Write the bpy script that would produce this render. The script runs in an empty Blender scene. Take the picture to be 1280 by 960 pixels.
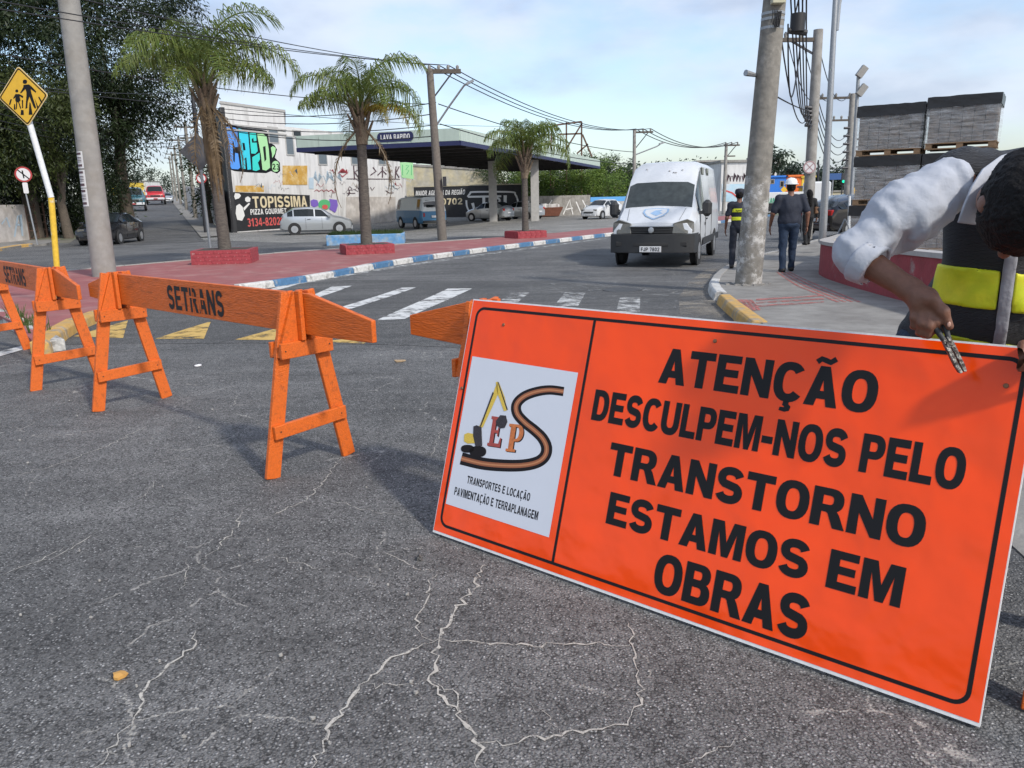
import bpy, bmesh, math, random
import numpy as np
from mathutils import Vector, Matrix
from mathutils.geometry import tessellate_polygon
random.seed(7); np.random.seed(7)
S = bpy.context.scene
C = S.collection
R = math.radians
# ------------------------------------------------------------------ camera
CAMH, FPX, ROLL = 1.45, 961.0, R(1.3)
PITCH = math.atan(232/961)
_F = Vector((0, math.cos(PITCH), -math.sin(PITCH)))
_D0 = Vector((0, -math.sin(PITCH), -math.cos(PITCH)))
_X0 = Vector((1, 0, 0))
_RX = math.cos(ROLL)*_X0 + math.sin(ROLL)*_D0
_D = -math.sin(ROLL)*_X0 + math.cos(ROLL)*_D0
EYE = Vector((0, 0, CAMH))
cam = bpy.data.cameras.new('camera'); camo = bpy.data.objects.new('camera', cam); C.objects.link(camo)
cam.sensor_width = 36; cam.lens = FPX/1280*36; cam.clip_start = .05; cam.clip_end = 4000
camo.matrix_world = Matrix(((_RX.x, -_D.x, -_F.x, 0), (_RX.y, -_D.y, -_F.y, 0), (_RX.z, -_D.z, -_F.z, CAMH), (0, 0, 0, 1)))
S.camera = camo
# ------------------------------------------------------------------ sky, sun, exposure
SUN_EL, SUN_AZ = R(41), R(138)          # azimuth clockwise from +Y
w = bpy.data.worlds.new('World'); S.world = w; w.use_nodes = True
nt = w.node_tree; N = nt.nodes; L = nt.links
bg = N['Background']; bg.inputs['Strength'].default_value = .145
sky = N.new('ShaderNodeTexSky'); sky.sky_type = 'NISHITA'; sky.sun_disc = False
sky.sun_elevation = SUN_EL; sky.sun_rotation = SUN_AZ; sky.air_density = 1.0; sky.dust_density = 1.5; sky.ozone_density = 2.0
tc = N.new('ShaderNodeTexCoord'); mp = N.new('ShaderNodeMapping'); mp.inputs['Scale'].default_value = (1, 1, 2.6)
L.new(tc.outputs['Generated'], mp.inputs['Vector'])
def wnoise(sc, det, rough, lo, hi):
    n = N.new('ShaderNodeTexNoise'); n.inputs['Scale'].default_value = sc; n.inputs['Detail'].default_value = det
    n.inputs['Roughness'].default_value = rough; L.new(mp.outputs[0], n.inputs['Vector'])
    r = N.new('ShaderNodeMapRange'); r.inputs[1].default_value = lo; r.inputs[2].default_value = hi
    r.interpolation_type = 'SMOOTHSTEP'; L.new(n.outputs[0], r.inputs[0]); return r
c1 = wnoise(2.1, 9, .55, .40, .60); c2 = wnoise(4.0, 6, .5, .42, .74)
mx = N.new('ShaderNodeMix'); mx.data_type = 'RGBA'; mx.inputs['A'].default_value = (3.7, 4.0, 4.6, 1); mx.inputs['B'].default_value = (2.0, 2.35, 3.15, 1)
L.new(c2.outputs[0], mx.inputs['Factor'])
m2 = N.new('ShaderNodeMix'); m2.data_type = 'RGBA'
cf = N.new('ShaderNodeMath'); cf.operation = 'MULTIPLY_ADD'; cf.inputs[1].default_value = .78; cf.inputs[2].default_value = .06
L.new(c1.outputs[0], cf.inputs[0]); L.new(cf.outputs[0], m2.inputs['Factor'])
L.new(sky.outputs[0], m2.inputs['A']); L.new(mx.outputs['Result'], m2.inputs['B']); L.new(m2.outputs['Result'], bg.inputs['Color'])
sl = bpy.data.lights.new('sun', 'SUN'); sl.energy = 2.0; sl.angle = R(4); sl.color = (1, .95, .87)
so = bpy.data.objects.new('sun', sl); C.objects.link(so)
sdir = Vector((math.sin(SUN_AZ)*math.cos(SUN_EL), math.cos(SUN_AZ)*math.cos(SUN_EL), math.sin(SUN_EL)))
so.rotation_euler = sdir.to_track_quat('Z', 'Y').to_euler(); so.location = (20, -20, 30)
S.view_settings.view_transform = 'Standard'; S.view_settings.look = 'None'; S.view_settings.gamma = 1
S.view_settings.use_curve_mapping = False; S.view_settings.exposure = 0.64
# ------------------------------------------------------------------ ground shape and pixel helpers
def sst(a, b, x):
    t = min(1, max(0, (x-a)/(b-a))); return t*t*(3-2*t)
def hz(x, y): return -.25*sst(7, 17, y)
def ray(u, v): return (u-640)/FPX*_RX + (v-480)/FPX*_D + _F
def gnd(u, v, dz=0.0):
    z = dz; d = ray(u, v)
    for i in range(40):
        p = EYE + d*((z-CAMH)/d.z); z = .5*z+.5*(hz(p.x, p.y)+dz)
    return p
def at(u, v, Y):
    d = ray(u, v); return EYE + d*(Y/d.y)
# ------------------------------------------------------------------ materials
MATS = {}
def mat(name, col, rough=.6, metal=0, spec=.5, var=0., vs=4., col2=None, bump=0., bs=60., coat=0., c2s=(.45, .6), trans=None, alpha=None, stretch=None):
    if name in MATS: return MATS[name]
    m = bpy.data.materials.new(name); m.use_nodes = True; MATS[name] = m
    nt = m.node_tree; N = nt.nodes; L = nt.links; b = N['Principled BSDF']
    b.inputs['Base Color'].default_value = (*col, 1); b.inputs['Roughness'].default_value = rough
    b.inputs['Metallic'].default_value = metal; b.inputs['Specular IOR Level'].default_value = spec
    b.inputs['Coat Weight'].default_value = coat
    if trans: b.inputs['Transmission Weight'].default_value = trans
    if alpha is not None: b.inputs['Alpha'].default_value = alpha
    tc = N.new('ShaderNodeTexCoord'); vec = tc.outputs['Object']
    if stretch:
        mp = N.new('ShaderNodeMapping'); mp.inputs['Scale'].default_value = stretch; L.new(vec, mp.inputs[0]); vec = mp.outputs[0]
    if var or col2:
        n = N.new('ShaderNodeTexNoise'); n.inputs['Scale'].default_value = vs; n.inputs['Detail'].default_value = 7; n.inputs['Roughness'].default_value = .62
        L.new(vec, n.inputs['Vector'])
        src = None
        if col2:
            r = N.new('ShaderNodeMapRange'); r.inputs[1].default_value = c2s[0]; r.inputs[2].default_value = c2s[1]; L.new(n.outputs[0], r.inputs[0])
            mi = N.new('ShaderNodeMix'); mi.data_type = 'RGBA'; mi.inputs['A'].default_value = (*col, 1); mi.inputs['B'].default_value = (*col2, 1)
            L.new(r.outputs[0], mi.inputs['Factor']); src = mi.outputs['Result']
        if var:
            n2 = N.new('ShaderNodeTexNoise'); n2.inputs['Scale'].default_value = vs*2.7; n2.inputs['Detail'].default_value = 5; L.new(vec, n2.inputs['Vector'])
            r2 = N.new('ShaderNodeMapRange'); r2.inputs[1].default_value = .25; r2.inputs[2].default_value = .75; r2.inputs[3].default_value = 1-var; r2.inputs[4].default_value = 1+var
            L.new(n2.outputs[0], r2.inputs[0])
            mu = N.new('ShaderNodeMix'); mu.data_type = 'RGBA'; mu.blend_type = 'MULTIPLY'; mu.inputs['Factor'].default_value = 1
            if src: L.new(src, mu.inputs['A'])
            else: mu.inputs['A'].default_value = (*col, 1)
            L.new(r2.outputs[0], mu.inputs['B']); src = mu.outputs['Result']
            r3 = N.new('ShaderNodeMapRange'); r3.inputs[3].default_value = max(.03, rough-.12); r3.inputs[4].default_value = min(1, rough+.12)
            L.new(n.outputs[0], r3.inputs[0]); L.new(r3.outputs[0], b.inputs['Roughness'])
        L.new(src, b.inputs['Base Color'])
    if bump:
        n = N.new('ShaderNodeTexNoise'); n.inputs['Scale'].default_value = bs; n.inputs['Detail'].default_value = 6; L.new(vec, n.inputs['Vector'])
        bp = N.new('ShaderNodeBump'); bp.inputs['Strength'].default_value = bump; bp.inputs['Distance'].default_value = .02
        L.new(n.outputs[0], bp.inputs['Height']); L.new(bp.outputs[0], b.inputs['Normal'])
    return m
def asphalt(name, lo, hi, sp=1., crack=True):
    m = bpy.data.materials.new(name); m.use_nodes = True; MATS[name] = m
    nt = m.node_tree; N = nt.nodes; L = nt.links; b = N['Principled BSDF']; b.inputs['Specular IOR Level'].default_value = .35
    tc = N.new('ShaderNodeTexCoord'); v = tc.outputs['Object']
    def noise(s, d=6, r=.6, vec=v):
        n = N.new('ShaderNodeTexNoise'); n.inputs['Scale'].default_value = s; n.inputs['Detail'].default_value = d; n.inputs['Roughness'].default_value = r; L.new(vec, n.inputs['Vector']); return n
    def rng(src, a, b_, c=0, d=1):
        r = N.new('ShaderNodeMapRange'); r.inputs[1].default_value = a; r.inputs[2].default_value = b_; r.inputs[3].default_value = c; r.inputs[4].default_value = d; L.new(src, r.inputs[0]); return r.outputs[0]
    def mix(f, a, c, bt='MIX'):
        k = N.new('ShaderNodeMix'); k.data_type = 'RGBA'; k.blend_type = bt
        for s, x in (('Factor', f), ('A', a), ('B', c)):
            if isinstance(x, (tuple, list)): k.inputs[s].default_value = (*x, 1)
            elif isinstance(x, float): k.inputs[s].default_value = x
            else: L.new(x, k.inputs[s])
        return k.outputs['Result']
    def mul(a, b_):
        k = N.new('ShaderNodeMath'); k.operation = 'MULTIPLY'
        for i, x in enumerate((a, b_)):
            if isinstance(x, float): k.inputs[i].default_value = x
            else: L.new(x, k.inputs[i])
        return k.outputs[0]
    big = noise(.55, 5, .55); mid = noise(3.5, 6, .65)
    base = mix(rng(big.outputs[0], .3, .7), lo, hi)
    base = mix(1., base, rng(mid.outputs[0], .25, .75, .82, 1.16), 'MULTIPLY')
    # stretched tyre streaks
    mp = N.new('ShaderNodeMapping'); mp.inputs['Rotation'].default_value = (0, 0, R(-38)); mp.inputs['Scale'].default_value = (.35, 3., 1); L.new(v, mp.inputs[0])
    st = noise(1.1, 4, .5, mp.outputs[0])
    base = mix(1., base, rng(st.outputs[0], .3, .7, .74, 1.16), 'MULTIPLY')
    # aggregate
    vo = N.new('ShaderNodeTexVoronoi'); vo.inputs['Scale'].default_value = 88*sp; vo.inputs['Randomness'].default_value = 1; dn = noise(60*sp, 3, .6); L.new(mix(.012, v, dn.outputs['Color']), vo.inputs['Vector'])
    sep = N.new('ShaderNodeSeparateColor'); L.new(vo.outputs['Color'], sep.inputs[0])
    stone = mul(rng(vo.outputs['Distance'], .38, .22), rng(sep.outputs[0], .52, .86))
    base = mix(mul(stone, .62), base, tuple(min(1, x*2.5+.03) for x in hi)); patch = noise(9, 5, .7); base = mix(1., base, rng(patch.outputs[0], .3, .7, .80, 1.18), 'MULTIPLY')
    pit = mul(rng(vo.outputs['Distance'], .3, .62), rng(sep.outputs[1], .35, .8))
    base = mix(mul(pit, .85), base, tuple(x*.22 for x in lo))
    v2 = N.new('ShaderNodeTexVoronoi'); v2.inputs['Scale'].default_value = 230*sp; L.new(v, v2.inputs['Vector'])
    s2 = N.new('ShaderNodeSeparateColor'); L.new(v2.outputs['Color'], s2.inputs[0])
    base = mix(1., base, rng(s2.outputs[0], 0, 1, .62, 1.38), 'MULTIPLY')
    if crack:
        ds = noise(5, 5, .7)
        add = mix(.11, v, ds.outputs['Color'])
        ve = N.new('ShaderNodeTexVoronoi'); ve.feature = 'DISTANCE_TO_EDGE'; ve.inputs['Scale'].default_value = 2.1; L.new(add, ve.inputs['Vector'])
        line = rng(ve.outputs['Distance'], .011, .004)
        msk = rng(noise(1.3, 3, .5).outputs[0], .50, .57)
        brk = rng(noise(22, 3, .6).outputs[0], .44, .54)
        base = mix(mul(mul(mul(line, msk), brk), .7), base, (.42, .40, .36))
    L.new(base, b.inputs['Base Color'])
    L.new(rng(mid.outputs[0], .2, .8, .70, .92), b.inputs['Roughness'])
    bp = N.new('ShaderNodeBump'); bp.inputs['Strength'].default_value = .8; bp.inputs['Distance'].default_value = .005
    L.new(rng(vo.outputs['Distance'], .6, .1), bp.inputs['Height']); L.new(bp.outputs[0], b.inputs['Normal'])
    return m
asphalt('asphalt', (.104, .103, .101), (.190, .187, .181))
asphalt('asphalt_dark', (.088, .087, .085), (.145, .142, .136), .8, False)
asphalt('lot_concrete', (.20, .195, .18), (.32, .31, .285), .3, False)
# ------------------------------------------------------------------ mesh helpers
class MB:
    def __init__(s): s.v = []; s.f = []
    def add(s, vs, fs):
        o = len(s.v); s.v += [tuple(p) for p in vs]; s.f += [tuple(i+o for i in f) for f in fs]; return s
    def box(s, x0, x1, y0, y1, z0, z1):
        return s.add([(x0, y0, z0), (x1, y0, z0), (x1, y1, z0), (x0, y1, z0), (x0, y0, z1), (x1, y0, z1), (x1, y1, z1), (x0, y1, z1)],
                     [(0, 3, 2, 1), (4, 5, 6, 7), (0, 1, 5, 4), (1, 2, 6, 5), (2, 3, 7, 6), (3, 0, 4, 7)])
    def bar(s, a, b, wx, wz, side=(0, 0, 1)):
        a, b = Vector(a), Vector(b); d = (b-a).normalized(); u = d.cross(Vector(side))
        if u.length < 1e-4: u = d.cross(Vector((1, 0, 0)))
        u.normalize(); n = u.cross(d); u *= wx/2; n *= wz/2
        return s.add([a-u-n, a+u-n, a+u+n, a-u+n, b-u-n, b+u-n, b+u+n, b-u+n], [(0, 3, 2, 1), (4, 5, 6, 7), (0, 1, 5, 4), (1, 2, 6, 5), (2, 3, 7, 6), (3, 0, 4, 7)])
    def tube(s, path, rad, n=10, cap=True):
        path = [Vector(p) for p in path]; k = len(path)
        if not isinstance(rad, (list, tuple)): rad = [rad]*k
        vs = []; up = None
        for i, p in enumerate(path):
            d = (path[min(i+1, k-1)]-path[max(i-1, 0)]).normalized()
            if up is None: up = d.cross(Vector((0, 0, 1)) if abs(d.z) < .95 else Vector((1, 0, 0))).normalized()
            up = (up-d*up.dot(d)).normalized(); q = d.cross(up)
            vs += [p+(up*math.cos(t)+q*math.sin(t))*rad[i] for t in [2*math.pi*j/n for j in range(n)]]
        fs = [(i*n+j, i*n+(j+1) % n, (i+1)*n+(j+1) % n, (i+1)*n+j) for i in range(k-1) for j in range(n)]
        if cap: fs += [tuple(range(n-1, -1, -1)), tuple(range((k-1)*n, k*n))]
        return s.add(vs, fs)
    def lathe(s, prof, n=20, c=(0, 0, 0), axis='z'):
        vs = []; k = len(prof)
        for r, h in prof:
            for j in range(n):
                t = 2*math.pi*j/n; x, y = r*math.cos(t), r*math.sin(t)
                p = (x, y, h) if axis == 'z' else ((x, h, y) if axis == 'y' else (h, x, y))
                vs.append((p[0]+c[0], p[1]+c[1], p[2]+c[2]))
        fs = [(i*n+j, i*n+(j+1) % n, (i+1)*n+(j+1) % n, (i+1)*n+j) for i in range(k-1) for j in range(n)]
        fs += [tuple(range(n-1, -1, -1)), tuple(range((k-1)*n, k*n))]
        return s.add(vs, fs)
    def prism(s, pts, fn, a, b):
        """closed 2D outline; fn(p, h) -> 3D"""
        n = len(pts); vs = [fn(p, a) for p in pts]+[fn(p, b) for p in pts]
        tri = tessellate_polygon([[Vector((p[0], p[1], 0)) for p in pts]])
        fs = [(t[0], t[1], t[2]) for t in tri]+[(t[2]+n, t[1]+n, t[0]+n) for t in tri]
        fs += [(i, (i+1) % n, (i+1) % n+n, i+n) for i in range(n)]
        return s.add(vs, fs)
    def build(s, name, m, parent=None, smooth=None, bevel=0, loc=None):
        me = bpy.data.meshes.new(name); me.from_pydata(s.v, [], s.f); me.update()
        return link(name, me, m, parent, smooth, bevel, loc)
def link(name, me, m, parent=None, smooth=None, bevel=0, loc=None, fix=True):
    if fix:
        bm = bmesh.new(); bm.from_mesh(me); bmesh.ops.recalc_face_normals(bm, faces=bm.faces)
        if bevel:
            bmesh.ops.remove_doubles(bm, verts=bm.verts, dist=1e-5)
            bmesh.ops.bevel(bm, geom=[e for e in bm.edges if len(e.link_faces) == 2 and e.calc_face_angle(0) > .5], offset=bevel, segments=1, affect='EDGES', profile=.7)
        bm.to_mesh(me); bm.free()
    o = bpy.data.objects.new(name, me); C.objects.link(o)
    if m is not None: me.materials.append(MATS[m] if isinstance(m, str) else m)
    if smooth is not None and len(me.polygons):
        me.polygons.foreach_set('use_smooth', [True]*len(me.polygons))
        if smooth > 0: me.set_sharp_from_angle(angle=R(smooth))
    if parent: o.parent = parent
    if loc: o.location = loc
    return o
def tag(o, label=None, cat=None, group=None, kind=None):
    if label: o['label'] = label
    if cat: o['category'] = cat
    if group: o['group'] = group
    if kind: o['kind'] = kind
    return o
def thing(name, label, cat, loc=(0, 0, 0), rotz=0, group=None):
    o = bpy.data.objects.new(name, None); C.objects.link(o); o.location = loc; o.rotation_euler = (0, 0, rotz); o.empty_display_size = .2
    return tag(o, label, cat, group)
def struct(o): return tag(o, kind='structure')
def copy_tree(o, parent=None):
    c = o.copy(); C.objects.link(c); c.parent = parent
    for ch in list(o.children): copy_tree(ch, c)
    return c
YS = [7+.5*i for i in range(21)]
def sheet(name, pts, dz, m, parent=None, zf=hz, ys=YS, skirt=0):
    bm = bmesh.new(); vs = [bm.verts.new((p[0], p[1], 0)) for p in pts]
    tri = tessellate_polygon([[Vector((p[0], p[1], 0)) for p in pts]])
    for t in tri:
        try: bm.faces.new([vs[i] for i in t])
        except ValueError: pass
    for y in ys:
        bmesh.ops.bisect_plane(bm, geom=bm.verts[:]+bm.edges[:]+bm.faces[:], plane_co=(0, y, 0), plane_no=(0, 1, 0), dist=1e-5)
    d = dz if callable(dz) else (lambda x, y: dz)
    for v in bm.verts: v.co.z = zf(v.co.x, v.co.y)+d(v.co.x, v.co.y)
    bmesh.ops.recalc_face_normals(bm, faces=bm.faces)
    for f in bm.faces:
        if f.normal.z < 0: f.normal_flip()
    if skirt:
        ed = [e for e in bm.edges if len(e.link_faces) == 1]
        r = bmesh.ops.extrude_edge_only(bm, edges=ed)
        for v in [g for g in r['geom'] if isinstance(g, bmesh.types.BMVert)]: v.co.z -= skirt
    me = bpy.data.meshes.new(name); bm.to_mesh(me); bm.free()
    return link(name, me, m, parent, fix=False)
# a flat frame in space: prints and panels are laid out on it
class Frame:
    def __init__(s, o, ux, uy): s.o = Vector(o); s.ux = Vector(ux).normalized(); s.uy = Vector(uy).normalized(); s.n = s.ux.cross(s.uy).normalized()
    def px(s, u, v):
        d = ray(u, v); p = EYE+d*((s.o-EYE).dot(s.n)/d.dot(s.n))-s.o; return (p.dot(s.ux), p.dot(s.uy))
    def P(s, a, b, off=0): return s.o+s.ux*a+s.uy*b+s.n*off
def prints(name, fr, loops, off, m, parent):
    """loops: list of [outer, hole, ...] in frame coordinates"""
    vs, fs = [], []
    for ls in loops:
        flat = [p for l in ls for p in l]
        o = len(vs); vs += [fr.P(p[0], p[1], off) for p in flat]
        for t in tessellate_polygon([[Vector((p[0], p[1], 0)) for p in l] for l in ls]): fs.append(tuple(i+o for i in t))
    if parent:
        inv = parent_inv(parent); vs = [inv @ v for v in vs]
    me = bpy.data.meshes.new(name); me.from_pydata([tuple(v) for v in vs], [], fs); me.update()
    bm = bmesh.new(); bm.from_mesh(me)
    nn = (parent_inv(parent).to_3x3() @ fr.n) if parent else fr.n
    for f in bm.faces:
        f.normal_update()
        if f.normal.dot(nn) < 0: f.normal_flip()
    bm.to_mesh(me); bm.free()
    return link(name, me, m, parent, fix=False)
def parent_inv(p):
    M = Matrix.Identity(4)
    while p is not None: M = (Matrix.Translation(p.location) @ p.rotation_euler.to_matrix().to_4x4()) @ M; p = p.parent
    return M.inverted()
# ------------------------------------------------------------------ bold lettering, drawn as outlines
def ell(cx, cy, rx, ry, a0, a1, n=12, p=2.35):
    r = []
    for i in range(n+1):
        t = R(a0+(a1-a0)*i/n); c, s = math.cos(t), math.sin(t)
        r.append((cx+rx*math.copysign(abs(c)**(2/p), c), cy+ry*math.copysign(abs(s)**(2/p), s)))
    return r
def stroke(path, w, wb=None):
    l, r = [], []; n = len(path)
    for i, p in enumerate(path):
        a = path[max(i-1, 0)]; b = path[min(i+1, n-1)]; dx, dy = b[0]-a[0], b[1]-a[1]; d = math.hypot(dx, dy) or 1
        ww = (w if wb is None else w+(wb-w)*i/(n-1))/2
        l.append((p[0]-dy/d*ww, p[1]+dx/d*ww)); r.append((p[0]+dy/d*ww, p[1]-dx/d*ww))
    return l+r[::-1]
T_ = .215; H_ = .175
def _s(mir=False):
    up = ell(.36, .705, .255, .21, 18, 232, 14, 2.2); lo = ell(.36, .295, .265, .21, 52, -162, 14, 2.2)
    return stroke(up+lo, .2)
GL = {}
def G_(c, w, *loops): GL[c] = (w, [list(loops)])
G_('A', .80, [(0, 0), (.29, 1), (.51, 1), (.80, 0), (.57, 0), (.525, .19), (.275, .19), (.23, 0)], [(.325, .36), (.475, .36), (.40, .70)])
_b = [(0, 0), (0, 1)]+ell(.42, .745, .29, .255, 90, -50, 10)+ell(.43, .285, .32, .285, 60, -90, 10)
G_('B', .76, _b, [(T_, .60)]+ell(.40, .725, .1, .125, -90, 90, 8)[::1]+[(T_, .85)], [(T_, .16)]+ell(.41, .30, .12, .14, -90, 90, 8)+[(T_, .44)])
G_('C', .76, ell(.40, .5, .40, .515, 40, 320, 26)+ell(.40, .5, .19, .335, 315, 45, 22))
G_('D', .77, [(0, 0), (0, 1)]+ell(.33, .5, .43, .5, 90, -90, 16), [(T_, H_)]+ell(.33, .5, .215, .325, -90, 90, 14)+[(T_, 1-H_)])
G_('E', .68, [(0, 0), (0, 1), (.66, 1), (.66, .82), (T_, .82), (T_, .60), (.61, .60), (.61, .425), (T_, .425), (T_, .18), (.68, .18), (.68, 0)])
G_('F', .64, [(0, 0), (0, 1), (.64, 1), (.64, .82), (T_, .82), (T_, .60), (.57, .60), (.57, .425), (T_, .425), (T_, 0)])
G_('G', .80, ell(.40, .5, .40, .515, 42, 300, 24)+[(.78, .09), (.78, .54), (.43, .54), (.43, .38), (.58, .38), (.58, .2)]+ell(.40, .5, .19, .335, 290, 45, 20))
G_('H', .76, [(0, 0), (0, 1), (T_, 1), (T_, .6), (.545, .6), (.545, 1), (.76, 1), (.76, 0), (.545, 0), (.545, .42), (T_, .42), (T_, 0)])
G_('I', .22, [(0, 0), (0, 1), (.22, 1), (.22, 0)])
G_('J', .62, [(.40, 1), (.62, 1)]+ell(.31, .31, .31, .325, 0, -180, 14)+[(0, .36), (.2, .38)]+ell(.305, .31, .1, .14, 180, 360, 10))
G_('K', .80, [(0, 0), (0, 1), (T_, 1), (T_, .62), (.52, 1), (.79, 1), (.44, .60), (.82, 0), (.55, 0), (.30, .44), (T_, .34), (T_, 0)])
G_('L', .62, [(0, 0), (0, 1), (T_, 1), (T_, .18), (.62, .18), (.62, 0)])
G_('M', .92, [(0, 0), (0, 1), (.30, 1), (.46, .38), (.62, 1), (.92, 1), (.92, 0), (.725, 0), (.725, .74), (.54, 0), (.38, 0), (.195, .74), (.195, 0)])
G_('N', .77, [(0, 0), (0, 1), (.22, 1), (.565, .42), (.565, 1), (.77, 1), (.77, 0), (.56, 0), (.205, .59), (.205, 0)])
G_('O', .82, ell(.41, .5, .41, .515, 0, 345, 23), ell(.41, .5, .195, .335, 0, 345, 23))
G_('P', .71, [(0, 0), (0, 1)]+ell(.39, .69, .32, .31, 90, -90, 14)+[(T_, .38), (T_, 0)], [(T_, .545)]+ell(.38, .69, .12, .145, -90, 90, 8)+[(T_, .835)])
G_('R', .80, [(0, 0), (0, 1)]+ell(.42, .705, .31, .295, 90, -62, 12)+[(.66, .34), (.82, 0), (.57, 0), (.41, .36), (.36, .40), (T_, .40), (T_, 0)], [(T_, .56)]+ell(.40, .70, .12, .14, -90, 90, 8)+[(T_, .84)])
G_('S', .73, _s())
G_('T', .74, [(.26, 0), (.26, .81), (0, .81), (0, 1), (.74, 1), (.74, .81), (.475, .81), (.475, 0)])
G_('U', .77, [(0, 1), (T_, 1)]+ell(.385, .38, .17, .21, 180, 360, 14)+[(.555, 1), (.77, 1)]+ell(.385, .38, .385, .395, 0, -180, 18))
G_('V', .76, [(0, 1), (.23, 1), (.38, .36), (.53, 1), (.76, 1), (.49, 0), (.27, 0)])
G_('X', .80, [(0, 0), (.27, .51), (.02, 1), (.27, 1), (.40, .70), (.53, 1), (.78, 1), (.53, .51), (.80, 0), (.54, 0), (.40, .32), (.25, 0)])
G_('Z', .68, [(0, 0), (0, .17), (.40, .82), (.03, .82), (.03, 1), (.68, 1), (.68, .83), (.28, .18), (.68, .18), (.68, 0)])
G_('-', .38, [(0, .29), (0, .46), (.38, .46), (.38, .29)])
G_('.', .2, [(0, 0), (0, .2), (.2, .2), (.2, 0)])
G_('1', .5, [(.22, 0), (.22, .70), (.03, .62), (.03, .78), (.28, 1), (.44, 1), (.44, 0)])
G_('2', .66, stroke(ell(.32, .70, .23, .20, 165, -35, 12)+[(.12, .14)], .19)[:0]+[(0, 0), (0, .14), (.36, .55)]+ell(.32, .70, .12, .14, -20, 170, 8)+[(.0, .68)]+ell(.33, .69, .32, .31, 165, -30, 12)+[(.3, .18), (.66, .18), (.66, 0)])
G_('3', .66, stroke(ell(.31, .73, .23, .18, 150, -80, 12)+ell(.32, .29, .25, .20, 80, -155, 14), .18))
G_('4', .7, [(.4, 0), (.4, .2), (0, .2), (0, .38), (.36, 1), (.59, 1), (.59, .38), (.7, .38), (.7, .2), (.59, .2), (.59, 0)], [(.17, .38), (.4, .38), (.4, .74)])
G_('0', .68, ell(.34, .5, .34, .515, 0, 345, 23), ell(.34, .5, .13, .335, 0, 345, 23))
G_('7', .64, [(.0, 1), (.64, 1), (.64, .86), (.36, 0), (.13, 0), (.4, .81), (.0, .81)])
G_('8', .68, ell(.34, .74, .29, .27, -38, 218, 16)+ell(.34, .27, .34, .28, 142, 398, 18), ell(.34, .73, .1, .11, 0, 345, 12), ell(.34, .28, .13, .13, 0, 345, 12))
GL['Ã'] = (GL['A'][0], GL['A'][1]+[[stroke([(.18, 1.12), (.27, 1.2), (.38, 1.17), (.5, 1.13), (.62, 1.22)], .1)]])
GL['Ç'] = (GL['C'][0], GL['C'][1]+[[[(.34, -.03), (.46, -.03), (.45, -.09), (.52, -.15), (.50, -.24), (.40, -.28), (.26, -.26), (.27, -.2), (.38, -.2), (.40, -.15), (.33, -.12)]]])
GL['Ê'] = (GL['E'][0], GL['E'][1]+[[[(.14, 1.08), (.28, 1.26), (.40, 1.26), (.54, 1.08), (.42, 1.08), (.34, 1.18), (.26, 1.08)]]])
GL[' '] = (.30, [])
def fatten(l, d):
    """push an outline outwards by d (holes are passed with a negative d)"""
    l = [q for i, q in enumerate(l) if math.dist(q, l[i-1]) > 1e-4]; n = len(l); ar = sum(l[i-1][0]*l[i][1]-l[i][0]*l[i-1][1] for i in range(n)); s = 1 if ar > 0 else -1; o = []
    for i in range(n):
        a, b, c = Vector(l[i-1]), Vector(l[i]), Vector(l[(i+1) % n]); e, f = (b-a).normalized(), (c-b).normalized(); m = Vector((e.y+f.y, -e.x-f.x))
        if m.length < 1e-3: m = Vector((e.y, -e.x))
        m.normalize(); k = d/max(.5, m.dot(Vector((e.y, -e.x)))); o.append((b.x+m.x*k*s, b.y+m.y*k*s))
    return o
def text_loops(t, x0, x1, y0, y1, gap=.10, slant=0, wgt=0):
    w = sum(GL[c][0] for c in t)+gap*(len(t)-1); sx = (x1-x0)/w; sy = y1-y0; out = []; x = 0
    for c in t:
        for ls in GL[c][1]:
          if wgt: ls = [fatten(l, wgt if i_ == 0 else -wgt) for i_, l in enumerate(ls)]
          out.append([[(x0+(x+p[0])*sx+slant*p[1]*sy, y0+p[1]*sy) for p in l] for l in ls])
        x += GL[c][0]+gap
    return out
def wb(mb, name, m, parent, smooth=None, bevel=0):
    if parent:
        inv = parent_inv(parent); mb.v = [tuple(inv @ Vector(p)) for p in mb.v]
    return mb.build(name, m, parent, smooth, bevel)
# ================================================================== SETTING
mat('earth', (.16, .15, .12), .9, var=.2, vs=.4, col2=(.10, .12, .06))
mat('red_paint', (.29, .095, .09), .75, var=.16, vs=1.4, col2=(.36, .20, .18), c2s=(.50, .74), bump=.3, bs=40)
mat('sidewalk', (.255, .243, .22), .85, var=.12, vs=2.0, col2=(.17, .158, .142), c2s=(.42, .68), bump=.4, bs=50)
mat('kerb_white', (.55, .54, .51), .75, var=.18, vs=7, col2=(.28, .27, .25), c2s=(.5, .68), bump=.3, bs=30)
mat('kerb_dirty', (.46, .45, .42), .8, var=.25, vs=9, col2=(.18, .17, .15), c2s=(.48, .62), bump=.6, bs=25)
mat('kerb_blue', (.06, .15, .27), .75, var=.22, vs=6, col2=(.27, .28, .28), c2s=(.56, .72), bump=.3, bs=30)
mat('kerb_yellow', (.52, .31, .085), .75, var=.2, vs=6, col2=(.32, .27, .20), c2s=(.48, .66), bump=.3, bs=30)
mat('kerb_grey', (.30, .29, .27), .8, var=.15, vs=6, bump=.3, bs=30)
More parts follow.
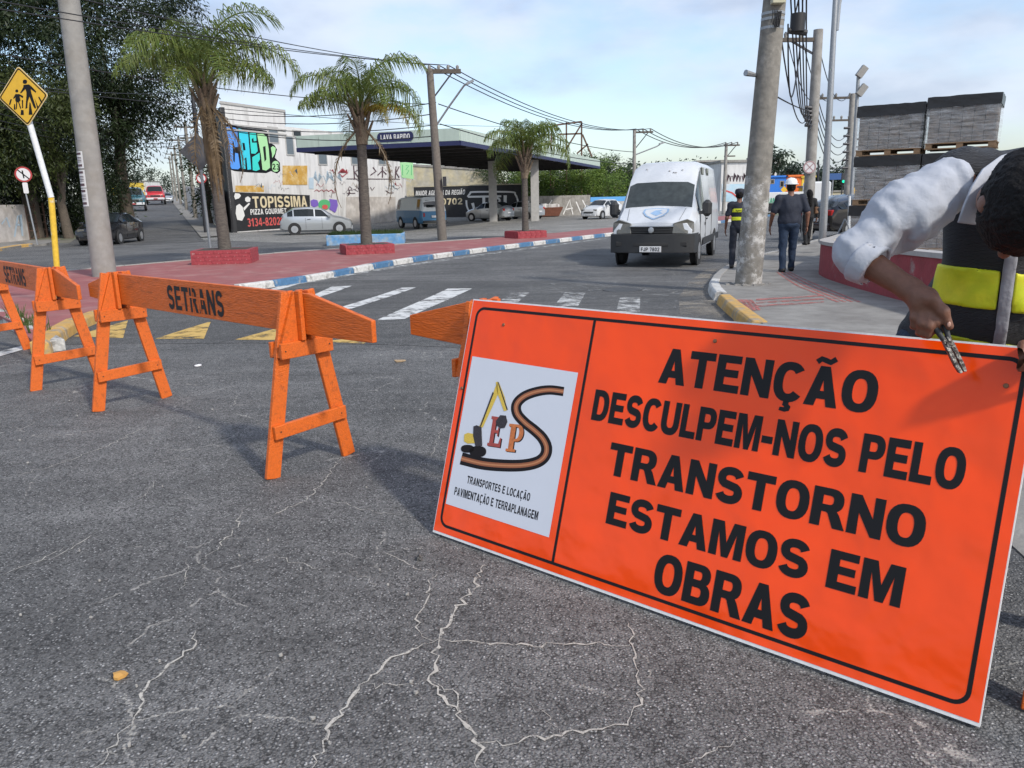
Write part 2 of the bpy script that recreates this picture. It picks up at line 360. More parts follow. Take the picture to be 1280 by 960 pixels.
def paint(name, col, lo, hi, sc=9):
    m = mat(name, col, .75, var=.1, vs=5)
    nt = m.node_tree; N = nt.nodes; L = nt.links
    tc = N.new('ShaderNodeTexCoord'); n = N.new('ShaderNodeTexNoise'); n.inputs['Scale'].default_value = sc; n.inputs['Detail'].default_value = 9; n.inputs['Roughness'].default_value = .72
    L.new(tc.outputs['Object'], n.inputs['Vector']); r = N.new('ShaderNodeMapRange'); r.inputs[1].default_value = lo; r.inputs[2].default_value = hi
    L.new(n.outputs[0], r.inputs[0]); L.new(r.outputs[0], N['Principled BSDF'].inputs['Alpha'])
paint('mark_white', (.60, .60, .58), .36, .50, 3.2); paint('mark_white_worn', (.52, .52, .50), .45, .60, 4); paint('mark_yellow', (.55, .36, .10), .36, .52, 3.5); paint('crack_dust', (.46, .435, .385), .34, .50, 60)
paint('tactile_red', (.42, .14, .12), .40, .56); paint('tactile_worn', (.36, .17, .15), .40, .60, 5); paint('sand', (.30, .265, .215), .44, .66, 1.6)
paint('mark_faint', (.42, .42, .40), .54, .80, 4)
struct(MB().add([(-1500, -300, -.33), (1500, -300, -.33), (1500, 2600, -.33), (-1500, 2600, -.33)], [(0, 1, 2, 3)]).build('ground', 'earth'))
def smooth_path(pts, step):
    """resample a polyline (Catmull-Rom) at even steps"""
    P = [Vector((p[0], p[1])) for p in pts]; P = [P[0]*2-P[1]]+P+[P[-1]*2-P[-2]]; dense = []
    for i in range(1, len(P)-2):
        a, b, c, d = P[i-1:i+3]
        for k in range(24):
            t = k/24; dense.append(.5*((2*b)+(c-a)*t+(2*a-5*b+4*c-d)*t*t+(3*b-a-3*c+d)*t**3))
    dense.append(P[-2]); out = [dense[0]]; acc = 0
    for i in range(1, len(dense)):
        acc += (dense[i]-dense[i-1]).length
        if acc >= step: out.append(dense[i]); acc = 0
    return out
# carriageway edges (left = kerb of the painted island, right = kerb of the footway)
LK = [gnd(u, v, .12).to_2d() for u, v in ((60, 428), (110, 396), (200, 371), (300, 357), (400, 343), (500, 325), (600, 311), (700, 299), (760, 292))]
LK = [(p.x, p.y) for p in LK]
LKF = [(10.5, 43), (19.5, 58), (38, 92), (68, 148)]
RK = [gnd(u, v, .12).to_2d() for u, v in ((938, 403), (915, 385), (893, 366), (886, 355), (890, 346), (897, 339), (925, 325), (1000, 305))]
RK = [(p.x, p.y) for p in RK]
RKN = [(1.35, -3), (1.75, 1.7), (2.2, 4.5), (2.42, 6.4)]; RKF = [(17, 37), (28, 56), (48, 91), (80, 147)]
def inset(pts, d):
    o = []
    for i, q in enumerate(pts):
        a, b = Vector(pts[max(i-1, 0)]), Vector(pts[min(i+1, len(pts)-1)]); t_ = (b-a).normalized(); o.append((q[0]-t_.y*d, q[1]+t_.x*d))
    return o
LKS = [tuple(q) for q in smooth_path(LK+LKF[:2], .6)]; RKS = [tuple(q) for q in smooth_path(RK+RKF, .6)]
road = sheet('road', [(-70, -6), (2.3, -6)]+[(40, -6), (40, 12), (22, 36)]+RKF[1:]+LKF[::-1]+[(3.5, 34), (-6, 40), (-70, 40)], 0, 'asphalt'); struct(road)
lot = sheet('yard', [(-17.5, 41), (-9.5, 34.5), (0, 36.5), (9.5, 45), (18.5, 60), (40, 100), (-20, 120), (-20, 52)], .006, 'lot_concrete'); struct(lot)
# side street climbing away on the left
sd = Vector((-.403, .915, 0)); sn = Vector((.915, .403, 0)); s0 = Vector((-19.0, 40, 0))
def street(s, l): p = s0+sd*s+sn*l; return (p.x, p.y, -.25+max(0, .0262*(s-1)))
def ramp(name, l0, l1, dz, m, s1=170, sa=-3):
    vs = [street(s, l) for s in (sa, 1, s1) for l in (l0, l1)]; vs = [(x, y, z+dz) for x, y, z in vs]
    return MB().add(vs, [(0, 1, 3, 2), (2, 3, 5, 4)]).build(name, m)
struct(ramp('verge', -30, 4.6, -.004, 'earth', sa=1)); struct(ramp('side_street', -3.1, 3.1, .008, 'asphalt_dark', sa=-4)); struct(ramp('lane', 3.1, 4.6, .06, 'sidewalk', sa=1))
# painted island
back = [(17, 59.5), (8, 45), (2.2, 36.0), (-1.2, 32.2), (-4.6, 29.0), (-7.5, 26.0), (-9.8, 23.0), (-12.2, 19.6)]
k0 = gnd(12, 400, .12); k1 = gnd(-60, 365, .12)
isl = inset(LKS, .11)+back+[(k1.x, k1.y), (k0.x, k0.y)]
median = struct(sheet('median', isl, .115, 'red_paint', skirt=.13))
_kb = {}
def kerbs(path, cols, parent, width=.17, h=.14, step=.95, side=1, hf=None):
    pts = smooth_path(path, step)
    for i in range(len(pts)-1):
        a, b = pts[i], pts[i+1]; c = cols(i, len(pts)); d = b-a; ln = d.length; key = (c, round(ln, 1), i % 3)
        if key not in _kb:
            mb = MB(); j = lambda: random.uniform(-.008, .008); wI = width
            x1 = ln/2-.008
            pr = [(-.02+j(), -.06), (wI, -.06), (wI, h+j()*.5), (.03+j(), h+j()*.5), (j(), h-.03)]
            v0 = [(-x1, p[0], p[1]) for p in pr]; v1 = [(x1, p[0]+j()*.5, p[1]+j()*.5) for p in pr]; n = len(pr)
            mb.add(v0+v1, [tuple(range(n))[::-1], tuple(range(n, 2*n))]+[(k, (k+1) % n, (k+1) % n+n, k+n) for k in range(n)])
            me = bpy.data.meshes.new('kerb_stone'); me.from_pydata(mb.v, [], mb.f); me.materials.append(MATS[c])
            bm = bmesh.new(); bm.from_mesh(me); bmesh.ops.recalc_face_normals(bm, faces=bm.faces); bmesh.ops.bevel(bm, geom=bm.edges[:], offset=.008, segments=1, affect='EDGES'); bm.to_mesh(me); bm.free()
            _kb[key] = me
        o = bpy.data.objects.new('kerb_stone', _kb[key]); C.objects.link(o); o.parent = parent
        m_ = (a+b)/2; o.location = (m_.x, m_.y, hz(m_.x, m_.y)-(0 if hf is None else hf(m_))+random.uniform(-.004, .004))
        o.rotation_euler = (0, math.atan2(hz(*a)-hz(*b), ln)*side, math.atan2(d.y, d.x)+(0 if side > 0 else 0)+random.uniform(-.012, .012))
        if side < 0: o.rotation_euler.z += math.pi
    return pts
kerbs(LK[:4], lambda i, n: 'kerb_yellow', median)
kerbs(LK[3:]+LKF[:2], lambda i, n: ('kerb_white', 'kerb_blue')[(i//1) % 2] if i > 0 else 'kerb_white', median)
kerbs([(k1.x, k1.y), (k0.x, k0.y), LK[0]], lambda i, n: 'kerb_dirty', median, step=.55, h=.115)
kerbs([back[7], back[6], back[5], back[4], back[3]], lambda i, n: 'kerb_grey', median, side=-1, step=1.2)
# right footway
def swz(x, y): return .115*sst(4.0, 8.0, y)+.006
fw = inset(RKN+RKS, -.11)
footway = struct(sheet('footway', fw+[(90, 140), (60, 60), (45, 20), (30, -6), (2.3, -6)], swz, 'sidewalk', ys=[4, 5, 6]+YS, skirt=.1))
kerbs(RK[:3], lambda i, n: 'kerb_yellow', footway, side=-1)
kerbs(RK[2:]+RKF[:3], lambda i, n: 'kerb_white' if i < 3 else 'kerb_grey', footway, side=-1)
kerbs([RKN[2], RKN[3], RK[0]], lambda i, n: 'kerb_yellow', footway, side=-1, hf=lambda p: .115*(1-sst(4, 8, p.y)))
# paint on the road
def marks(name, polys, m, parent=road, dz=.006, px=True, zf=hz):
    inv = parent; bm_v = []; bm_f = []
    for pl in polys:
        pts = [gnd(u, v).to_2d() for u, v in pl] if px else pl
        o = sheet(name, [(p[0], p[1]) for p in pts], dz, m, parent, zf=zf)
    return o
for pl in ([(470, 401), (506, 399), (590, 361), (560, 361)], [(414, 388), (440, 386), (520, 359.5), (502, 360)], [(376, 375), (398, 372), (440, 357.5), (415, 358.5)], [(330, 364), (350, 362), (378, 354), (362, 354)]):
    marks('crosswalk_stripe', [pl], 'mark_white')
for pl in ([(618, 381), (645, 380), (662, 366), (640, 366)], [(690, 386), (722, 384), (732, 366), (706, 366)], [(770, 392), (800, 390), (800, 372), (775, 372)]):
    marks('crosswalk_stripe', [pl], 'mark_white_worn')
for pl in ([(92, 421), (160, 401), (154, 423)], [(194, 424), (264, 402), (255, 424)], [(294, 425), (372, 404), (362, 426)], [(398, 428), (470, 420), (455, 430)]):
    marks('hump_triangle', [pl], 'mark_yellow')
marks('edge_line', [[(-60, 452), (0, 440), (62, 424), (100, 412), (100, 415), (62, 428), (0, 446), (-60, 458)]], 'mark_white')
marks('edge_line', [[(300, 362), (400, 349), (480, 335), (600, 318), (700, 305), (760, 297), (760, 298.2), (700, 306.4), (600, 319.6), (480, 337.2), (400, 351.5), (300, 365)]], 'mark_white_worn')
# darker resurfaced strip where the crossing lies
hump = sheet('crossing_pad', [tuple(gnd(u, v).to_2d()) for u, v in ((60, 431), (300, 429), (480, 431), (700, 440), (900, 455), (925, 407), (890, 372), (700, 352), (440, 350), (330, 357), (140, 392))], .0025, 'asphalt_dark', road)
marks('lane_arrow', [[(85, 337), (240, 316), (238, 314), (80, 332)]], 'mark_faint'); marks('lane_arrow', [[(140, 319), (232, 300), (250, 300), (238, 305), (150, 321)]], 'mark_faint')
marks('dust_patch', [[(850, 395), (900, 398), (912, 388), (884, 360), (888, 345), (900, 334), (880, 338), (862, 352), (848, 372)]], 'sand'); marks('dust_patch', [[(640, 357), (740, 350), (850, 362), (845, 385), (760, 380), (690, 372)]], 'mark_faint', dz=.005)
# manhole ring on the carriageway
pm = gnd(778, 363); mh = MB(); mh.lathe([(.0, .0), (.34, .0), (.34, .012), (.0, .012)], 28)
o = mh.build('manhole_cover', mat('iron', (.07, .068, .065), .6, .3, var=.3, vs=20), None, loc=(pm.x, pm.y, pm.z+.003)); tag(o, 'round iron manhole cover in the road in front of the white van', 'manhole cover')
mh = MB(); vs = [(r*math.cos(t), r*math.sin(t), 0) for r in (.36, .62) for t in [2*math.pi*k/36 for k in range(36)]]
mh.add(vs, [(k, (k+1) % 36, (k+1) % 36+36, k+36) for k in range(36)]).build('collar', 'mark_faint', o, loc=(0, 0, .006))
# footway marks: tactile strips
tz = lambda x, y: hz(x, y)+swz(x, y)
def fmark(pl, m='tactile_red'):
    pts = [gnd(u, v, .12).to_2d() for u, v in pl]; return sheet('tactile_strip', [tuple(p) for p in pts], .004, m, footway, zf=tz)
fmark([(912, 374.5), (938, 374.5), (952, 388.5), (922, 388.5)], 'tactile_worn')
for k in range(5):
    x = 913+k*6; fmark([(x, 375), (x+3.4, 375), (x+14, 388), (x+10, 388)])
for k in range(4): fmark([(970+k*5, 340), (972.5+k*5, 340), (1000+k*9, 358), (1050+k*9, 378), (1045+k*9, 378), (996+k*9, 358)])
for v0 in (366, 370, 374): fmark([(945, v0+8), (1030, v0+3), (1030, v0+4.5), (945, v0+10)], 'tactile_red')
# cracks, sealed with pale dust
def crack(px, w, seed):
    rnd = random.Random(seed); pts = []
    for (u0, v0), (u1, v1) in zip(px, px[1:]):
        a, b = gnd(u0, v0).to_2d(), gnd(u1, v1).to_2d(); n = max(2, int((b-a).length/.022))
        for k in range(n): pts.append(a.lerp(b, k/n)+Vector((rnd.gauss(0, .0085), rnd.gauss(0, .0085))))
    pts.append(gnd(*px[-1]).to_2d()); vs = []; fs = []
    for i, p in enumerate(pts):
        d = (pts[min(i+1, len(pts)-1)]-pts[max(i-1, 0)]); d = d.normalized() if d.length > 1e-6 else Vector((1, 0)); q = Vector((-d.y, d.x))
        ww = w*.75*rnd.uniform(.3, 1.7)*min(1, (i+1)/6, (len(pts)-i)/6)/2; z = hz(p.x, p.y)+.0035
        vs += [(*(p+q*ww), z), (*(p-q*ww), z)]
    for i in range(len(pts)-1): fs.append((2*i, 2*i+1, 2*i+3, 2*i+2))
    return vs, fs
CR = [([(607, 705), (590, 735), (562, 775), (548, 800), (545, 828), (538, 850), (556, 872), (582, 905), (596, 928), (597, 962)], .013),
      ([(548, 800), (508, 815), (478, 832), (452, 858), (410, 908), (404, 930), (390, 962)], .011), ([(538, 850), (500, 856), (455, 855)], .007),
      ([(548, 802), (600, 803), (660, 806), (725, 806), (788, 804)], .008), ([(786, 780), (790, 812), (800, 850), (796, 885), (780, 908), (700, 920), (640, 926), (596, 929)], .009),
      ([(545, 850), (568, 868), (578, 890), (584, 906)], .007), ([(556, 715), (540, 722), (536, 745), (520, 770), (524, 792), (545, 800)], .007),
      ([(245, 790), (240, 812), (205, 838), (180, 862), (176, 890), (150, 925), (118, 962)], .009), ([(300, 640), (296, 660), (270, 688), (248, 705)], .007),
      ([(425, 572), (415, 590), (396, 612), (384, 626), (350, 640), (320, 655)], .006), ([(410, 625), (440, 633), (470, 642), (510, 645)], .004),
      ([(430, 710), (455, 722), (470, 738)], .005), ([(345, 695), (362, 702), (390, 712), (412, 712)], .005), ([(120, 665), (100, 680), (60, 700), (20, 712)], .005),
      ([(560, 530), (548, 545), (540, 575)], .004), ([(195, 600), (180, 620), (160, 632)], .004), ([(235, 700), (232, 725), (225, 740)], .004), ([(0, 600), (60, 585), (130, 560), (185, 532)], .006), ([(0, 722), (50, 700), (95, 678)], .005),
      ([(480, 690), (520, 712), (556, 716)], .005), ([(660, 880), (690, 900), (700, 920)], .005), ([(940, 920), (900, 935), (850, 958)], .005)]
mb = MB()
for i, (p, w_) in enumerate(CR): mb.add(*crack(p, w_, i))
tag(mb.build('crack', 'crack_dust', road), kind='stuff')
# small litter and a dry yellow leaf
def blob(name, u, v, r, m, label, cat, seed, hgt=.012):
    rnd = random.Random(seed); p = gnd(u, v); mb = MB(); n = 9; ring = [(r*rnd.uniform(.6, 1.2)*math.cos(2*math.pi*k/n), r*rnd.uniform(.5, 1.0)*math.sin(2*math.pi*k/n), .002+rnd.random()*hgt) for k in range(n)]
    mb.add(ring+[(0, 0, hgt*1.2)]+[(x*.96, y*.96, 0) for x, y, z in ring], [(k, (k+1) % n, n) for k in range(n)]+[(k, n+1+k, n+1+(k+1) % n, (k+1) % n) for k in range(n)])
    return tag(mb.build(name, m, None, loc=tuple(p+Vector((0, 0, .004)))), label, cat)
blob('dry_leaf', 151, 847, .026, mat('leaf_yellow', (.55, .30, .08), .7), 'dry orange yellow leaf on the asphalt at lower left', 'leaf', 3)
blob('paper_scrap', 247, 458, .035, mat('paper', (.7, .68, .68), .8), 'white paper scrap on the road behind the lettered barricade', 'litter', 5)
blob('asphalt_lump', 524, 700, .018, 'asphalt_dark', 'small black lump of asphalt left of the sign corner', 'debris', 8, .02)
blob('dry_leaf', 500, 452, .06, mat('dust', (.38, .27, .16), .9), 'flat brown leaf on the road left of the sign', 'leaf', 9)
rnd = random.Random(4)
for i in range(34):
    u, v = rnd.uniform(0, 560), rnd.uniform(470, 950)
    blob('pebble', u, v, rnd.uniform(.004, .009), 'kerb_grey', 'tiny loose pebble lying on the foreground asphalt', 'pebble', 100+i, .008)['group'] = 'loose pebbles on the foreground asphalt'
# low red retaining wall with a grey coping on the right
mat('wall_red', (.27, .035, .045), .7, var=.2, vs=2.5, col2=(.30, .25, .23), c2s=(.62, .72), bump=.3, bs=25)
mat('wall_red_sunlit', (.50, .10, .09), .7, var=.12, vs=3)  # brighter copy of the red wall, sunlight on the inner face painted in
mat('coping', (.38, .36, .34), .8, var=.12, vs=5, bump=.2, bs=40)
wp = [(4.75, 6.0), (4.85, 8.0), (4.95, 9.6), (5.15, 11.1), (5.45, 12.8), (5.75, 14.2), (6.15, 15.4), (6.85, 16.6), (7.9, 18.4), (9.2, 20.6), (10.6, 23.0)]
wpts = smooth_path(wp, .35)
def ribbon(pts, o0, o1, z0, z1):
    vs = []; n = len(pts)
    for i, p in enumerate(pts):
        d = (pts[min(i+1, n-1)]-pts[max(i-1, 0)]).normalized(); q = Vector((d.y, -d.x)); g = hz(p.x, p.y)+.1
        a, b = p+q*o0, p+q*o1
        vs += [(a.x, a.y, g+z0), (b.x, b.y, g+z0), (b.x, b.y, g+z1), (a.x, a.y, g+z1)]
    fs = [(4*i+k, 4*i+(k+1) % 4, 4*i+4+(k+1) % 4, 4*i+4+k) for i in range(n-1) for k in range(4)]+[(0, 1, 2, 3), (4*n-4, 4*n-3, 4*n-2, 4*n-1)]
    return MB().add(vs, fs)
t = thing('retaining_wall', 'low dark red curved wall with grey coping beside the footway', 'wall', (5.5, 12.8, -.1))
wb(ribbon(wpts, .02, .17, 0, .60), 'wall_face', 'wall_red', t, 30); wb(ribbon(wpts, .17, .20, .0, .60), 'inner_face', 'wall_red_sunlit', t, 30); wb(ribbon(wpts, -.01, .24, .60, .66), 'coping', 'coping', t, 30)
struct(sheet('terrace', [(p.x+.12, p.y) for p in wpts]+[(18, 30), (30, 30), (30, 5), (6, 5)], .33, mat('terrace', (.30, .275, .24), .9, var=.15, vs=2, bump=.3), ys=YS))
# ================================================================== BARRICADES
mat('orange_wood', (.66, .125, .008), .5, var=.13, vs=6, col2=(.36, .075, .012), c2s=(.54, .74), bump=.4, bs=30, stretch=(1, 6, 6))
mat('rust_nail', (.10, .05, .03), .6, .4); mat('stencil_black', (.012, .012, .013), .7)
def barricade(label, M, d, feet_dirt=True):
    """board centre-line frame: x along the board; local origin = foot of the left trestle"""
    rz = math.atan2(d[1], d[0]); t = thing('road_barricade', label, 'barricade', (M[0], M[1], hz(*M)), rz, 'orange wooden road barricades')
    # plank, ends cut on a slope (seen along y)
    pts = [(-.37, .785), (-.37, .885), (.06, .985), (2.52, .985), (3.03, .885), (3.03, .775), (2.60, .765), (.02, .765)]
    b = MB().prism(pts, lambda p, h: (p[0]-.0, h, p[1]), -.014, .014).build('plank', 'orange_wood', t, bevel=.003)
    for x in (.12, 2.40):
        for s in (-1, 1):
            MB().bar((x, s*.255, .0), (x, s*.060, .99), .085, .026, side=(1, 0, 0)).build('leg', 'orange_wood', t, bevel=.003)
        for sx in (-1, 1):
            e = x+sx*.0245
            # triangular gusset under the plank
            for sy in (-1, 1):
                MB().prism([(sy*.016, .655), (sy*.165, .655), (sy*.155, .70), (sy*.045, .995), (sy*.016, .995)], lambda p, h: (h, p[0], p[1]), e-.0105, e+.0105).build('gusset', 'orange_wood', t)
        MB().bar((x+.027, -.235, .255), (x+.027, .235, .275), .026, .075, side=(0, 0, 1)).build('brace', 'orange_wood', t, bevel=.003)
        MB().bar((x+.048, -.165, .69), (x+.048, .165, .69), .024, .085, side=(0, 0, 1)).build('upper_brace', 'orange_wood', t, bevel=.003)
        MB().bar((x-.048, -.165, .69), (x-.048, .165, .69), .024, .085, side=(0, 0, 1)).build('upper_brace', 'orange_wood', t, bevel=.003)
        for s in (-1, 1):
            MB().box(x+.037, x+.077, s*.029-.0125, s*.029+.0125, .735, 1.0).build('cleat', 'orange_wood', t, bevel=.003)
    for x in (.12, 2.40):
        for yy, zz in ((-.14, .69), (.14, .69), (-.2, .258), (.2, .273)): MB().lathe([(0, 0), (.005, 0), (.004, .0025), (0, .003)], 8, c=(x+(.060 if zz > .5 else .040), yy, zz), axis='x').build('nail_head', 'rust_nail', t)
    fr = Frame((0, -.0146, 0), (1, 0, 0), (0, 0, 1))
    class _F0:  # lettering in the thing's own space
        o = fr.o; P = fr.P; n = fr.n
    vs, fs = [], []
    for ls in text_loops('SETRANS', .93, 1.64, .79, .945, .13):
        flat = [p for l in ls for p in l]; o = len(vs); vs += [(p[0], -.0158, p[1]) for p in flat]
        fs += [tuple(i+o for i in q) for q in tessellate_polygon([[Vector((p[0], p[1], 0)) for p in l] for l in ls])]
    MB().add(vs, fs).build('lettering', 'stencil_black', b)
    br = MB()
    for xx in (1.262, 1.36): br.add([(xx-.006, -.0168, .785), (xx+.006, -.0168, .785), (xx+.006, -.0168, .95), (xx-.006, -.0168, .95)], [(0, 1, 2, 3)])
    br.add([(1.225, -.0172, .882), (1.42, -.0172, .876), (1.42, -.0172, .888), (1.225, -.0172, .894)], [(0, 1, 2, 3)])
    br.build('stencil_bridge', 'orange_wood', b)
    return t
gB = [gnd(117, 512), gnd(203, 495), gnd(367, 608), gnd(467, 578)]
mB = ((gB[0]+gB[1])/2).to_2d(); eB = ((gB[2]+gB[3])/2).to_2d(); dB = (eB-mB).normalized()
barricade('orange barricade with black lettering standing whole in the middle left foreground', tuple(mB-dB*.04), tuple(dB))
dA = Vector((.71, -.704)); mA = Vector((-3.74, 6.34))-dA*2.40
barricade('orange barricade at the left edge, cut off by the frame', tuple(mA), tuple(dA))
# ================================================================== BIG SIGN
BLc, BRc = gnd(541, 668), gnd(1224, 914); ex = (BRc-BLc).normalized(); SW = (BRc-BLc).length
dd = ray(592, 377); TLc = EYE+dd*(ex.dot(BLc-EYE)/ex.dot(dd)); ey = (TLc-BLc).normalized(); SH = (TLc-BLc).length
# vinyl sheeting: glossy, faintly wavy
m = mat('sign_orange', (.95, .068, .0005), .2, spec=.4, coat=.04)
nt = m.node_tree; N = nt.nodes; L = nt.links; b = N['Principled BSDF']; b.inputs['Coat Roughness'].default_value = .12
tc = N.new('ShaderNodeTexCoord'); n1 = N.new('ShaderNodeTexNoise'); n1.inputs['Scale'].default_value = 2.4; n1.inputs['Detail'].default_value = 2; L.new(tc.outputs['Object'], n1.inputs['Vector'])
n2 = N.new('ShaderNodeTexNoise'); n2.inputs['Scale'].default_value = 9; n2.inputs['Detail'].default_value = 2; L.new(tc.outputs['Object'], n2.inputs['Vector'])
ad = N.new('ShaderNodeMath'); ad.operation = 'MULTIPLY_ADD'; ad.inputs[1].default_value = .15; L.new(n2.outputs[0], ad.inputs[0]); L.new(n1.outputs[0], ad.inputs[2])
bp = N.new('ShaderNodeBump'); bp.inputs['Strength'].default_value = .7; bp.inputs['Distance'].default_value = .05; L.new(ad.outputs[0], bp.inputs['Height']); L.new(bp.outputs[0], b.inputs['Normal'])
n3 = N.new('ShaderNodeTexNoise'); n3.inputs['Scale'].default_value = 3; n3.inputs['Detail'].default_value = 8; n3.inputs['Roughness'].default_value = .7; L.new(tc.outputs['Object'], n3.inputs['Vector'])
r3 = N.new('ShaderNodeMapRange'); r3.inputs[1].default_value = .3; r3.inputs[2].default_value = .8; r3.inputs[3].default_value = .10; r3.inputs[4].default_value = .30; L.new(n3.outputs[0], r3.inputs[0]); L.new(r3.outputs[0], b.inputs['Roughness'])
mat('sign_black', (.008, .008, .009), .5, spec=.25); mat('sign_white', (.62, .64, .69), .4, var=.02, vs=3); mat('sheet_edge', (.72, .72, .70), .5, var=.12, vs=30)
sg = thing('work_sign', 'large orange roadworks sign with black lettering leaning on a barricade', 'sign', tuple(BLc), 0)
lift = .012
FS = Frame(BLc+Vector((0, 0, lift)), ex, ey)
p = MB(); th = .016
P = [FS.P(a, b_, o) for o in (0, -th) for a, b_ in ((0, 0), (SW, 0), (SW, SH), (0, SH))]
p.add(P, [(0, 1, 2, 3), (7, 6, 5, 4), (0, 4, 5, 1), (1, 5, 6, 2), (2, 6, 7, 3), (3, 7, 4, 0)]); panel = wb(p, 'backing_board', 'sheet_edge', sg)
def rect(a0, b0, a1, b1): return [(a0, b0), (a1, b0), (a1, b1), (a0, b1)]
def rrect(a0, b0, a1, b1, r, n=6):
    o = []
    for cx, cy, s in ((a1-r, b1-r, 0), (a0+r, b1-r, 90), (a0+r, b0+r, 180), (a1-r, b0+r, 270)):
        o += [(cx+r*math.cos(R(s+90*k/n)), cy+r*math.sin(R(s+90*k/n))) for k in range(n+1)]
    return o
face = prints('orange_face', FS, [[rect(.004, .011, SW-.003, SH-.006)]], .0012, 'sign_orange', sg)
prints('border', FS, [[rrect(.032, .038, SW-.032, SH-.032, .045), rrect(.044, .050, SW-.044, SH-.044, .034)]], .0020, 'sign_black', face)
a_d = FS.px(717, 555)[0]; prints('divider', FS, [[rect(a_d-.006, .049, a_d+.006, SH-.043)]], .0021, 'sign_black', face)
for tx, (l, r_, bt, tp) in {'ATENÇÃO': ((824, 477), (1097, 489), (826, 478), (847, 437)), 'DESCULPEM-NOS PELO': ((741, 515), (1207, 584), (741, 524.5), (746, 487)),
        'TRANSTORNO': ((764.5, 560), (1157, 656), (769, 594.5), (765, 553)), 'ESTAMOS EM': ((758.5, 650), (1128, 735), (758, 653.5), (764.5, 615)), 'OBRAS': ((819, 719), (1011, 772), (855.5, 751), (862, 702))}.items():
    a0, a1 = FS.px(*l)[0], FS.px(*r_)[0]; b0, b1 = FS.px(*bt)[1], FS.px(*tp)[1]
    prints('lettering', FS, text_loops(tx, a0, a1, b0+.001, b1-.001, .11, 0, .019), .0024, 'sign_black', face)
q = [FS.px(*c) for c in ((557.7, 629.5), (686.5, 671.7), (723, 466), (591, 445.4))]
wpn = prints('company_panel', FS, [[q]], .0022, 'sign_white', sg)
Z = lambda pts: [FS.px(555+x/4, 440+y/4) for x, y in pts]
def zprint(name, loops, off, m): return prints(name, FS, [[Z(l) for l in ls] for ls in loops], off, m, wpn)
def cr(pts, n=6):
    P = [pts[0]]+list(pts)+[pts[-1]]; o = []
    for i in range(1, len(P)-2):
        a, b, c, d = P[i-1:i+3]
        for k in range(n):
            t = k/n; o.append(tuple(.5*(2*b[j]+(c[j]-a[j])*t+(2*a[j]-5*b[j]+4*c[j]-d[j])*t*t+(3*b[j]-a[j]-3*c[j]+d[j])*t**3) for j in (0, 1)))
    return o+[pts[-1]]
rd = cr([(600, 198), (530, 190), (460, 200), (400, 224), (365, 262), (368, 308), (405, 352), (455, 392), (495, 432), (515, 478), (505, 522), (465, 552), (390, 567), (290, 567), (190, 557), (88, 532)])
mat('logo_dark', (.012, .009, .010), .5, spec=.2); mat('logo_brown', (.30, .095, .035), .4); mat('logo_tan', (.50, .20, .08), .4); mat('logo_yellow', (.66, .46, .06), .4, var=.2, vs=80); mat('logo_E', (.36, .055, .04), .4, var=.25, vs=30); mat('logo_P', (.55, .16, .04), .4, var=.25, vs=30); mat('logo_grey', (.045, .04, .045), .5, spec=.2, var=.6, vs=120)
zprint('road_ribbon', [[stroke(rd, 46, 62)]], .0027, 'logo_dark'); zprint('road_ribbon', [[stroke(rd, 21, 24)]], .0030, 'logo_brown'); zprint('road_ribbon', [[stroke(rd, 7, 8)]], .0033, 'logo_tan')
def slab(ch, bl, br_, tl, m, wgt=None):
    E_ = [(0, 0), (0, .1), (.12, .1), (.12, .9), (0, .9), (0, 1), (.95, 1), (.95, .72), (.86, .72), (.80, .88), (.42, .88), (.42, .56), (.62, .56), (.64, .66), (.72, .66), (.72, .36), (.64, .36), (.62, .46), (.42, .46), (.42, .12), (.82, .12), (.90, .32), (1, .32), (1, 0)]
    Po = [(0, 0), (0, .1), (.14, .1), (.14, .9), (0, .9), (0, 1), (.6, 1)]+ell(.6, .69, .4, .31, 90, -90, 10, 2.1)+[(.46, .38), (.46, .1), (.62, .1), (.62, 0)]
    Ph = [(.46, .48), (.46, .9), (.55, .9)]+ell(.55, .69, .17, .21, 90, -90, 8, 2.1)
    f = lambda p: (bl[0]+(br_[0]-bl[0])*p[0]+(tl[0]-bl[0])*p[1], bl[1]+(br_[1]-bl[1])*p[0]+(tl[1]-bl[1])*p[1])
    return [[f(p) for p in l] for l in ([E_] if ch == 'E' else [Po, Ph])]
zprint('letter_shadow', [slab('E', (222, 472), (286, 482), (246, 324), 0), slab('P', (314, 500), (390, 508), (334, 362), 0)], .0025, 'logo_dark')
zprint('letter', [slab('E', (217, 468), (281, 478), (241, 320), 0)], .0028, 'logo_E'); zprint('letter', [slab('P', (309, 496), (385, 504), (329, 358), 0)], .0028, 'logo_P')
zprint('excavator', [[[(178, 374), (196, 378), (236, 292), (274, 208), (270, 152), (258, 178), (250, 204), (214, 288)]], [[(262, 150), (276, 150), (306, 226), (318, 292), (302, 296), (282, 240), (266, 196)]], [[(104, 412), (122, 404), (160, 412), (168, 456), (120, 458), (102, 446)]]], .0036, 'logo_yellow')
zprint('excavator', [[[(262, 345), (284, 316), (312, 318), (320, 350), (306, 380), (284, 382), (266, 368)]], [[(150, 372), (166, 366), (190, 376), (194, 470), (160, 472), (148, 420)]], [[(270, 148), (276, 152), (322, 288), (316, 290)]], [[(182, 372), (188, 374), (252, 206), (246, 200)]]], .0039, 'logo_grey')
zprint('excavator', [[ell(120, 484, 33, 20, 0, 345, 18)], [ell(172, 498, 42, 28, 0, 345, 18)]], .0036, 'logo_dark')
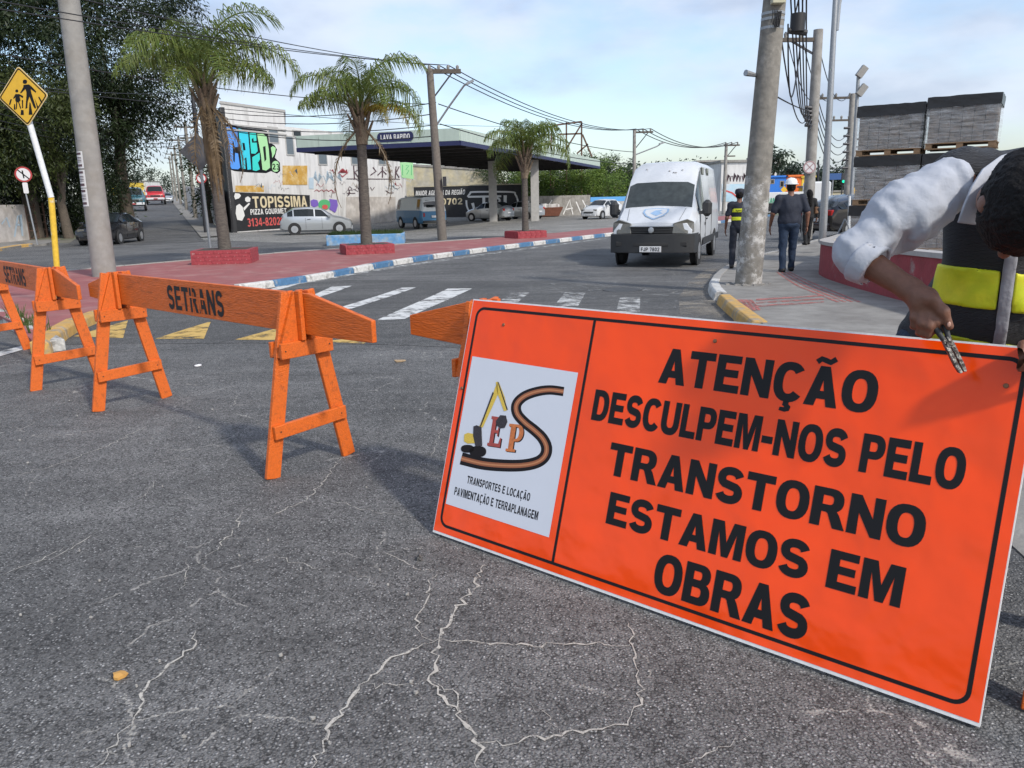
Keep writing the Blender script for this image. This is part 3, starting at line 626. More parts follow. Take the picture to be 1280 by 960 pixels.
for tx, l, r_, bt, tp in (('TRANSPORTES E LOCAÇÃO', (118, 640), (432, 728), (118, 656), (121, 618)), ('PAVIMENTAÇÃO E TERRAPLANAGEM', (54, 700), (472, 822), (54, 714), (60, 674))):
    a0 = FS.px(555+l[0]/4, 440+l[1]/4)[0]; a1 = FS.px(555+r_[0]/4, 440+r_[1]/4)[0]; b0 = FS.px(555+bt[0]/4, 440+bt[1]/4)[1]; b1 = FS.px(555+tp[0]/4, 440+tp[1]/4)[1]
    prints('lettering', FS, text_loops(tx, a0, a1, b0, b1, .13), .0027, 'sign_black', wpn)
sc_ = MB()
for a, b_ in ((SW-.07, SH-.10), (.09, SH-.10), (.10, .10)): sc_.lathe([(.0, 0), (.008, 0), (.007, .004), (0, .005)], 10, c=(a, 0, b_), axis='y')
for i, (a, b_) in enumerate(((SW-.075, SH-.115), (.20, SH-.10), (SW*.55, SH-.075), (.025, SH*.62))):
    s_ = MB(); pr = [(0, 0), (.0075, 0), (.006, .003), (0, .004)]
    vs = []
    for r_, h_ in pr: vs += [FS.P(a+r_*math.cos(2*math.pi*k/12), b_+r_*math.sin(2*math.pi*k/12), .002+h_) for k in range(12)]
    s_.add(vs, [(i_*12+k, i_*12+(k+1) % 12, i_*12+12+(k+1) % 12, i_*12+12+k) for i_ in range(3) for k in range(12)]); wb(s_, 'screw', mat('screw', (.25, .12, .06), .5, .5), sg)
# third barricade right behind the sign
nb = Vector((-ex.y, ex.x)); nb = nb if nb.y > 0 else -nb
e2 = Vector((ex.x, ex.y)); mC = Vector((BLc.x, BLc.y))+nb*.46+e2*.02
barricade('orange barricade behind the big sign with only its left end showing', tuple(mC-e2*.21), tuple(e2))
# ================================================================== VEGETATION
def leafmat(name, col, col2, vs=1.2, rough=.5, tr=.25):
    m = mat(name, col, rough, spec=.35, var=.3, vs=vs, col2=col2, c2s=(.4, .62))
    nt = m.node_tree; N = nt.nodes; L = nt.links; b = N['Principled BSDF']
    tl = N.new('ShaderNodeBsdfTranslucent'); ms = N.new('ShaderNodeMixShader'); ms.inputs[0].default_value = tr
    src = b.inputs['Base Color'].links[0].from_socket; L.new(src, tl.inputs['Color'])
    out = N['Material Output']; L.new(b.outputs[0], ms.inputs[1]); L.new(tl.outputs[0], ms.inputs[2]); L.new(ms.outputs[0], out.inputs['Surface'])
    return m
leafmat('palm_green', (.085, .135, .024), (.17, .20, .05), 6); leafmat('palm_dry', (.20, .14, .075), (.13, .09, .05), 3); leafmat('palm_yellow', (.30, .22, .03), (.18, .17, .04), 3)
mat('palm_trunk', (.11, .095, .08), .9, var=.3, vs=6, col2=(.08, .07, .06), bump=.8, bs=14, stretch=(1, 1, 4)); mat('palm_fibre', (.22, .17, .12), .95, var=.35, vs=10, col2=(.12, .09, .06), bump=.8, bs=30, stretch=(6, 6, 1))
mat('brick_red', (.30, .045, .055), .75, var=.2, vs=5, col2=(.42, .33, .31), c2s=(.63, .72), bump=.3, bs=25)
mat('bark', (.10, .08, .06), .95, var=.3, vs=5, bump=.8, bs=12)
def frond_mesh(name, Ln, droop, nl, ll, seed, lw=.027, dead=False):
    rnd = random.Random(seed); pts = []; a = R(68 if not dead else -35); p = Vector((0, 0, 0)); n = 16; mb = MB()
    for i in range(n+1):
        pts.append(p.copy()); t = i/n; ang = a-droop*(t**1.25); p = p+Vector((math.cos(ang), 0, math.sin(ang)))*Ln/n
    mb.tube(pts, [.028*(1-.85*i/n)+.004 for i in range(n+1)], 5)
    for i in range(nl):
        t = .14+.86*(i+rnd.random()*.6)/nl; k = min(n-1, int(t*n)); q = pts[k].lerp(pts[k+1], t*n-k); d = (pts[k+1]-pts[k]).normalized(); up = Vector((-d.z, 0, d.x))
        le = ll*(math.sin(math.pi*min(1, .18+t*.86))**.6)*rnd.uniform(.75, 1.1)
        for s in (-1, 1):
            if dead and rnd.random() < .35: continue
            out = (Vector((0, s, 0))*rnd.uniform(.7, 1.0)+d*rnd.uniform(.35, .8)+up*rnd.uniform(-.15, .55)).normalized()
            g = Vector((0, 0, -1)); c1 = q+out*le*.45; c2 = c1+(out*.45+g*rnd.uniform(.45, 1.1)).normalized()*le*.35; c3 = c2+(out*.15+g).normalized()*le*.3
            wv = d*lw*.5
            mb.add([q-wv*.5, q+wv*.5, c1+wv, c1-wv, c2+wv*.8, c2-wv*.8, c3], [(0, 1, 2, 3), (3, 2, 4, 5), (5, 4, 6)])
    me = bpy.data.meshes.new(name); me.from_pydata(mb.v, [], mb.f); me.update(); return me
def palm(label, loc, H, rad, lean, Ln, nf, seed, dry, planter=True):
    rnd = random.Random(seed); t = thing('palm_tree', label, 'palm tree', loc, 0, 'palms on the painted island')
    top = Vector((lean[0], lean[1], H)); mb = MB(); n = 26; pa = []; ra = []
    for i in range(n+1):
        f = i/n; pa.append(Vector((lean[0]*f**1.6, lean[1]*f**1.6, H*f))); ra.append(rad*(1.12-.25*f+.05*(i % 2)+(.18*(1-f*6) if f < .16 else 0)))
    mb.tube(pa, ra, 14).build('trunk', 'palm_trunk', t, 60)
    mb = MB()   # crown shaft with old leaf bases
    for k in range(18):
        an = k*2.4; z0 = H-.55+.05*k; a = top+Vector((math.cos(an)*rad*.8, math.sin(an)*rad*.8, z0-H)); mb.tube([a, a+Vector((math.cos(an)*.12, math.sin(an)*.12, .25)), a+Vector((math.cos(an)*.26, math.sin(an)*.26, .55))], [.07, .05, .03], 6)
    mb.tube([top+Vector((0, 0, -.7)), top+Vector((0, 0, -.2)), top+Vector((0, 0, .35))], [rad*1.15, rad*1.2, .06], 10).build('leaf_bases', 'palm_fibre', t, 60)
    if seed == 3:   # skirt of dead sheaths hanging down the trunk
        mb = MB()
        for k in range(90):
            an = rnd.uniform(0, 6.283); z0 = H-rnd.uniform(.1, .9); ln = rnd.uniform(.6, 2.1); r0 = rad*1.15; r1 = rad*rnd.uniform(1.1, 1.45); w2 = rnd.uniform(.02, .06); sx = lean[0]; tq = Vector((-math.sin(an), math.cos(an), 0))*w2
            q = [Vector((sx*(zz/H)**1.6+math.cos(an)*rr2, math.sin(an)*rr2, zz)) for zz, rr2 in ((z0, r0), (z0-ln*.5, r1), (z0-ln, r1*rnd.uniform(.7, 1.0)))]
            mb.add([q[0]-tq, q[0]+tq, q[1]+tq, q[1]-tq, q[2]+tq*.3, q[2]-tq*.3], [(0, 1, 2, 3), (3, 2, 4, 5)])
        mb.build('dead_leaf_skirt', 'palm_dry', t)
    var = [frond_mesh('frond', Ln*(.86+.1*k), 1.9+.28*k, 66, .90*Ln/2.6, seed*10+k) for k in range(4)]
    for me in var: me.materials.append(MATS['palm_green'])
    for k in range(nf):
        an = k*2.39996+rnd.uniform(-.2, .2); tier = k/nf; o = bpy.data.objects.new('frond', var[rnd.randrange(4)]); C.objects.link(o); o.parent = t
        o.location = top+Vector((math.cos(an)*.08, math.sin(an)*.08, .1+.35*(1-tier))); o.rotation_euler = (rnd.uniform(-.25, .25), R(-20+54*tier+rnd.uniform(-8, 8)), an); o.scale = [rnd.uniform(.85, 1.1)]*3
    for k, (an, ln, kind) in enumerate(dry):
        me = frond_mesh('dead_frond', ln, 1.25 if kind == 'dry' else 2.3, 46, .42, seed*17+k, .025, kind == 'dry'); me.materials.append(MATS['palm_dry' if kind == 'dry' else 'palm_yellow'])
        o = bpy.data.objects.new('dead_frond' if kind == 'dry' else 'yellowing_frond', me); C.objects.link(o); o.parent = t; o.location = top+Vector((math.cos(R(an))*rad*.7, math.sin(R(an))*rad*.7, -.25 if kind == 'dry' else .1)); o.rotation_euler = (0, R(10 if kind == 'dry' else 30), R(an))
    return t
def planter(label, loc, wx, wy, h, rz):
    t = thing('planter', label, 'planter', loc, rz, 'red brick planters round the palms')
    th = .14; bw, bh = .24, .095; i = 0; bm_ = MB().box(-bw/2+.0015, bw/2-.0015, -th/2, th/2, 0, bh-.002)
    me = bpy.data.meshes.new('brick'); me.from_pydata(bm_.v, [], bm_.f); me.materials.append(MATS['brick_red'])
    bm = bmesh.new(); bm.from_mesh(me); bmesh.ops.recalc_face_normals(bm, faces=bm.faces); bmesh.ops.bevel(bm, geom=bm.edges[:], offset=.0035, segments=1, affect='EDGES'); bm.to_mesh(me); bm.free()
    for r in range(int(h/bh)):
        for (cx, cy, ln, a) in ((0, -wy/2, wx, 0), (0, wy/2, wx, 0), (-wx/2, 0, wy, 90), (wx/2, 0, wy, 90)):
            n = int(ln/bw); off = (bw/2 if r % 2 else 0)
            for k in range(n):
                s = -ln/2+bw/2+k*ln/n+off*.0+ (bw*.25 if r % 2 else 0)
                o = bpy.data.objects.new('brick', me); C.objects.link(o); o.parent = t; o.rotation_euler = (0, 0, R(a)+random.uniform(-.01, .01))
                o.location = (cx+(s if a == 0 else 0)+random.uniform(-.004, .004), cy+(0 if a == 0 else s)+random.uniform(-.004, .004), r*bh)
    MB().box(-wx/2-.055, wx/2+.055, -wy/2-.055, wy/2+.055, 0, h-.03).build('core', 'brick_red', t)
    MB().box(-wx/2+.05, wx/2-.05, -wy/2+.05, wy/2-.05, h-.03, h-.02).build('soil', mat('soil', (.06, .045, .035), .95, bump=.6, bs=30), t)
    return t
pz = lambda p: (p.x, p.y, p.z)
P1 = gnd(283, 328, .115); P2 = gnd(459, 316, .115); P3 = gnd(657, 297, .115)
planter('worn red brick planter round the left palm', pz(P1), 1.45, 1.2, .40, R(8)); planter('red brick planter round the middle palm', pz(P2), 1.4, 1.2, .30, R(20)); planter('low red brick planter round the small far palm', pz(P3), 1.25, 1.0, .29, R(30))
palm('tall palm with a brown dead skirt down its trunk, left of the graffiti wall', pz(P1), 4.5, .15, (-.10, 0, 0), 2.9, 16, 3, [(20, 2.3, 'dry'), (-60, 2.6, 'dry'), (-100, 2.2, 'dry'), (-25, 1.9, 'dry')])
palm('middle palm with yellowing and hanging dead fronds before the station', pz(P2), 4.0, .155, (.06, 0, 0), 2.7, 15, 5, [(195, 2.6, 'dry'), (-10, 2.5, 'dry'), (10, 2.2, 'dry'), (-20, 2.0, 'yel'), (5, 2.2, 'yel'), (-48, 1.8, 'yel')])
palm('smallest palm in front of the filling station canopy', pz(P3), 3.05, .125, (0, 0, 0), 2.15, 15, 8, [])
# leafy trees: leaves gathered in clumps through the crown
def crown(mb, cx, r, n_cl, n_lf, lf, rnd, hang=.6, shell=.55, asp=3.2, cs=.9):
    cx = Vector(cx); r = Vector(r)
    for c in range(n_cl):
        while True:
            q = Vector((rnd.uniform(-1, 1), rnd.uniform(-1, 1), rnd.uniform(-1, 1)))
            if shell < q.length <= 1: break
        cc = cx+Vector((q.x*r.x, q.y*r.y, q.z*r.z)); cr_ = cs*rnd.uniform(.6, 1.3)
        for k in range(n_lf):
            o = Vector((rnd.gauss(0, .45), rnd.gauss(0, .45), rnd.gauss(-.1, .38)))*cr_; p = cc+o
            d = (Vector((rnd.uniform(-1, 1), rnd.uniform(-1, 1), -hang+rnd.uniform(-.5, .5)))+o*.6).normalized(); u = d.cross(Vector((rnd.uniform(-1, 1), rnd.uniform(-1, 1), rnd.uniform(-.3, 1)))).normalized()
            l = lf*rnd.uniform(.6, 1.3); w_ = l/asp; mb.add([p, p+d*l*.5+u*w_*.5, p+d*l, p+d*l*.5-u*w_*.5], [(0, 1, 2, 3)])
def tree(name, label, loc, trunk, crowns, m, n_cl, n_lf, lf, seed, group=None, hang=.6, cat='tree', shell=.25, asp=3.6, cs=1.0, limbs=6):
    rnd = random.Random(seed); t = thing(name, label, cat, loc, 0, group); mb = MB(); H, r0 = trunk
    mb.tube([(0, 0, -.1), (rnd.uniform(-.2, .2), 0, H*.4), (rnd.uniform(-.4, .4), rnd.uniform(-.3, .3), H*.75), (0, 0, H)], [r0*1.3, r0, r0*.8, r0*.5], 9)
    for k in range(limbs):
        c_, r_ = crowns[k % len(crowns)]; a = Vector((0, 0, H*rnd.uniform(.35, .85))); b = Vector(c_)+Vector((rnd.uniform(-.6, .6)*r_[0], rnd.uniform(-.6, .6)*r_[1], rnd.uniform(-.4, .5)*r_[2])); mb.tube([a, a.lerp(b, .5)+Vector((0, 0, .3)), b], [r0*.5, r0*.3, r0*.1], 6)
    mb.build('trunk', 'bark', t, 60); mb = MB(); tot = sum(r_[0]*r_[2] for _, r_ in crowns)
    for c_, r_ in crowns: crown(mb, c_, r_, max(3, int(n_cl*r_[0]*r_[2]/tot)), n_lf, lf, rnd, hang, shell, asp, cs)
    me = bpy.data.meshes.new('crown'); me.from_pydata(mb.v, [], mb.f); me.update(); link('crown', me, m, t, fix=False)
    return t
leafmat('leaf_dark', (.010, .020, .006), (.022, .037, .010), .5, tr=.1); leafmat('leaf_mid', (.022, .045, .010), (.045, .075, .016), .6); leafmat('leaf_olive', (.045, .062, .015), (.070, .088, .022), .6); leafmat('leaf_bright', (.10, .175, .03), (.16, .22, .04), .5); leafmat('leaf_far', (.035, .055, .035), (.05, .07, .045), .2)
BZ = -.25
g = 'dark trees massed at the left'
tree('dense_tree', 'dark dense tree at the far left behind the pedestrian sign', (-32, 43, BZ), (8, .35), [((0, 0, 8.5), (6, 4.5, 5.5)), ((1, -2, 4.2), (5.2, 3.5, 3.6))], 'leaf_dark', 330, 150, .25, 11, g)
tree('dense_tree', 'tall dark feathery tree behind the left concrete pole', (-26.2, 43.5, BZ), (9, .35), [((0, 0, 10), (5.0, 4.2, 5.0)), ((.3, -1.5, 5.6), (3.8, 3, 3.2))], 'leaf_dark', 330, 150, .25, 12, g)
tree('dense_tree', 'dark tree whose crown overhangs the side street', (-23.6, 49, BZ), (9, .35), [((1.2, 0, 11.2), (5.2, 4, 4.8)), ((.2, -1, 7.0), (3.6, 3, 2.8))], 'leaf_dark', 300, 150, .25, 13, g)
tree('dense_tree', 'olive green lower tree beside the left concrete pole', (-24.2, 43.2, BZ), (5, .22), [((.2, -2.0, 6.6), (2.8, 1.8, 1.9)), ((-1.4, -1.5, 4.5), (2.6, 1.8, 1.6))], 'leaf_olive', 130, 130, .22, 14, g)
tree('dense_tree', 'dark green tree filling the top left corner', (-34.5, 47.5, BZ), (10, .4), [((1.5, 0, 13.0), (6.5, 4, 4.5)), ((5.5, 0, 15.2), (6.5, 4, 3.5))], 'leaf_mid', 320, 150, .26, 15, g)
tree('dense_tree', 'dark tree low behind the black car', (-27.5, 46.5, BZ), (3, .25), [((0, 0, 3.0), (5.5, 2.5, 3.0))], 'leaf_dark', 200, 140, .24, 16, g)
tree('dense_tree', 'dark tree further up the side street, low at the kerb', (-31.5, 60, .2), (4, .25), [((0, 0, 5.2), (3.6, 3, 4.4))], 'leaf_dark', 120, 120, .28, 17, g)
tree('shrub_tree', 'bright green small tree by the fence right of the side street', (-21.3, 56.5, BZ), (3.6, .14), [((0, 0, 4.2), (1.8, 1.8, 1.8)), ((.6, 0, 2.4), (1.4, 1.4, 1.4)), ((-1.2, .4, 5.3), (1.1, 1.1, .9))], 'leaf_mid', 46, 60, .28, 18, hang=.2)
# bushes beyond the station
g = 'bushes behind the station fence'
for i, (u, v, Y, r_, m, lb) in enumerate(((690, 236, 84, (3.6, 2.5, 2.6), 'leaf_bright', 'bright green bush right of the canopy columns'), (712, 226, 88, (3.8, 2.5, 3.2), 'leaf_mid', 'mid green rounded tree behind the grey fence'), (735, 237, 84, (3.6, 2.5, 2.5), 'leaf_bright', 'pale green bush above the grey graffiti fence'),
      (757, 234, 86, (3.4, 2.5, 2.9), 'leaf_bright', 'light green bush above the blue fence'), (772, 229, 90, (3.2, 2.5, 3.0), 'leaf_mid', 'green tree just left of the white van'), (628, 222, 92, (3.6, 2.5, 2.2), 'leaf_mid', 'green tree between the canopy columns'), (666, 232, 86, (2.8, 2.2, 2.2), 'leaf_bright', 'yellow green bush behind the far column'), (745, 214, 96, (3.4, 2.5, 2.2), 'leaf_mid', 'darker tree rising behind the green bushes'))):
    p = at(u, v, Y); tree('bush', lb, (p.x, p.y, BZ), (max(1.5, p.z+.3), .12), [((0, 0, p.z-BZ), r_)], m, 60, 110, .28, 30+i, g, hang=.1, cat='bush', cs=.8, shell=.4)
# far woods along the horizon
def woods(name, us, Y, top, m, seed, thick=10):
    rnd = random.Random(seed); mb = MB()
    for u, v in us:
        p = at(u, v, Y); crown(mb, (p.x, p.y, p.z*.55), (thick*.55, 6, max(1.5, p.z*.52)), 40, 60, .6, rnd, .2, .3, 2, 1.6)
    me = bpy.data.meshes.new(name); me.from_pydata(mb.v, [], mb.f); me.update(); return tag(link(name, me, m, None, fix=False), top, 'trees', kind='stuff')
woods('far_woods', [(835, 205), (855, 203), (880, 204), (900, 206)], 170, 'far dark trees showing above the white van roof', 'leaf_far', 51, 14)
woods('far_woods', [(1020, 214), (1040, 204), (1062, 212), (1085, 215), (1115, 214), (1150, 213), (1190, 212), (1240, 210)], 150, 'far trees along the road at the right horizon', 'leaf_far', 52, 14)
woods('far_woods', [(165, 212), (180, 210), (195, 215), (210, 222)], 260, 'far wooded hill closing the side street', 'leaf_far', 53, 22)
woods('far_woods', [(790, 222), (770, 214), (700, 218), (650, 224), (600, 226), (540, 228)], 150, 'far trees behind the filling station', 'leaf_far', 54, 16)
for i, (u, v, Y, lb) in enumerate(((964, 196, 110, 'small palm crown above the blue shop'), (793, 216, 120, 'small far palm left of the van roof'), (986, 212, 130, 'round dark tree behind the orange shop'))):
    p = at(u, v, Y); tree('far_tree', lb, (p.x, p.y, BZ), (p.z+.3, .25), [((0, 0, p.z-BZ), (2.2, 2.2, 1.6))], 'leaf_far', 16, 40, .8, 70+i, None, .4)

# weeds at the island's nose and along the kerb
leafmat('weed_green', (.07, .12, .03), (.12, .15, .05), 8)
for i, (u, v, n, lb) in enumerate(((20, 398, 60, 'weed tuft growing from the white kerb at the left edge'), (33, 408, 40, 'smaller weed tuft on the island nose kerb'), (48, 417, 26, 'tiny weed sprout at the island nose'))):
    rnd = random.Random(80+i); g_ = gnd(u, v, .1); t = thing('weed_tuft', lb, 'weed', tuple(g_), 0, 'weeds on the island kerb'); mb = MB()
    for k in range(n):
        a = rnd.uniform(0, 6.28); r_ = rnd.uniform(0, .12); x, y = r_*math.cos(a), r_*math.sin(a); h_ = rnd.uniform(.05, .22); dx, dy = rnd.gauss(0, .05), rnd.gauss(0, .05); mb.add([(x-.006, y, -.01), (x+.006, y, -.01), (x+dx*.5+.005, y+dy*.5, h_*.6), (x+dx*.5-.005, y+dy*.5, h_*.6), (x+dx, y+dy, h_)], [(0, 1, 2, 3), (3, 2, 4)])
    mb.build('blades', 'weed_green', t)
# ================================================================== BUILDINGS, STATION, WALLS
mat('plaster_white', (.64, .63, .61), .8, var=.10, vs=1.6, col2=(.34, .32, .30), c2s=(.53, .72), bump=.2, bs=12, stretch=(1, 1, .16))
mat('plaster_dirty', (.46, .42, .38), .85, var=.15, vs=1.0, col2=(.58, .54, .50), bump=.2, bs=10)
mat('plaster_yellow', (.48, .42, .28), .85, var=.2, vs=.7, col2=(.40, .37, .30))
mat('black_wall', (.022, .022, .024), .6, var=.2, vs=2); mat('print_white', (.72, .71, .68), .7); mat('print_cream', (.66, .56, .36), .7); mat('print_red', (.60, .10, .09), .7); mat('print_ochre', (.52, .30, .06), .75, var=.12, vs=2, col2=(.62, .45, .2)); mat('g_blue', (.09, .30, .78), .6); mat('g_cyan', (.04, .56, .70), .6); mat('g_teal', (.04, .62, .55), .6); mat('g_green', (.38, .68, .34), .6); mat('g_purple', (.20, .12, .48), .6); mat('g_dkgreen', (.10, .45, .18), .6); mat('g_tag', (.10, .06, .07), .7); mat('g_red', (.34, .06, .07), .7); mat('g_pale', (.45, .55, .62), .7); mat('shutter', (.13, .16, .18), .7, var=.1, vs=3); mat('glass_dark', (.012, .014, .016), .08, spec=.6); mat('concrete', (.30, .285, .26), .85, var=.14, vs=2.2, col2=(.22, .205, .185), bump=.25, bs=30); mat('concrete_light', (.40, .39, .37), .85, var=.1, vs=2)
def slabw(name, fr, loops, th, m, parent, off=0, dv=None):
    """a wall slab standing on a frame, th thick behind it (or running back along dv)"""
    mb = MB()
    for pts in loops:
        if dv: mb.prism(pts, lambda p, h: fr.P(p[0], p[1], off)+dv*h, 0, th)
        else: mb.prism(pts, lambda p, h: fr.P(p[0], p[1], h), off, off-th)
    return wb(mb, name, m, parent)
A0 = Vector((-17.1, 48.8, BZ)); A1 = Vector((-8.6, 67.5, BZ))
FW = Frame(A0, A1-A0, (0, 0, 1)); WL = (A1-A0).length
bld = thing('graffiti_building', 'white warehouse covered in graffiti behind the palms', 'building', tuple(A0), 0)
BV = Vector((-.27, .963, 0)); px = FW.px; top0 = px(279, 130)[1]; sA = px(360, 200)[0]
sB = px(432, 200)[0]
slabw('wall', FW, [[(0, 0), (sA, 0), (sA, top0), (0, top0)]], 9, 'plaster_white', bld, 0, BV)
slabw('wall', FW, [[(sA, 0), (WL, 0), (WL, 5.2), (sB, 5.6), (sB, top0-.9), (sA, top0-.9)]], 9, 'plaster_white', bld, -.02, BV)
slabw('parapet', FW, [[(-.1, top0), (sA+.1, top0), (sA+.1, top0+.15), (-.1, top0+.15)]], 9, 'concrete_light', bld, .06, BV)
for (u, v) in ((279, 158), (279, 164)): b_ = px(300, v)[1]; slabw('ledge', FW, [[(0, b_), (sA, b_), (sA, b_+.1), (0, b_+.1)]], .2, 'concrete_light', bld, .08)
sv_ = Vector((-.42, .907, 0)); q_ = [A0+Vector((-.05, -.02, 0)), A0+Vector((-.05, -.02, 0))+sv_*9]; wb(MB().add([q_[0], q_[1], q_[1]+Vector((0, 0, top0-.2)), q_[0]+Vector((0, 0, top0-.2))]+[x+Vector((.25, .12, 0)) for x in (q_[0], q_[1], q_[1]+Vector((0, 0, top0-.2)), q_[0]+Vector((0, 0, top0-.2)))], [(0, 1, 2, 3), (7, 6, 5, 4), (0, 4, 5, 1), (1, 5, 6, 2), (2, 6, 7, 3), (3, 7, 4, 0)]), 'side_shade_slab', 'black_wall', bld)  # black slab: shade on the building's street side, put into its colour
def opening(name, u0, v0, u1, v1, m, off=.03):
    a, b_ = px(u0, v1); c, d = px(u1, v0); o = slabw(name, FW, [[(a, b_), (c, b_), (c, d), (a, d)]], .05, 'concrete_light', bld, off)
    slabw('pane', FW, [[(a+.08, b_+.08), (c-.08, b_+.08), (c-.08, d-.08), (a+.08, d-.08)]], .02, m, o, off+.006)
opening('window', 336, 159, 347, 179, 'shutter'); opening('window', 358, 170, 366, 194, 'shutter'); opening('window', 366, 163, 376, 171, 'glass_dark'); opening('window', 398, 189, 408, 206, 'shutter'); opening('window', 439, 195, 448, 206, 'shutter'); opening('window', 473, 199, 482, 206, 'shutter')
zb_ = lambda pts: [px(270+x/9.6, 120+y/9.6) for x, y in pts]
def gp(name, polys, off, m):
    for q in polys[1:]: prints(name, FW, [[zb_(l) for l in q]], off, m, bld)
    polys = polys[:1]; return prints(name, FW, [[zb_(l) for l in ls] for ls in polys], off, m, bld)
gp('graffiti', [[[(110, 340), (160, 335), (260, 372), (400, 390), (540, 405), (610, 420), (645, 560), (700, 590), (730, 640), (705, 740), (765, 800), (770, 900), (730, 930), (660, 900), (600, 925), (380, 915), (220, 900), (165, 880), (135, 620)]]], .012, 'sign_black')
gp('graffiti', [[[(120, 375), (150, 365), (235, 385), (255, 420), (262, 610), (225, 615), (205, 540), (195, 560), (205, 780), (222, 800), (225, 680), (262, 690), (288, 860), (262, 880), (185, 875), (160, 820)]]], .020, 'g_blue')
gp('graffiti', [[[(268, 390), (380, 425), (420, 880), (375, 885), (362, 740), (345, 740), (352, 875), (310, 875), (290, 700)], [(312, 560), (340, 565), (352, 650), (325, 655)]]], .020, 'g_cyan')
gp('graffiti', [[[(398, 440), (440, 430), (478, 450), (482, 540), (450, 545), (445, 500), (425, 520), (430, 560), (485, 560), (498, 660), (470, 692), (420, 690)]], [[(432, 735), (520, 680), (525, 760), (500, 800), (525, 880), (480, 900), (438, 890)]]], .020, 'g_teal')
gp('graffiti', [[[(490, 455), (560, 450), (605, 490), (630, 640), (648, 860), (600, 895), (555, 885), (535, 700)], [(560, 610), (590, 600), (602, 760), (580, 790)]], [[(655, 620), (680, 600), (715, 625), (705, 690), (672, 745), (668, 690)]], [ell(712, 845, 44, 66, 0, 345, 18)]], .020, 'g_green')
a0, b0 = px(270+678/9.6, 120+882/9.6); a1, b1 = px(270+752/9.6, 120+815/9.6); prints('graffiti', FW, text_loops('23', a0, a1, b0, b1, .2), .026, 'sign_black', bld)
def rp(name, u0, v0, u1, v1, m, off=.01): return prints(name, FW, [[[px(u0, v1), px(u1, v1+(v1-291)*0), px(u1, v0), px(u0, v0)]]], off, m, bld)
rp('paint_patch', 353, 207, 384, 231, 'print_ochre'); rp('paint_patch', 294, 232, 330, 240, 'print_ochre')
# advert painted on black
blk = prints('painted_advert', FW, [[[px(289, 290), px(388, 283), px(387, 244), px(289, 240)]]], .012, 'black_wall', bld)
def tx(t, l, r_, bt, tp, m, fr=FW, par=bld, off=.02, gap=.12, slant=0, name='lettering'):
    a0, a1 = fr.px(*l)[0], fr.px(*r_)[0]; b0, b1 = fr.px(*bt)[1], fr.px(*tp)[1]; return prints(name, fr, text_loops(t, a0, a1, b0, b1, gap, slant), off, m, par)
tx('TOPISSIMA', (316, 258), (384, 258), (319, 260), (317, 245.5), 'print_cream'); tx('PIZZA GOURMET', (313, 268), (358, 266), (313, 268.5), (313, 261.5), 'print_white'); tx('3134-8202', (309, 280), (350, 279), (309, 283.5), (309, 273), 'print_red')
prints('chef_figure', FW, [[[px(291+x/7.5, 240+y/7.5) for x, y in l]] for l in ([(10, 40), (20, 10), (60, 15), (75, 35), (55, 60), (20, 70)], [(30, 130), (60, 110), (90, 140), (110, 220), (85, 270), (40, 260), (25, 200)], [(115, 55), (140, 40), (165, 60), (160, 90), (130, 95), (112, 80)], [(95, 150), (150, 100), (158, 112), (105, 175)])], .02, 'print_white', bld)
for l in ([(0, 20), (25, 8), (60, 15), (75, 60), (30, 80), (5, 60)], [(165, 5), (230, 12), (240, 60), (225, 110), (215, 125), (165, 95)]): prints('graffiti', FW, [[[px(388+x/7, 248+y/7) for x, y in l]]], .012, 'g_purple', bld)
prints('graffiti', FW, [[[px(388+x/7, 248+y/7) for x, y in ell(120, 55, 52, 45, 0, 345, 18)]]], .02, 'g_dkgreen', bld); prints('graffiti', FW, [[[px(388+x/7, 248+y/7) for x, y in ell(125, 75, 26, 20, 0, 345, 12)]]], .028, 'print_red', bld)
def tags(path_list, m, wpx, off=.014):
    for pl in path_list: prints('graffiti', FW, [[[px(*q) for q in stroke(pl, wpx)]]], off, m, bld)
tags([[(428, 211), (434, 216), (428, 221), (423, 216), (428, 211)]], 'g_red', 1.6)
tags([[(442, 207), (443, 223)], [(448, 212), (443, 215), (449, 223)], [(466, 209), (470, 214), (463, 219)], [(478, 208), (478, 222)], [(472, 219), (478, 213), (483, 218)], [(495, 208), (494, 223)], [(499, 208), (495, 216), (499, 222)]], 'g_tag', 1.4)
tags([[(433, 223.5), (500, 223.8)], [(434, 241.5), (444, 241.5)], [(482, 238), (486, 241), (492, 241)], [(435, 236), (437, 233), (440, 236), (437, 238), (435, 236)], [(444, 238), (446, 233), (449, 238)], [(452, 233), (452, 238), (456, 236)], [(463, 234), (465, 238), (468, 234)]], 'g_tag', .9)
tags([[(392+i*5, 222+(i % 2)*8), (394+i*5, 213+(i % 3)*3), (397+i*5, 226-(i % 2)*5)] for i in range(7)], 'g_pale', .7)
rs_ = random.Random(12)
for k_ in range(34):
    u_ = rs_.uniform(292, 510); v_ = rs_.uniform(206, 246) if u_ > 345 else rs_.uniform(218, 238); n_ = rs_.randint(3, 6); pl = [(u_, v_)]
    for _ in range(n_): pl.append((pl[-1][0]+rs_.uniform(.6, 3.0), v_+rs_.uniform(-4, 4)))
    tags([pl], rs_.choice(['g_pale', 'g_pale', 'plaster_dirty', 'g_red', 'shutter', 'g_tag']), rs_.uniform(.35, .7), .011)
tags([[(393+i*6, 239), (396+i*6, 237), (399+i*6, 239.5)] for i in range(4)], 'g_red', .8)
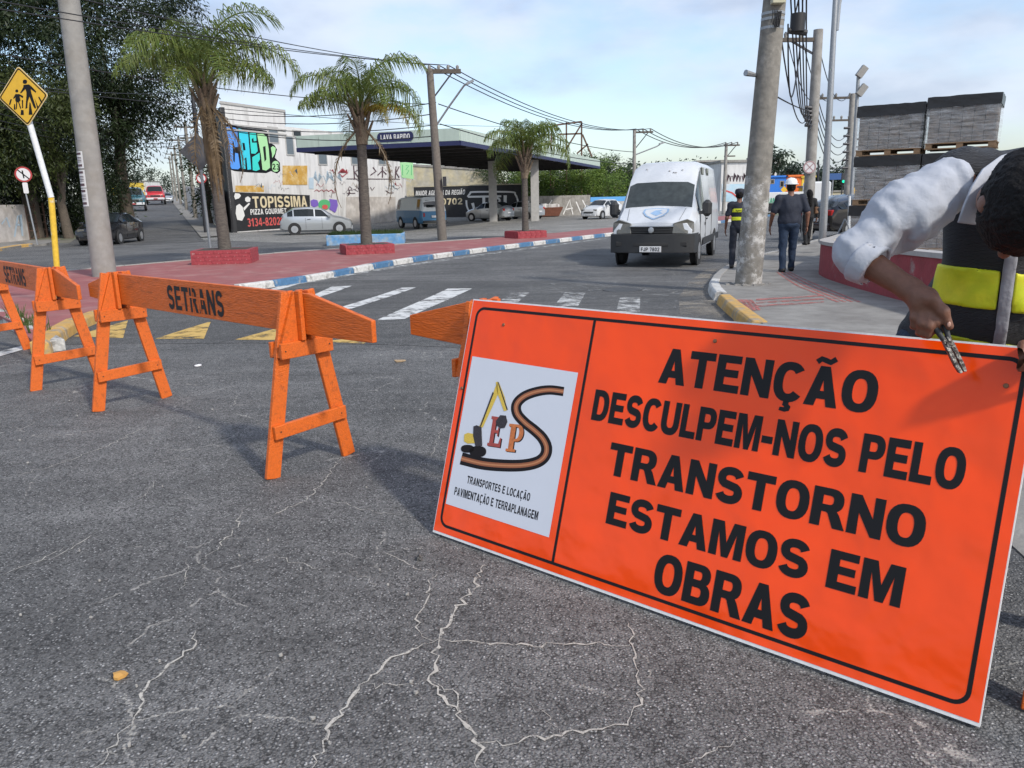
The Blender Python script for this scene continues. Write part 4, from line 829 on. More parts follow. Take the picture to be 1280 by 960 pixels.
prints('graffiti', FW, [[[px(502, 222), px(517, 224), px(516, 203), px(500, 203)]]], .012, 'g_green', bld); tags([[(503, 206), (503, 219)], [(507, 207), (511, 207), (507, 212), (511, 213), (508, 218)], [(514, 206), (514, 219)]], 'g_dkgreen', .9, .02)
slabw('lower_wall', FW, [[px(433, 283), px(494, 276), px(494, 246), px(433, 246)]], .04, 'plaster_dirty', bld, .03); rp('paint_patch', 496, 258, 502, 272, 'print_ochre'); rp('paint_patch', 386, 222, 392, 236, 'g_pale')
# street-side return wall of the building, in shade
MB_ = MB(); q0 = A0+Vector((-.1, .1, 0))
t = thing('boundary_fence', 'shaded concrete fence panels running up the right side of the side street', 'fence', tuple(street(9, 4.9)), 0)
for k in range(14):
    a = Vector(street(8+k*5, 4.75)); b = Vector(street(12.9+k*5, 4.75)); mb = MB(); mb.add([a, b, b+Vector((0, 0, 2.4)), a+Vector((0, 0, 2.4))]+[p+Vector((.15, .06, 0)) for p in (a, b, b+Vector((0, 0, 2.4)), a+Vector((0, 0, 2.4)))], [(0, 1, 2, 3), (7, 6, 5, 4), (0, 4, 5, 1), (1, 5, 6, 2), (2, 6, 7, 3), (3, 7, 4, 0)]); wb(mb, 'panel', 'plaster_dirty', t)
# left wall with graffiti and gate
t = thing('garden_wall', 'low graffiti covered plaster wall at the far left edge', 'wall', tuple(gnd(20, 303)), 0)
FLw = Frame(gnd(-60, 312), gnd(38, 302)-gnd(-60, 312), (0, 0, 1)); wl = (gnd(38, 302)-gnd(-60, 312)).length
slabw('wall_face', FLw, [[(0, -.1), (wl, -.1), (wl, 1.95), (0, 1.95)]], .2, 'plaster_dirty', t); [prints('graffiti', FLw, [[[FLw.px(*q) for q in stroke(pl, 2.2)]]], .01, 'g_pale', t) for pl in ([(18, 296), (22, 270), (26, 268), (28, 295)], [(2, 280), (8, 272), (12, 284)], [(20, 281), (27, 281)])]
t = thing('gate', 'rusty barred gate beside the graffiti wall at the left', 'gate', tuple(gnd(50, 302)), 0); mat('rust', (.14, .085, .06), .8, .2, var=.3, vs=6)
g0, g1 = gnd(38, 302), gnd(60, 300)
for k in range(5): wb(MB().bar(g0+Vector((0, 0, .15+k*.42)), g1+Vector((0, 0, .15+k*.42)), .05, .05), 'rail', 'rust', t)
for k in range(3): q = g0.lerp(g1, k/2); wb(MB().bar(q, q+Vector((0, 0, 2.0)), .07, .07, (1, 0, 0)), 'post', 'rust', t)
lk = [(q.x, q.y) for q in (gnd(-40, 322), gnd(0, 314), gnd(30, 309), gnd(58, 307))]; ks = struct(sheet('verge_strip', lk+[(-24, 42), (-40, 42), (-44, 34)], .1, 'sidewalk', skirt=.12)); kerbs(lk, lambda i, n: 'kerb_yellow', ks, side=1, step=1.1)
# ------------------------------------------------------------------ filling station
st_ = thing('station_canopy', 'long flat filling station canopy with pale green fascia and blue band', 'canopy', (-2.8, 41.5, BZ), 0)
n0 = at(575, 182, 41.5); cz = n0.z; ld = Vector((11.8, 39.5, 0)).normalized(); sd_ = Vector((-ld.y, ld.x, 0))*1; CLn, CW = 41.2, 9.5
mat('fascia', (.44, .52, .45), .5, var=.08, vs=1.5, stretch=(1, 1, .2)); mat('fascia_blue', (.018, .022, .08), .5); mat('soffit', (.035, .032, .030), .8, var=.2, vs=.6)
def cpt(l, s_, z): return n0+ld*l+sd_*s_+Vector((0, 0, z))
for (la, sa, lb_, sb_) in ((0, 0, CLn, 0), (0, 0, 0, CW), (CLn, 0, CLn, CW), (0, CW, CLn, CW)):
    a, b = cpt(la, sa, 0), cpt(lb_, sb_, 0); nseg = max(2, int((b-a).length/1.3))
    for k in range(nseg):
        p0, p1 = a.lerp(b, k/nseg), a.lerp(b, (k+.985)/nseg); wb(MB().bar(p0+Vector((0, 0, .56)), p1+Vector((0, 0, .56)), .1, .62), 'fascia_panel', 'fascia', st_)
    wb(MB().bar(a+Vector((0, 0, .13)), b+Vector((0, 0, .13)), .14, .22), 'fascia_band', 'fascia_blue', st_)
q_ = [cpt(.1, .1, .1), cpt(CLn-.1, .1, .1), cpt(CLn-.1, CW-.1, .1), cpt(.1, CW-.1, .1)]
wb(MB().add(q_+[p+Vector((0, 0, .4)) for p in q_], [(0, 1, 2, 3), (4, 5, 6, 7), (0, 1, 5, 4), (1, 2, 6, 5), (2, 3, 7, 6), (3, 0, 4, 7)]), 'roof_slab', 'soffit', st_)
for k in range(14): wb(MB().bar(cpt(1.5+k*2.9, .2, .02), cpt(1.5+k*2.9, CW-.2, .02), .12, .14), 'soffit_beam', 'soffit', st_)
for (u, v) in ((617, 277), (669, 276)):
    q = gnd(u, v); wb(MB().bar(q+Vector((0, 0, -.05)), Vector((q.x, q.y, cz+.05)), .45, .6, (1, 0, 0)), 'column', 'concrete_light', st_)
FC = Frame(cpt(0, CW, .26)-ld*.06, -sd_, (0, 0, 1)); c0 = FC.px(472, 176)[0]; c1 = FC.px(517, 172)[0]
badge = prints('fascia_sign', FC, [[rrect(c0, .08, c1, .56, .2)]], .02, 'fascia_blue', st_); prints('lettering', FC, text_loops('LAVA RAPIDO', c0+.2, c1-.2, .19, .45, .14), .03, 'print_white', st_)
# painted advert wall behind the station
FJ = Frame(gnd(519, 272.5), gnd(652, 270)-gnd(519, 272.5), (0, 0, 1)); jl = (gnd(652, 270)-gnd(519, 272.5)).length
aw = thing('advert_wall', 'black wall with white painted advertising behind the filling station', 'wall', tuple(gnd(519, 272.5)), 0); jh = FJ.px(600, 232)[1]
slabw('wall_face', FJ, [[(0, -.1), (jl, -.1), (jl, jh), (0, jh)]], .2, 'black_wall', aw); slabw('coping', FJ, [[(0, jh), (jl, jh), (jl, jh+.1), (0, jh+.1)]], .3, 'plaster_yellow', aw, .05)
tx('MAIOR AGÊNCIA DA REGIÃO', (519.5, 243), (581, 243), (520, 244.5), (520, 238.5), 'print_white', FJ, aw, .02, .12, .15); tx('0702', (552, 255), (578, 255), (552, 256), (556, 248), 'print_cream', FJ, aw, .02)
zj = lambda x, y: FJ.px(500+x/7.11, 220+y/7.11)
ring = [(655, 345), (618, 315), (595, 270), (590, 215)]; r2 = [(600, 185), (625, 155), (660, 142), (985, 142), (1025, 165), (1045, 210), (1050, 260)]
prints('emblem', FJ, [[[zj(*q) for q in stroke(cr(ring), 15)]], [[zj(*q) for q in stroke(cr(r2), 15)]], [[zj(*q) for q in stroke([(605, 185), (900, 180)], 17)]], [[zj(*q) for q in stroke([(745, 190), (745, 260), (720, 292), (660, 292), (645, 240)], 26)]], [[zj(*q) for q in stroke([(800, 190), (800, 300)], 24)]], [[zj(*q) for q in stroke(cr([(812, 196), (875, 200), (885, 225), (860, 243), (815, 243)]), 17)]], [[zj(*q) for q in stroke([(845, 250), (892, 300)], 24)]], [[zj(*q) for q in stroke([(935, 172), (935, 285), (985, 290)], 28)]]], .02, 'print_white', aw)
bk = thing('back_building', 'pale stained wall of a building behind the black advert wall', 'building', tuple(at(517, 272, 92)), 0); FB = Frame(Vector((at(510, 250, 92).x, 92, BZ)), (1, -.05, 0), (0, 0, 1)); f0 = FB.px(505, 207)[1]; f1, f2 = FB.px(505, 230)[0], FB.px(610, 230)[0]
slabw('wall', FB, [[(f1, 0), (f2, 0), (f2, f0-.8), (f1, f0)]], 5, 'plaster_yellow', bk); slabw('parapet', FB, [[(f1, f0), (f2, f0-.8), (f2, f0-.55), (f1, f0+.25)]], 5.2, 'concrete', bk, .1)
# grey and blue fences
fn = thing('graffiti_fence', 'grey concrete fence with white graffiti under the bushes', 'fence', tuple(gnd(700, 270)), 0); FG = Frame(gnd(655, 271), gnd(738, 268.5)-gnd(655, 271), (0, 0, 1)); gl = (gnd(738, 268.5)-gnd(655, 271)).length; gh = FG.px(700, 244.5)[1]
for k in range(7): slabw('panel', FG, [[(gl*k/7, -.1), (gl*(k+.98)/7, -.1), (gl*(k+.98)/7, gh), (gl*k/7, gh)]], .15, 'concrete', fn)
[prints('graffiti', FG, [[[FG.px(*q) for q in stroke(pl, 1.3)]]], .02, 'print_white', fn) for pl in ([(690, 250), (686, 256), (692, 260), (690, 266)], [(704, 268), (712, 250), (716, 268)], [(706, 262), (716, 260)], [(720, 252), (726, 266)], [(728, 250), (732, 258), (727, 266)])]
fb = thing('blue_topped_fence', 'pale fence with a blue band beyond the parked white car', 'fence', tuple(gnd(755, 267)), 0); FH = Frame(gnd(738, 268), gnd(785, 266)-gnd(738, 268), (0, 0, 1)); hl = (gnd(785, 266)-gnd(738, 268)).length; hh = FH.px(760, 246)[1]; mat('band_blue', (.10, .32, .62), .6)
for k in range(5): slabw('panel', FH, [[(hl*k/5, -.1), (hl*(k+.98)/5, -.1), (hl*(k+.98)/5, hh-.45), (hl*k/5, hh-.45)]], .15, 'concrete_light', fb)
slabw('band', FH, [[(0, hh-.45), (hl, hh-.45), (hl, hh), (0, hh)]], .16, 'band_blue', fb, .01)
# billboard frame standing on the canopy's far end
bf = thing('billboard_frame', 'bare rusty billboard frame rising behind the canopy', 'frame', tuple(at(722, 205, 84)), 0)
Y_ = 84; bp_ = lambda u, v, dy=0: at(u, v, Y_+dy)
for a, b in (((690, 157), (727, 152)), ((697, 168), (727, 167)), ((708, 153), (708, 188)), ((727, 152), (727, 195)), ((690, 157), (688, 190)), ((727, 155), (708, 186)), ((728, 168), (740, 196)), ((721, 192), (735, 180))): wb(MB().bar(bp_(*a), bp_(*b), .16, .16), 'strut', 'rust', bf)
for u in (688, 708, 727): p = bp_(u, 190); wb(MB().bar(p, Vector((p.x, p.y, BZ)), .14, .14, (1, 0, 0)), 'post', 'rust', bf)
# brown skip under the trees
p = gnd(683, 271); sk = thing('rubbish_skip', 'rusty brown skip heaped with rubble by the grey fence', 'skip', tuple(p), 0); MB().prism([(-1.4, .05), (1.1, .05), (1.5, .85), (-1.6, .8)], lambda q, h: (q[0], h, q[1]), -.7, .7).build('tub', mat('skip', (.16, .06, .035), .8, .1, var=.3, vs=4), sk, bevel=.03)
mb = MB(); rnd = random.Random(2)
for k in range(16): x, y = rnd.uniform(-.9, 1), rnd.uniform(-.5, .5); s_ = rnd.uniform(.12, .3); mb.box(x-s_, x+s_, y-s_, y+s_, .7, .85+s_*1.1)
mb.build('rubble', 'plaster_white', sk, bevel=.05)
# blue planter bed with grass
p = gnd(459, 305); pb = thing('planter_bed', 'long blue kerbed bed of grass behind the middle palm', 'planter', tuple(p), R(6)); mat('bed_blue', (.13, .30, .52), .75, var=.2, vs=3, col2=(.30, .38, .45))
Lx, Ly = 3.1, 1.6
MB().box(-Lx/2, Lx/2, -Ly/2, -Ly/2+.15, 0, .42).build('front_wall', 'bed_blue', pb, bevel=.02); MB().box(-Lx/2, Lx/2, Ly/2-.15, Ly/2, 0, .42).build('rear_wall', 'bed_blue', pb, bevel=.02)
for s_ in (-1, 1): MB().box(s_*(Lx/2-.075)-.075, s_*(Lx/2-.075)+.075, -Ly/2+.152, Ly/2-.152, 0, .418).build('end_wall', 'bed_blue', pb, bevel=.02)
MB().box(-Lx/2+.15, Lx/2-.15, -Ly/2+.15, Ly/2-.15, 0, .36).build('soil', 'soil', pb)
mb = MB(); rnd = random.Random(6)
for k in range(2600):
    x, y = rnd.uniform(-Lx/2+.1, Lx/2-.1), rnd.uniform(-Ly/2+.1, Ly/2-.1); hgt = rnd.uniform(.08, .26); dx, dy = rnd.gauss(0, .06), rnd.gauss(0, .06); mb.add([(x-.012, y, .35), (x+.012, y, .35), (x+dx, y+dy, .35+hgt)], [(0, 1, 2)])
me = bpy.data.meshes.new('grass'); me.from_pydata(mb.v, [], mb.f); tag(link('grass', me, 'leaf_mid', pb, fix=False), kind='stuff')
# far right: shops, lorry, walls
def block(name, label, u0, u1, vt, Y, m, depth=8, vb=None, roof='concrete', cat='building', yaw=0, wins=()):
    a, b = at(u0, vt, Y), at(u1, vt, Y+yaw); base = BZ; t = thing(name, label, cat, ((a.x+b.x)/2, (a.y+b.y)/2, base), 0); fr = Frame(Vector((a.x, a.y, base)), Vector((b.x-a.x, b.y-a.y, 0)), (0, 0, 1)); ln = (Vector((b.x, b.y))-Vector((a.x, a.y))).length; h_ = a.z-base
    slabw('wall', fr, [[(0, 0 if vb is None else fr.px(u0, vb)[1]), (ln, 0 if vb is None else fr.px(u0, vb)[1]), (ln, h_), (0, h_)]], depth, m, t)
    slabw('roof', fr, [[(-.15, h_), (ln+.15, h_), (ln+.15, h_+.2), (-.15, h_+.2)]], depth+.4, roof, t, .2)
    for (x0, y0, x1, y1, mm) in wins:
        w0, z1 = fr.px(x0, y0); w1, z0 = fr.px(x1, y1); wn = slabw('window', fr, [[(w0, z0), (w1, z0), (w1, z1), (w0, z1)]], .1, 'concrete', t, .03); slabw('pane', fr, [[(w0+.1, z0+.1), (w1-.1, z0+.1), (w1-.1, z1-.1), (w0+.1, z1-.1)]], .05, mm, wn, .05)
    return t, fr
mat('shop_blue', (.02, .17, .60), .55, var=.1); mat('shop_orange', (.75, .17, .03), .55, var=.1); mat('shop_yellow', (.72, .50, .05), .55, var=.1); mat('wall_sky', (.42, .60, .70), .7, var=.15, vs=.5, col2=(.6, .66, .7))
t, fr = block('graffiti_house', 'white graffiti scribbled building right of the van', 902, 962, 203, 78, 'plaster_white', 10)
prints('graffiti', fr, [[[fr.px(*q) for q in stroke(pl, .9)]] for pl in [[(905+i*4, 226), (906+i*4, 216+(i % 3)*2), (908+i*4, 220), (909+i*4, 227)] for i in range(7)]], .03, 'g_tag', t)
prints('mural', fr, [[[fr.px(902, 252), fr.px(935, 252), fr.px(935, 230), fr.px(902, 230)]]], .03, 'wall_sky', t); prints('mural', fr, [[[fr.px(*q) for q in stroke([(903, 237), (915, 241), (922, 247)], 2)]]], .05, 'print_red', t)
block('dark_roof_shed', 'dark roofed shed just behind the van roof', 872, 908, 203, 86, 'black_wall', 8, 222)
block('white_block', 'plain white building behind the footway pole', 955, 972, 196, 118, 'plaster_white', 8)
block('blue_shop', 'bright blue shop building at the far right', 953, 983, 222, 96, 'shop_blue', 8, None, 'shop_blue', wins=((963, 224, 968, 230, 'glass_dark'), (975, 226, 980, 234, 'glass_dark')))
block('orange_shop', 'orange shop front next to the blue shop', 983.5, 1002, 221, 96, 'shop_orange', 8, None, 'shop_orange', wins=((985, 228, 989, 236, 'glass_dark'),)); block('yellow_shop', 'yellow shop front next to the orange shop', 1002.5, 1018, 222, 96, 'shop_yellow', 8, None, 'shop_yellow', wins=((1006, 228, 1010, 236, 'glass_dark'),))
block('yellow_kiosk', 'small yellow kiosk seen past the second pole', 1018.5, 1032, 234, 90, 'shop_yellow', 5)
block('grey_house', 'grey house behind the yellow kiosk', 985, 996, 214, 150, 'concrete', 8); block('brown_shed', 'long yellow and grey shed at the right horizon', 1034, 1078, 240, 120, 'plaster_yellow', 8)
block('yellow_house', 'yellow house at the end of the side street', 138, 160, 228, 190, 'shop_yellow', 8); block('white_house', 'white house at the end of the side street', 160, 182, 227, 200, 'plaster_white', 8)
# ================================================================== POLES, SIGNS, WIRES
mat('steel', (.34, .35, .36), .45, .6, var=.1, vs=8); mat('dark_metal', (.05, .05, .055), .5, .4); mat('wire', (.02, .02, .022), .6); mat('insulator', (.25, .24, .22), .4); mat('sign_yellow', (.72, .42, .03), .4, var=.05, vs=6); mat('post_white', (.68, .69, .68), .6, var=.12, vs=8, col2=(.5, .48, .45), c2s=(.6, .7)); mat('post_yellow', (.70, .45, .04), .6, var=.15, vs=8, col2=(.6, .55, .45), c2s=(.62, .72)); mat('sign_back', (.09, .09, .095), .6, var=.15); mat('wood_arm', (.10, .085, .07), .9, var=.2); mat('poster', (.66, .66, .64), .8, var=.06, vs=12); mat('sign_pale', (.62, .60, .60), .6); mat('sign_red', (.35, .03, .03), .5); mat('pole_brown', (.15, .13, .11), .85, var=.2, vs=4); mat('pole_dirty', (.20, .185, .16), .85, var=.25, vs=3.5, col2=(.29, .27, .24), c2s=(.52, .66), bump=.4, bs=20); mat('pole_plain', (.27, .26, .24), .85, var=.12, vs=2.5, col2=(.25, .235, .21), bump=.25, bs=25)
def pole(name, label, base, top, r0, r1, m, cat='utility pole', n=16, group=None):
    t = thing(name, label, cat, tuple(base), 0, group); d = Vector(top)-Vector(base); k = 10
    MB().tube([d*(i/k) for i in range(k+1)], [r0+(r1-r0)*i/k for i in range(k+1)], n).build('shaft', m, t, 50); return t
# left concrete pole with bills pasted on it
b = gnd(131, 345, .115); tp = at(82, -30, b.y); tL = pole('utility_pole', 'thick grey concrete pole with white bills pasted on, on the red island', b, tp, .265, .215, 'pole_plain')
def pole_pt(base, top, r0, r1, f, ang): c = base.lerp(top, f); r_ = r0+(r1-r0)*f; return c, r_
for k, (u0, v0, v1) in enumerate(((100.5, 190, 211), (103.5, 213, 235), (107.5, 236, 258))):
    fz0 = (at(u0, v1, b.y).z-b.z)/(tp.z-b.z); fz1 = (at(u0, v0, b.y).z-b.z)/(tp.z-b.z); vs = []; nn = 5
    for f in (fz0, fz1):
        c_, r_ = pole_pt(Vector(b), tp, .265, .215, f, 0)
        for i in range(nn): an = R(214+i*13); vs.append(c_+Vector((math.cos(an), math.sin(an), 0))*(r_+.004))
    po = wb(MB().add(vs, [(i, i+1, nn+i+1, nn+i) for i in range(nn-1)]), 'bill', 'poster', tL, 80)
    ln = MB()
    for j, (y0, y1) in enumerate(((.80, .93), (.62, .66), (.54, .57), (.44, .48), (.36, .39), (.10, .24))):
        vv = []
        for y in (y0, y1):
            for i in range(4): an = R(220+i*12); c_, r_ = pole_pt(Vector(b), tp, .265, .215, fz0+(fz1-fz0)*y, 0); vv.append(c_+Vector((math.cos(an), math.sin(an), 0))*(r_+.007))
        ln.add(vv, [(i, i+1, 5+i, 4+i) for i in range(3)])
    inv = parent_inv(tL); ln.v = [tuple(inv @ Vector(q)) for q in ln.v]; ln.build('print', 'g_tag', po)
# pedestrian warning sign
b = gnd(75, 382, .115); ct = at(32, 121, b.y); t = thing('pedestrian_sign', 'yellow diamond warning sign with adult and child crossing on a white and yellow post', 'road sign', tuple(b), 0)
low = at(64, 247, b.y); top_ = at(33, 140, b.y); wb(MB().tube([b, low], .042, 12), 'post', 'post_yellow', t, 60); wb(MB().tube([low, top_], .042, 12), 'post', 'post_white', t, 60)
tilt = (ct-b).normalized(); fx = Vector((1, -.18, 0)).normalized(); fx = (fx-tilt*fx.dot(tilt)).normalized(); FD = Frame(ct, fx, tilt); hs = .415
def rdiam(h, r):
    o = []
    for k in range(4):
        a = R(90*k); c_ = (math.cos(a)*(h-r*1.41), math.sin(a)*(h-r*1.41)); o += [(c_[0]+r*math.cos(a+R(-45+90*i/4)), c_[1]+r*math.sin(a+R(-45+90*i/4))) for i in range(5)]
    return o
mb = MB().prism(rdiam(hs, .04), lambda p, h: FD.P(p[0], p[1], h), .0, -.006); pl_ = wb(mb, 'plate', 'print_cream', t)
FD.o = FD.o+FD.n*.0455; mbv = parent_inv(t); pl_.location = mbv.to_3x3() @ (FD.n*.0455)
fc = prints('face', FD, [[rdiam(hs-.012, .036)]], .002, 'sign_yellow', t); prints('border', FD, [[rdiam(hs-.022, .034), rdiam(hs-.045, .028)]], .004, 'sign_black', t)
zp = lambda x, y: FD.px(x/12, 80+y/12)
figs = [ell(377, 266, 32, 32, 0, 345, 14), [(356, 315), (432, 305), (470, 330), (546, 412), (540, 432), (470, 380), (462, 372), (475, 440), (545, 655), (530, 672), (505, 640), (445, 490), (420, 560), (412, 660), (385, 672), (398, 500), (400, 420), (385, 375), (318, 440), (305, 432), (350, 355)], ell(255, 404, 22, 22, 0, 345, 12), [(235, 450), (290, 452), (352, 480), (345, 512), (296, 480), (310, 545), (290, 570), (320, 660), (315, 680), (298, 650), (275, 570), (262, 575), (256, 670), (240, 680), (246, 570), (232, 545), (236, 500), (208, 522), (200, 512)], [(162, 525), (182, 530), (155, 618), (135, 608)], [(575, 494), (594, 490), (642, 578), (622, 590)], [(318, 690), (356, 690), (362, 765), (312, 765)], [(445, 570), (462, 590), (492, 762), (434, 762)], [(330, 540), (350, 540), (350, 660), (335, 665)], [(215, 600), (228, 600), (236, 690), (210, 680)], [(520, 510), (575, 640), (560, 660), (545, 600)]]
prints('pictogram', FD, [[[zp(*q) for q in l]] for l in figs], .0045, 'sign_black', t)
# round no-parking sign far left
b = gnd(47, 306, .1); t = thing('no_parking_sign', 'small round red rimmed prohibition sign on a thin post by the gate', 'road sign', tuple(b), 0); c_ = at(30, 218, b.y); wb(MB().tube([b, at(31, 236, b.y)], .035, 8), 'post', 'steel', t)
FN = Frame(c_+Vector((0, -.05, 0)), (.88, .48, 0), (0, 0, 1)); mb = MB().prism(ell(0, 0, .34, .34, 0, 345, 23, 2), lambda p, h: FN.P(p[0], p[1], h), 0, -.03); wb(mb, 'disc', 'sign_red', t); prints('face', FN, [[ell(0, 0, .27, .27, 0, 345, 23, 2)]], .004, 'sign_pale', t); prints('bar', FN, [[stroke([(-.2, .2), (.2, -.2)], .05)], [stroke([(-.02, .17), (.0, -.17)], .055)]], .008, 'sign_black', t)
FN2 = Frame(at(33, 235, b.y)+Vector((0, -.06, 0)), (.88, .48, 0), (0, 0, 1)); wb(MB().prism(rrect(-.1, -.24, .1, .24, .05), lambda p, h: FN2.P(p[0], p[1], h), 0, -.02), 'sub_plate', 'sign_pale', t)
# sign seen from the back left of the first palm
b = gnd(264, 318, .115); t = thing('sign_from_behind', 'dark grey diamond sign seen from behind left of the first palm', 'road sign', tuple(b), 0); tp = at(247, 178, b.y); wb(MB().tube([b, tp], .045, 10), 'post', 'steel', t, 60)
FK = Frame(at(249, 190, b.y)+Vector((0, -.06, 0)), (.97, .22, 0), (0, 0, 1)); wb(MB().prism(rdiam(.58, .05), lambda p, h: FK.P(p[0], p[1], h), 0, -.008), 'plate', 'sign_back', t); wb(MB().bar(FK.P(-.3, .1, -.03), FK.P(.3, .1, -.03), .04, .05), 'bracket', 'steel', t)
b = Vector((-15.9, 40, BZ)); t = thing('round_sign', 'small round no parking sign beside the sign seen from behind', 'road sign', tuple(b), 0); c_ = at(252, 223, 40); wb(MB().tube([(c_.x, 40, BZ), c_], .03, 8), 'post', 'steel', t); FN = Frame(c_+Vector((0, -.04, 0)), (1, .3, 0), (0, 0, 1)); wb(MB().prism(ell(0, 0, .25, .25, 0, 345, 20, 2), lambda p, h: FN.P(p[0], p[1], h), 0, -.02), 'disc', 'sign_red', t); prints('face', FN, [[ell(0, 0, .19, .19, 0, 345, 20, 2)]], .004, 'sign_pale', t); prints('bar', FN, [[stroke([(-.14, .14), (.14, -.14)], .04)]], .008, 'sign_black', t)
def wires(label, segs, sag, r=.014, group=None):
    for i, (a, b) in enumerate(segs):
        a, b = Vector(a), Vector(b); n = 16; pts = [a.lerp(b, k/n)-Vector((0, 0, sag*4*(k/n)*(1-k/n))) for k in range(n+1)]
        o = MB().tube([p-pts[0] for p in pts], r, 5).build('overhead_wire', 'wire', None, 60, loc=tuple(pts[0])); tag(o, label, 'wire', group or label[:48])
# middle pole with crossarm and street lamp
def crossarm(t, base, top, f, la, lb, dr, th=.14, ins=4, brace=True):
    c_ = base.lerp(top, f); d = Vector(dr).normalized(); a, b = c_-d*la, c_+d*lb; wb(MB().bar(a, b, th, th), 'crossarm', 'wood_arm', t)
    if brace: wb(MB().bar(c_+d*lb*.75, c_-Vector((0, 0, lb*.9)), .06, .06), 'brace', 'dark_metal', t)
    out = []
    for k in range(ins):
        p = a.lerp(b, (k+.35)/(ins-.3)); wb(MB().tube([p+Vector((0, 0, .06)), p+Vector((0, 0, .18)), p+Vector((0, 0, .24))], [.05, .07, .03], 8), 'insulator', 'insulator', t); out.append(p+Vector((0, 0, .24)))
    return out
b = gnd(553, 300, .05); tp = at(537, 86, b.y); tm = pole('crossarm_pole', 'slim leaning pole with a wide crossarm and lamp before the canopy', b, tp, .2, .14, 'pole_brown'); insM = crossarm(tm, b, tp, .985, .15, 1.25, (1, .1, 0), .16)
la = at(546, 156, b.y); wb(MB().tube([la, at(560, 135, b.y-.1), at(580, 107, b.y-.3), at(586, 103, b.y-.4)], .04, 8), 'lamp_arm', 'steel', tm, 60); wb(MB().bar(at(583, 105, b.y-.4), at(592, 100.5, b.y-.4), .14, .09), 'lamp_head', 'steel', tm)
wb(MB().box(-.0+at(553.5, 226, b.y-.25).x, at(553.5, 226, b.y-.25).x+.14, b.y-.3, b.y-.1, at(553, 233, b.y).z, at(553, 221, b.y).z), 'meter_box', 'dark_metal', tm)
def farpole(label, u, vt, vb_, Y, arm, la=.8, lb=.9, r=.14, m='concrete', lamp=None, ins=3, dr=(1, 0, 0), zb=BZ, ut=None):
    tp = at(ut or u, vt, Y); bb = at(u, vb_, Y); bb = Vector((bb.x, bb.y, zb)); t = pole('utility_pole', label, bb, tp, r, r*.75, m); o = [tp]
    for k, f in enumerate(arm): o = crossarm(t, bb, tp, f, la*(1-.3*k), lb*(1-.3*k), dr, .12, ins, k == 0) if k == 0 else (crossarm(t, bb, tp, f, la*(1-.3*k), lb*(1-.3*k), dr, .1, 0, False), o)[1]
    if lamp: wb(MB().tube([bb.lerp(tp, .72), at(lamp[0]-6, lamp[1]+4, Y), at(*lamp, Y)], .05, 6), 'lamp_arm', 'steel', t); wb(MB().bar(at(lamp[0]-3, lamp[1]+1, Y), at(lamp[0]+3, lamp[1]-1, Y), .2, .12), 'lamp_head', 'steel', t)
    return t, o
_, insA = farpole('thin far pole with lamp arm left of the van roof', 793, 162, 250, 58, [.97], .1, 1.35, .15, lamp=(827, 179)); _, insB = farpole('far pole leaning above the graffiti scribbled building', 905, 179, 250, 66, [.97, .82], .2, 1.1, .16, ut=908, ins=3)
farpole('dark pole standing behind the first palm', 258, 110, 290, 46, [], r=.14, m='dark_metal', ut=240)
wires('thin overhead wire between the leaning crossarm pole and the far lamp pole', [(insM[k], insA[min(k, len(insA)-1)]) for k in range(3)], .9, .022)
wires('thin overhead wire from the far lamp pole toward the leaning far pole', [(insA[k], insB[min(k, len(insB)-1)]) for k in range(3)], .8, .03)
wires('thin overhead wire from the crossarm pole up to the left past the palms', [(insM[k], at(u, v, 15)) for k, (u, v) in enumerate(((90, -4), (-20, -2), (-20, 8)))], .15, .012)
wires('thin overhead wire crossing before the dark trees at the left', [(at(-30, 62, 20), at(540, 130, b.y)), (at(-30, 100, 24), at(270, 112, 46)), (at(-30, 104, 24), at(640, 158, 60))], .3, .014)
wires('thin low wire passing the canopy to the far lamp pole', [(at(548, 130, b.y), at(792, 190, 58)), (at(550, 155, b.y), at(792, 205, 58))], .35, .022)
wires('thin wire running over the graffiti warehouse', [(at(240, 135+6*k, 46), at(545, 128+14*k, b.y)) for k in range(4)], .5, .02)
# rows of poles up the side street
for i in range(5):
    s_ = 26+i*22; q = street(s_, 3.9); h_ = 7.6; bb = Vector(q); tp = bb+Vector((0, 0, h_)); t = pole('street_pole', ('white based pole nearest on the right side of the side street', 'second pole up the side street', 'third pole up the side street', 'fourth pole up the side street', 'farthest pole up the side street')[i], bb, tp, .16, .12, 'pole_dirty', group='poles along the side street'); crossarm(t, bb, tp, .95, .9, .9, (.9, .4, 0), .12, 3, False); crossarm(t, bb, tp, .84, .5, .5, (.9, .4, 0), .1, 0, False)
wires('thin wire strung between the poles of the side street', [(Vector(street(26+i*22, 3.9+o))+Vector((0, 0, 7.4-.4*(k))), Vector(street(48+i*22, 3.9+o))+Vector((0, 0, 7.4-.4*k))) for i in range(4) for k, o in enumerate((-.8, 0, .8))], .4, .025)
wires('thin wire crossing over the mouth of the side street', [(Vector(street(26, 3.9))+Vector((0, 0, 6.6-.25*k)), at(-20, 128+9*k, 34)) for k in range(4)], .5, .02)
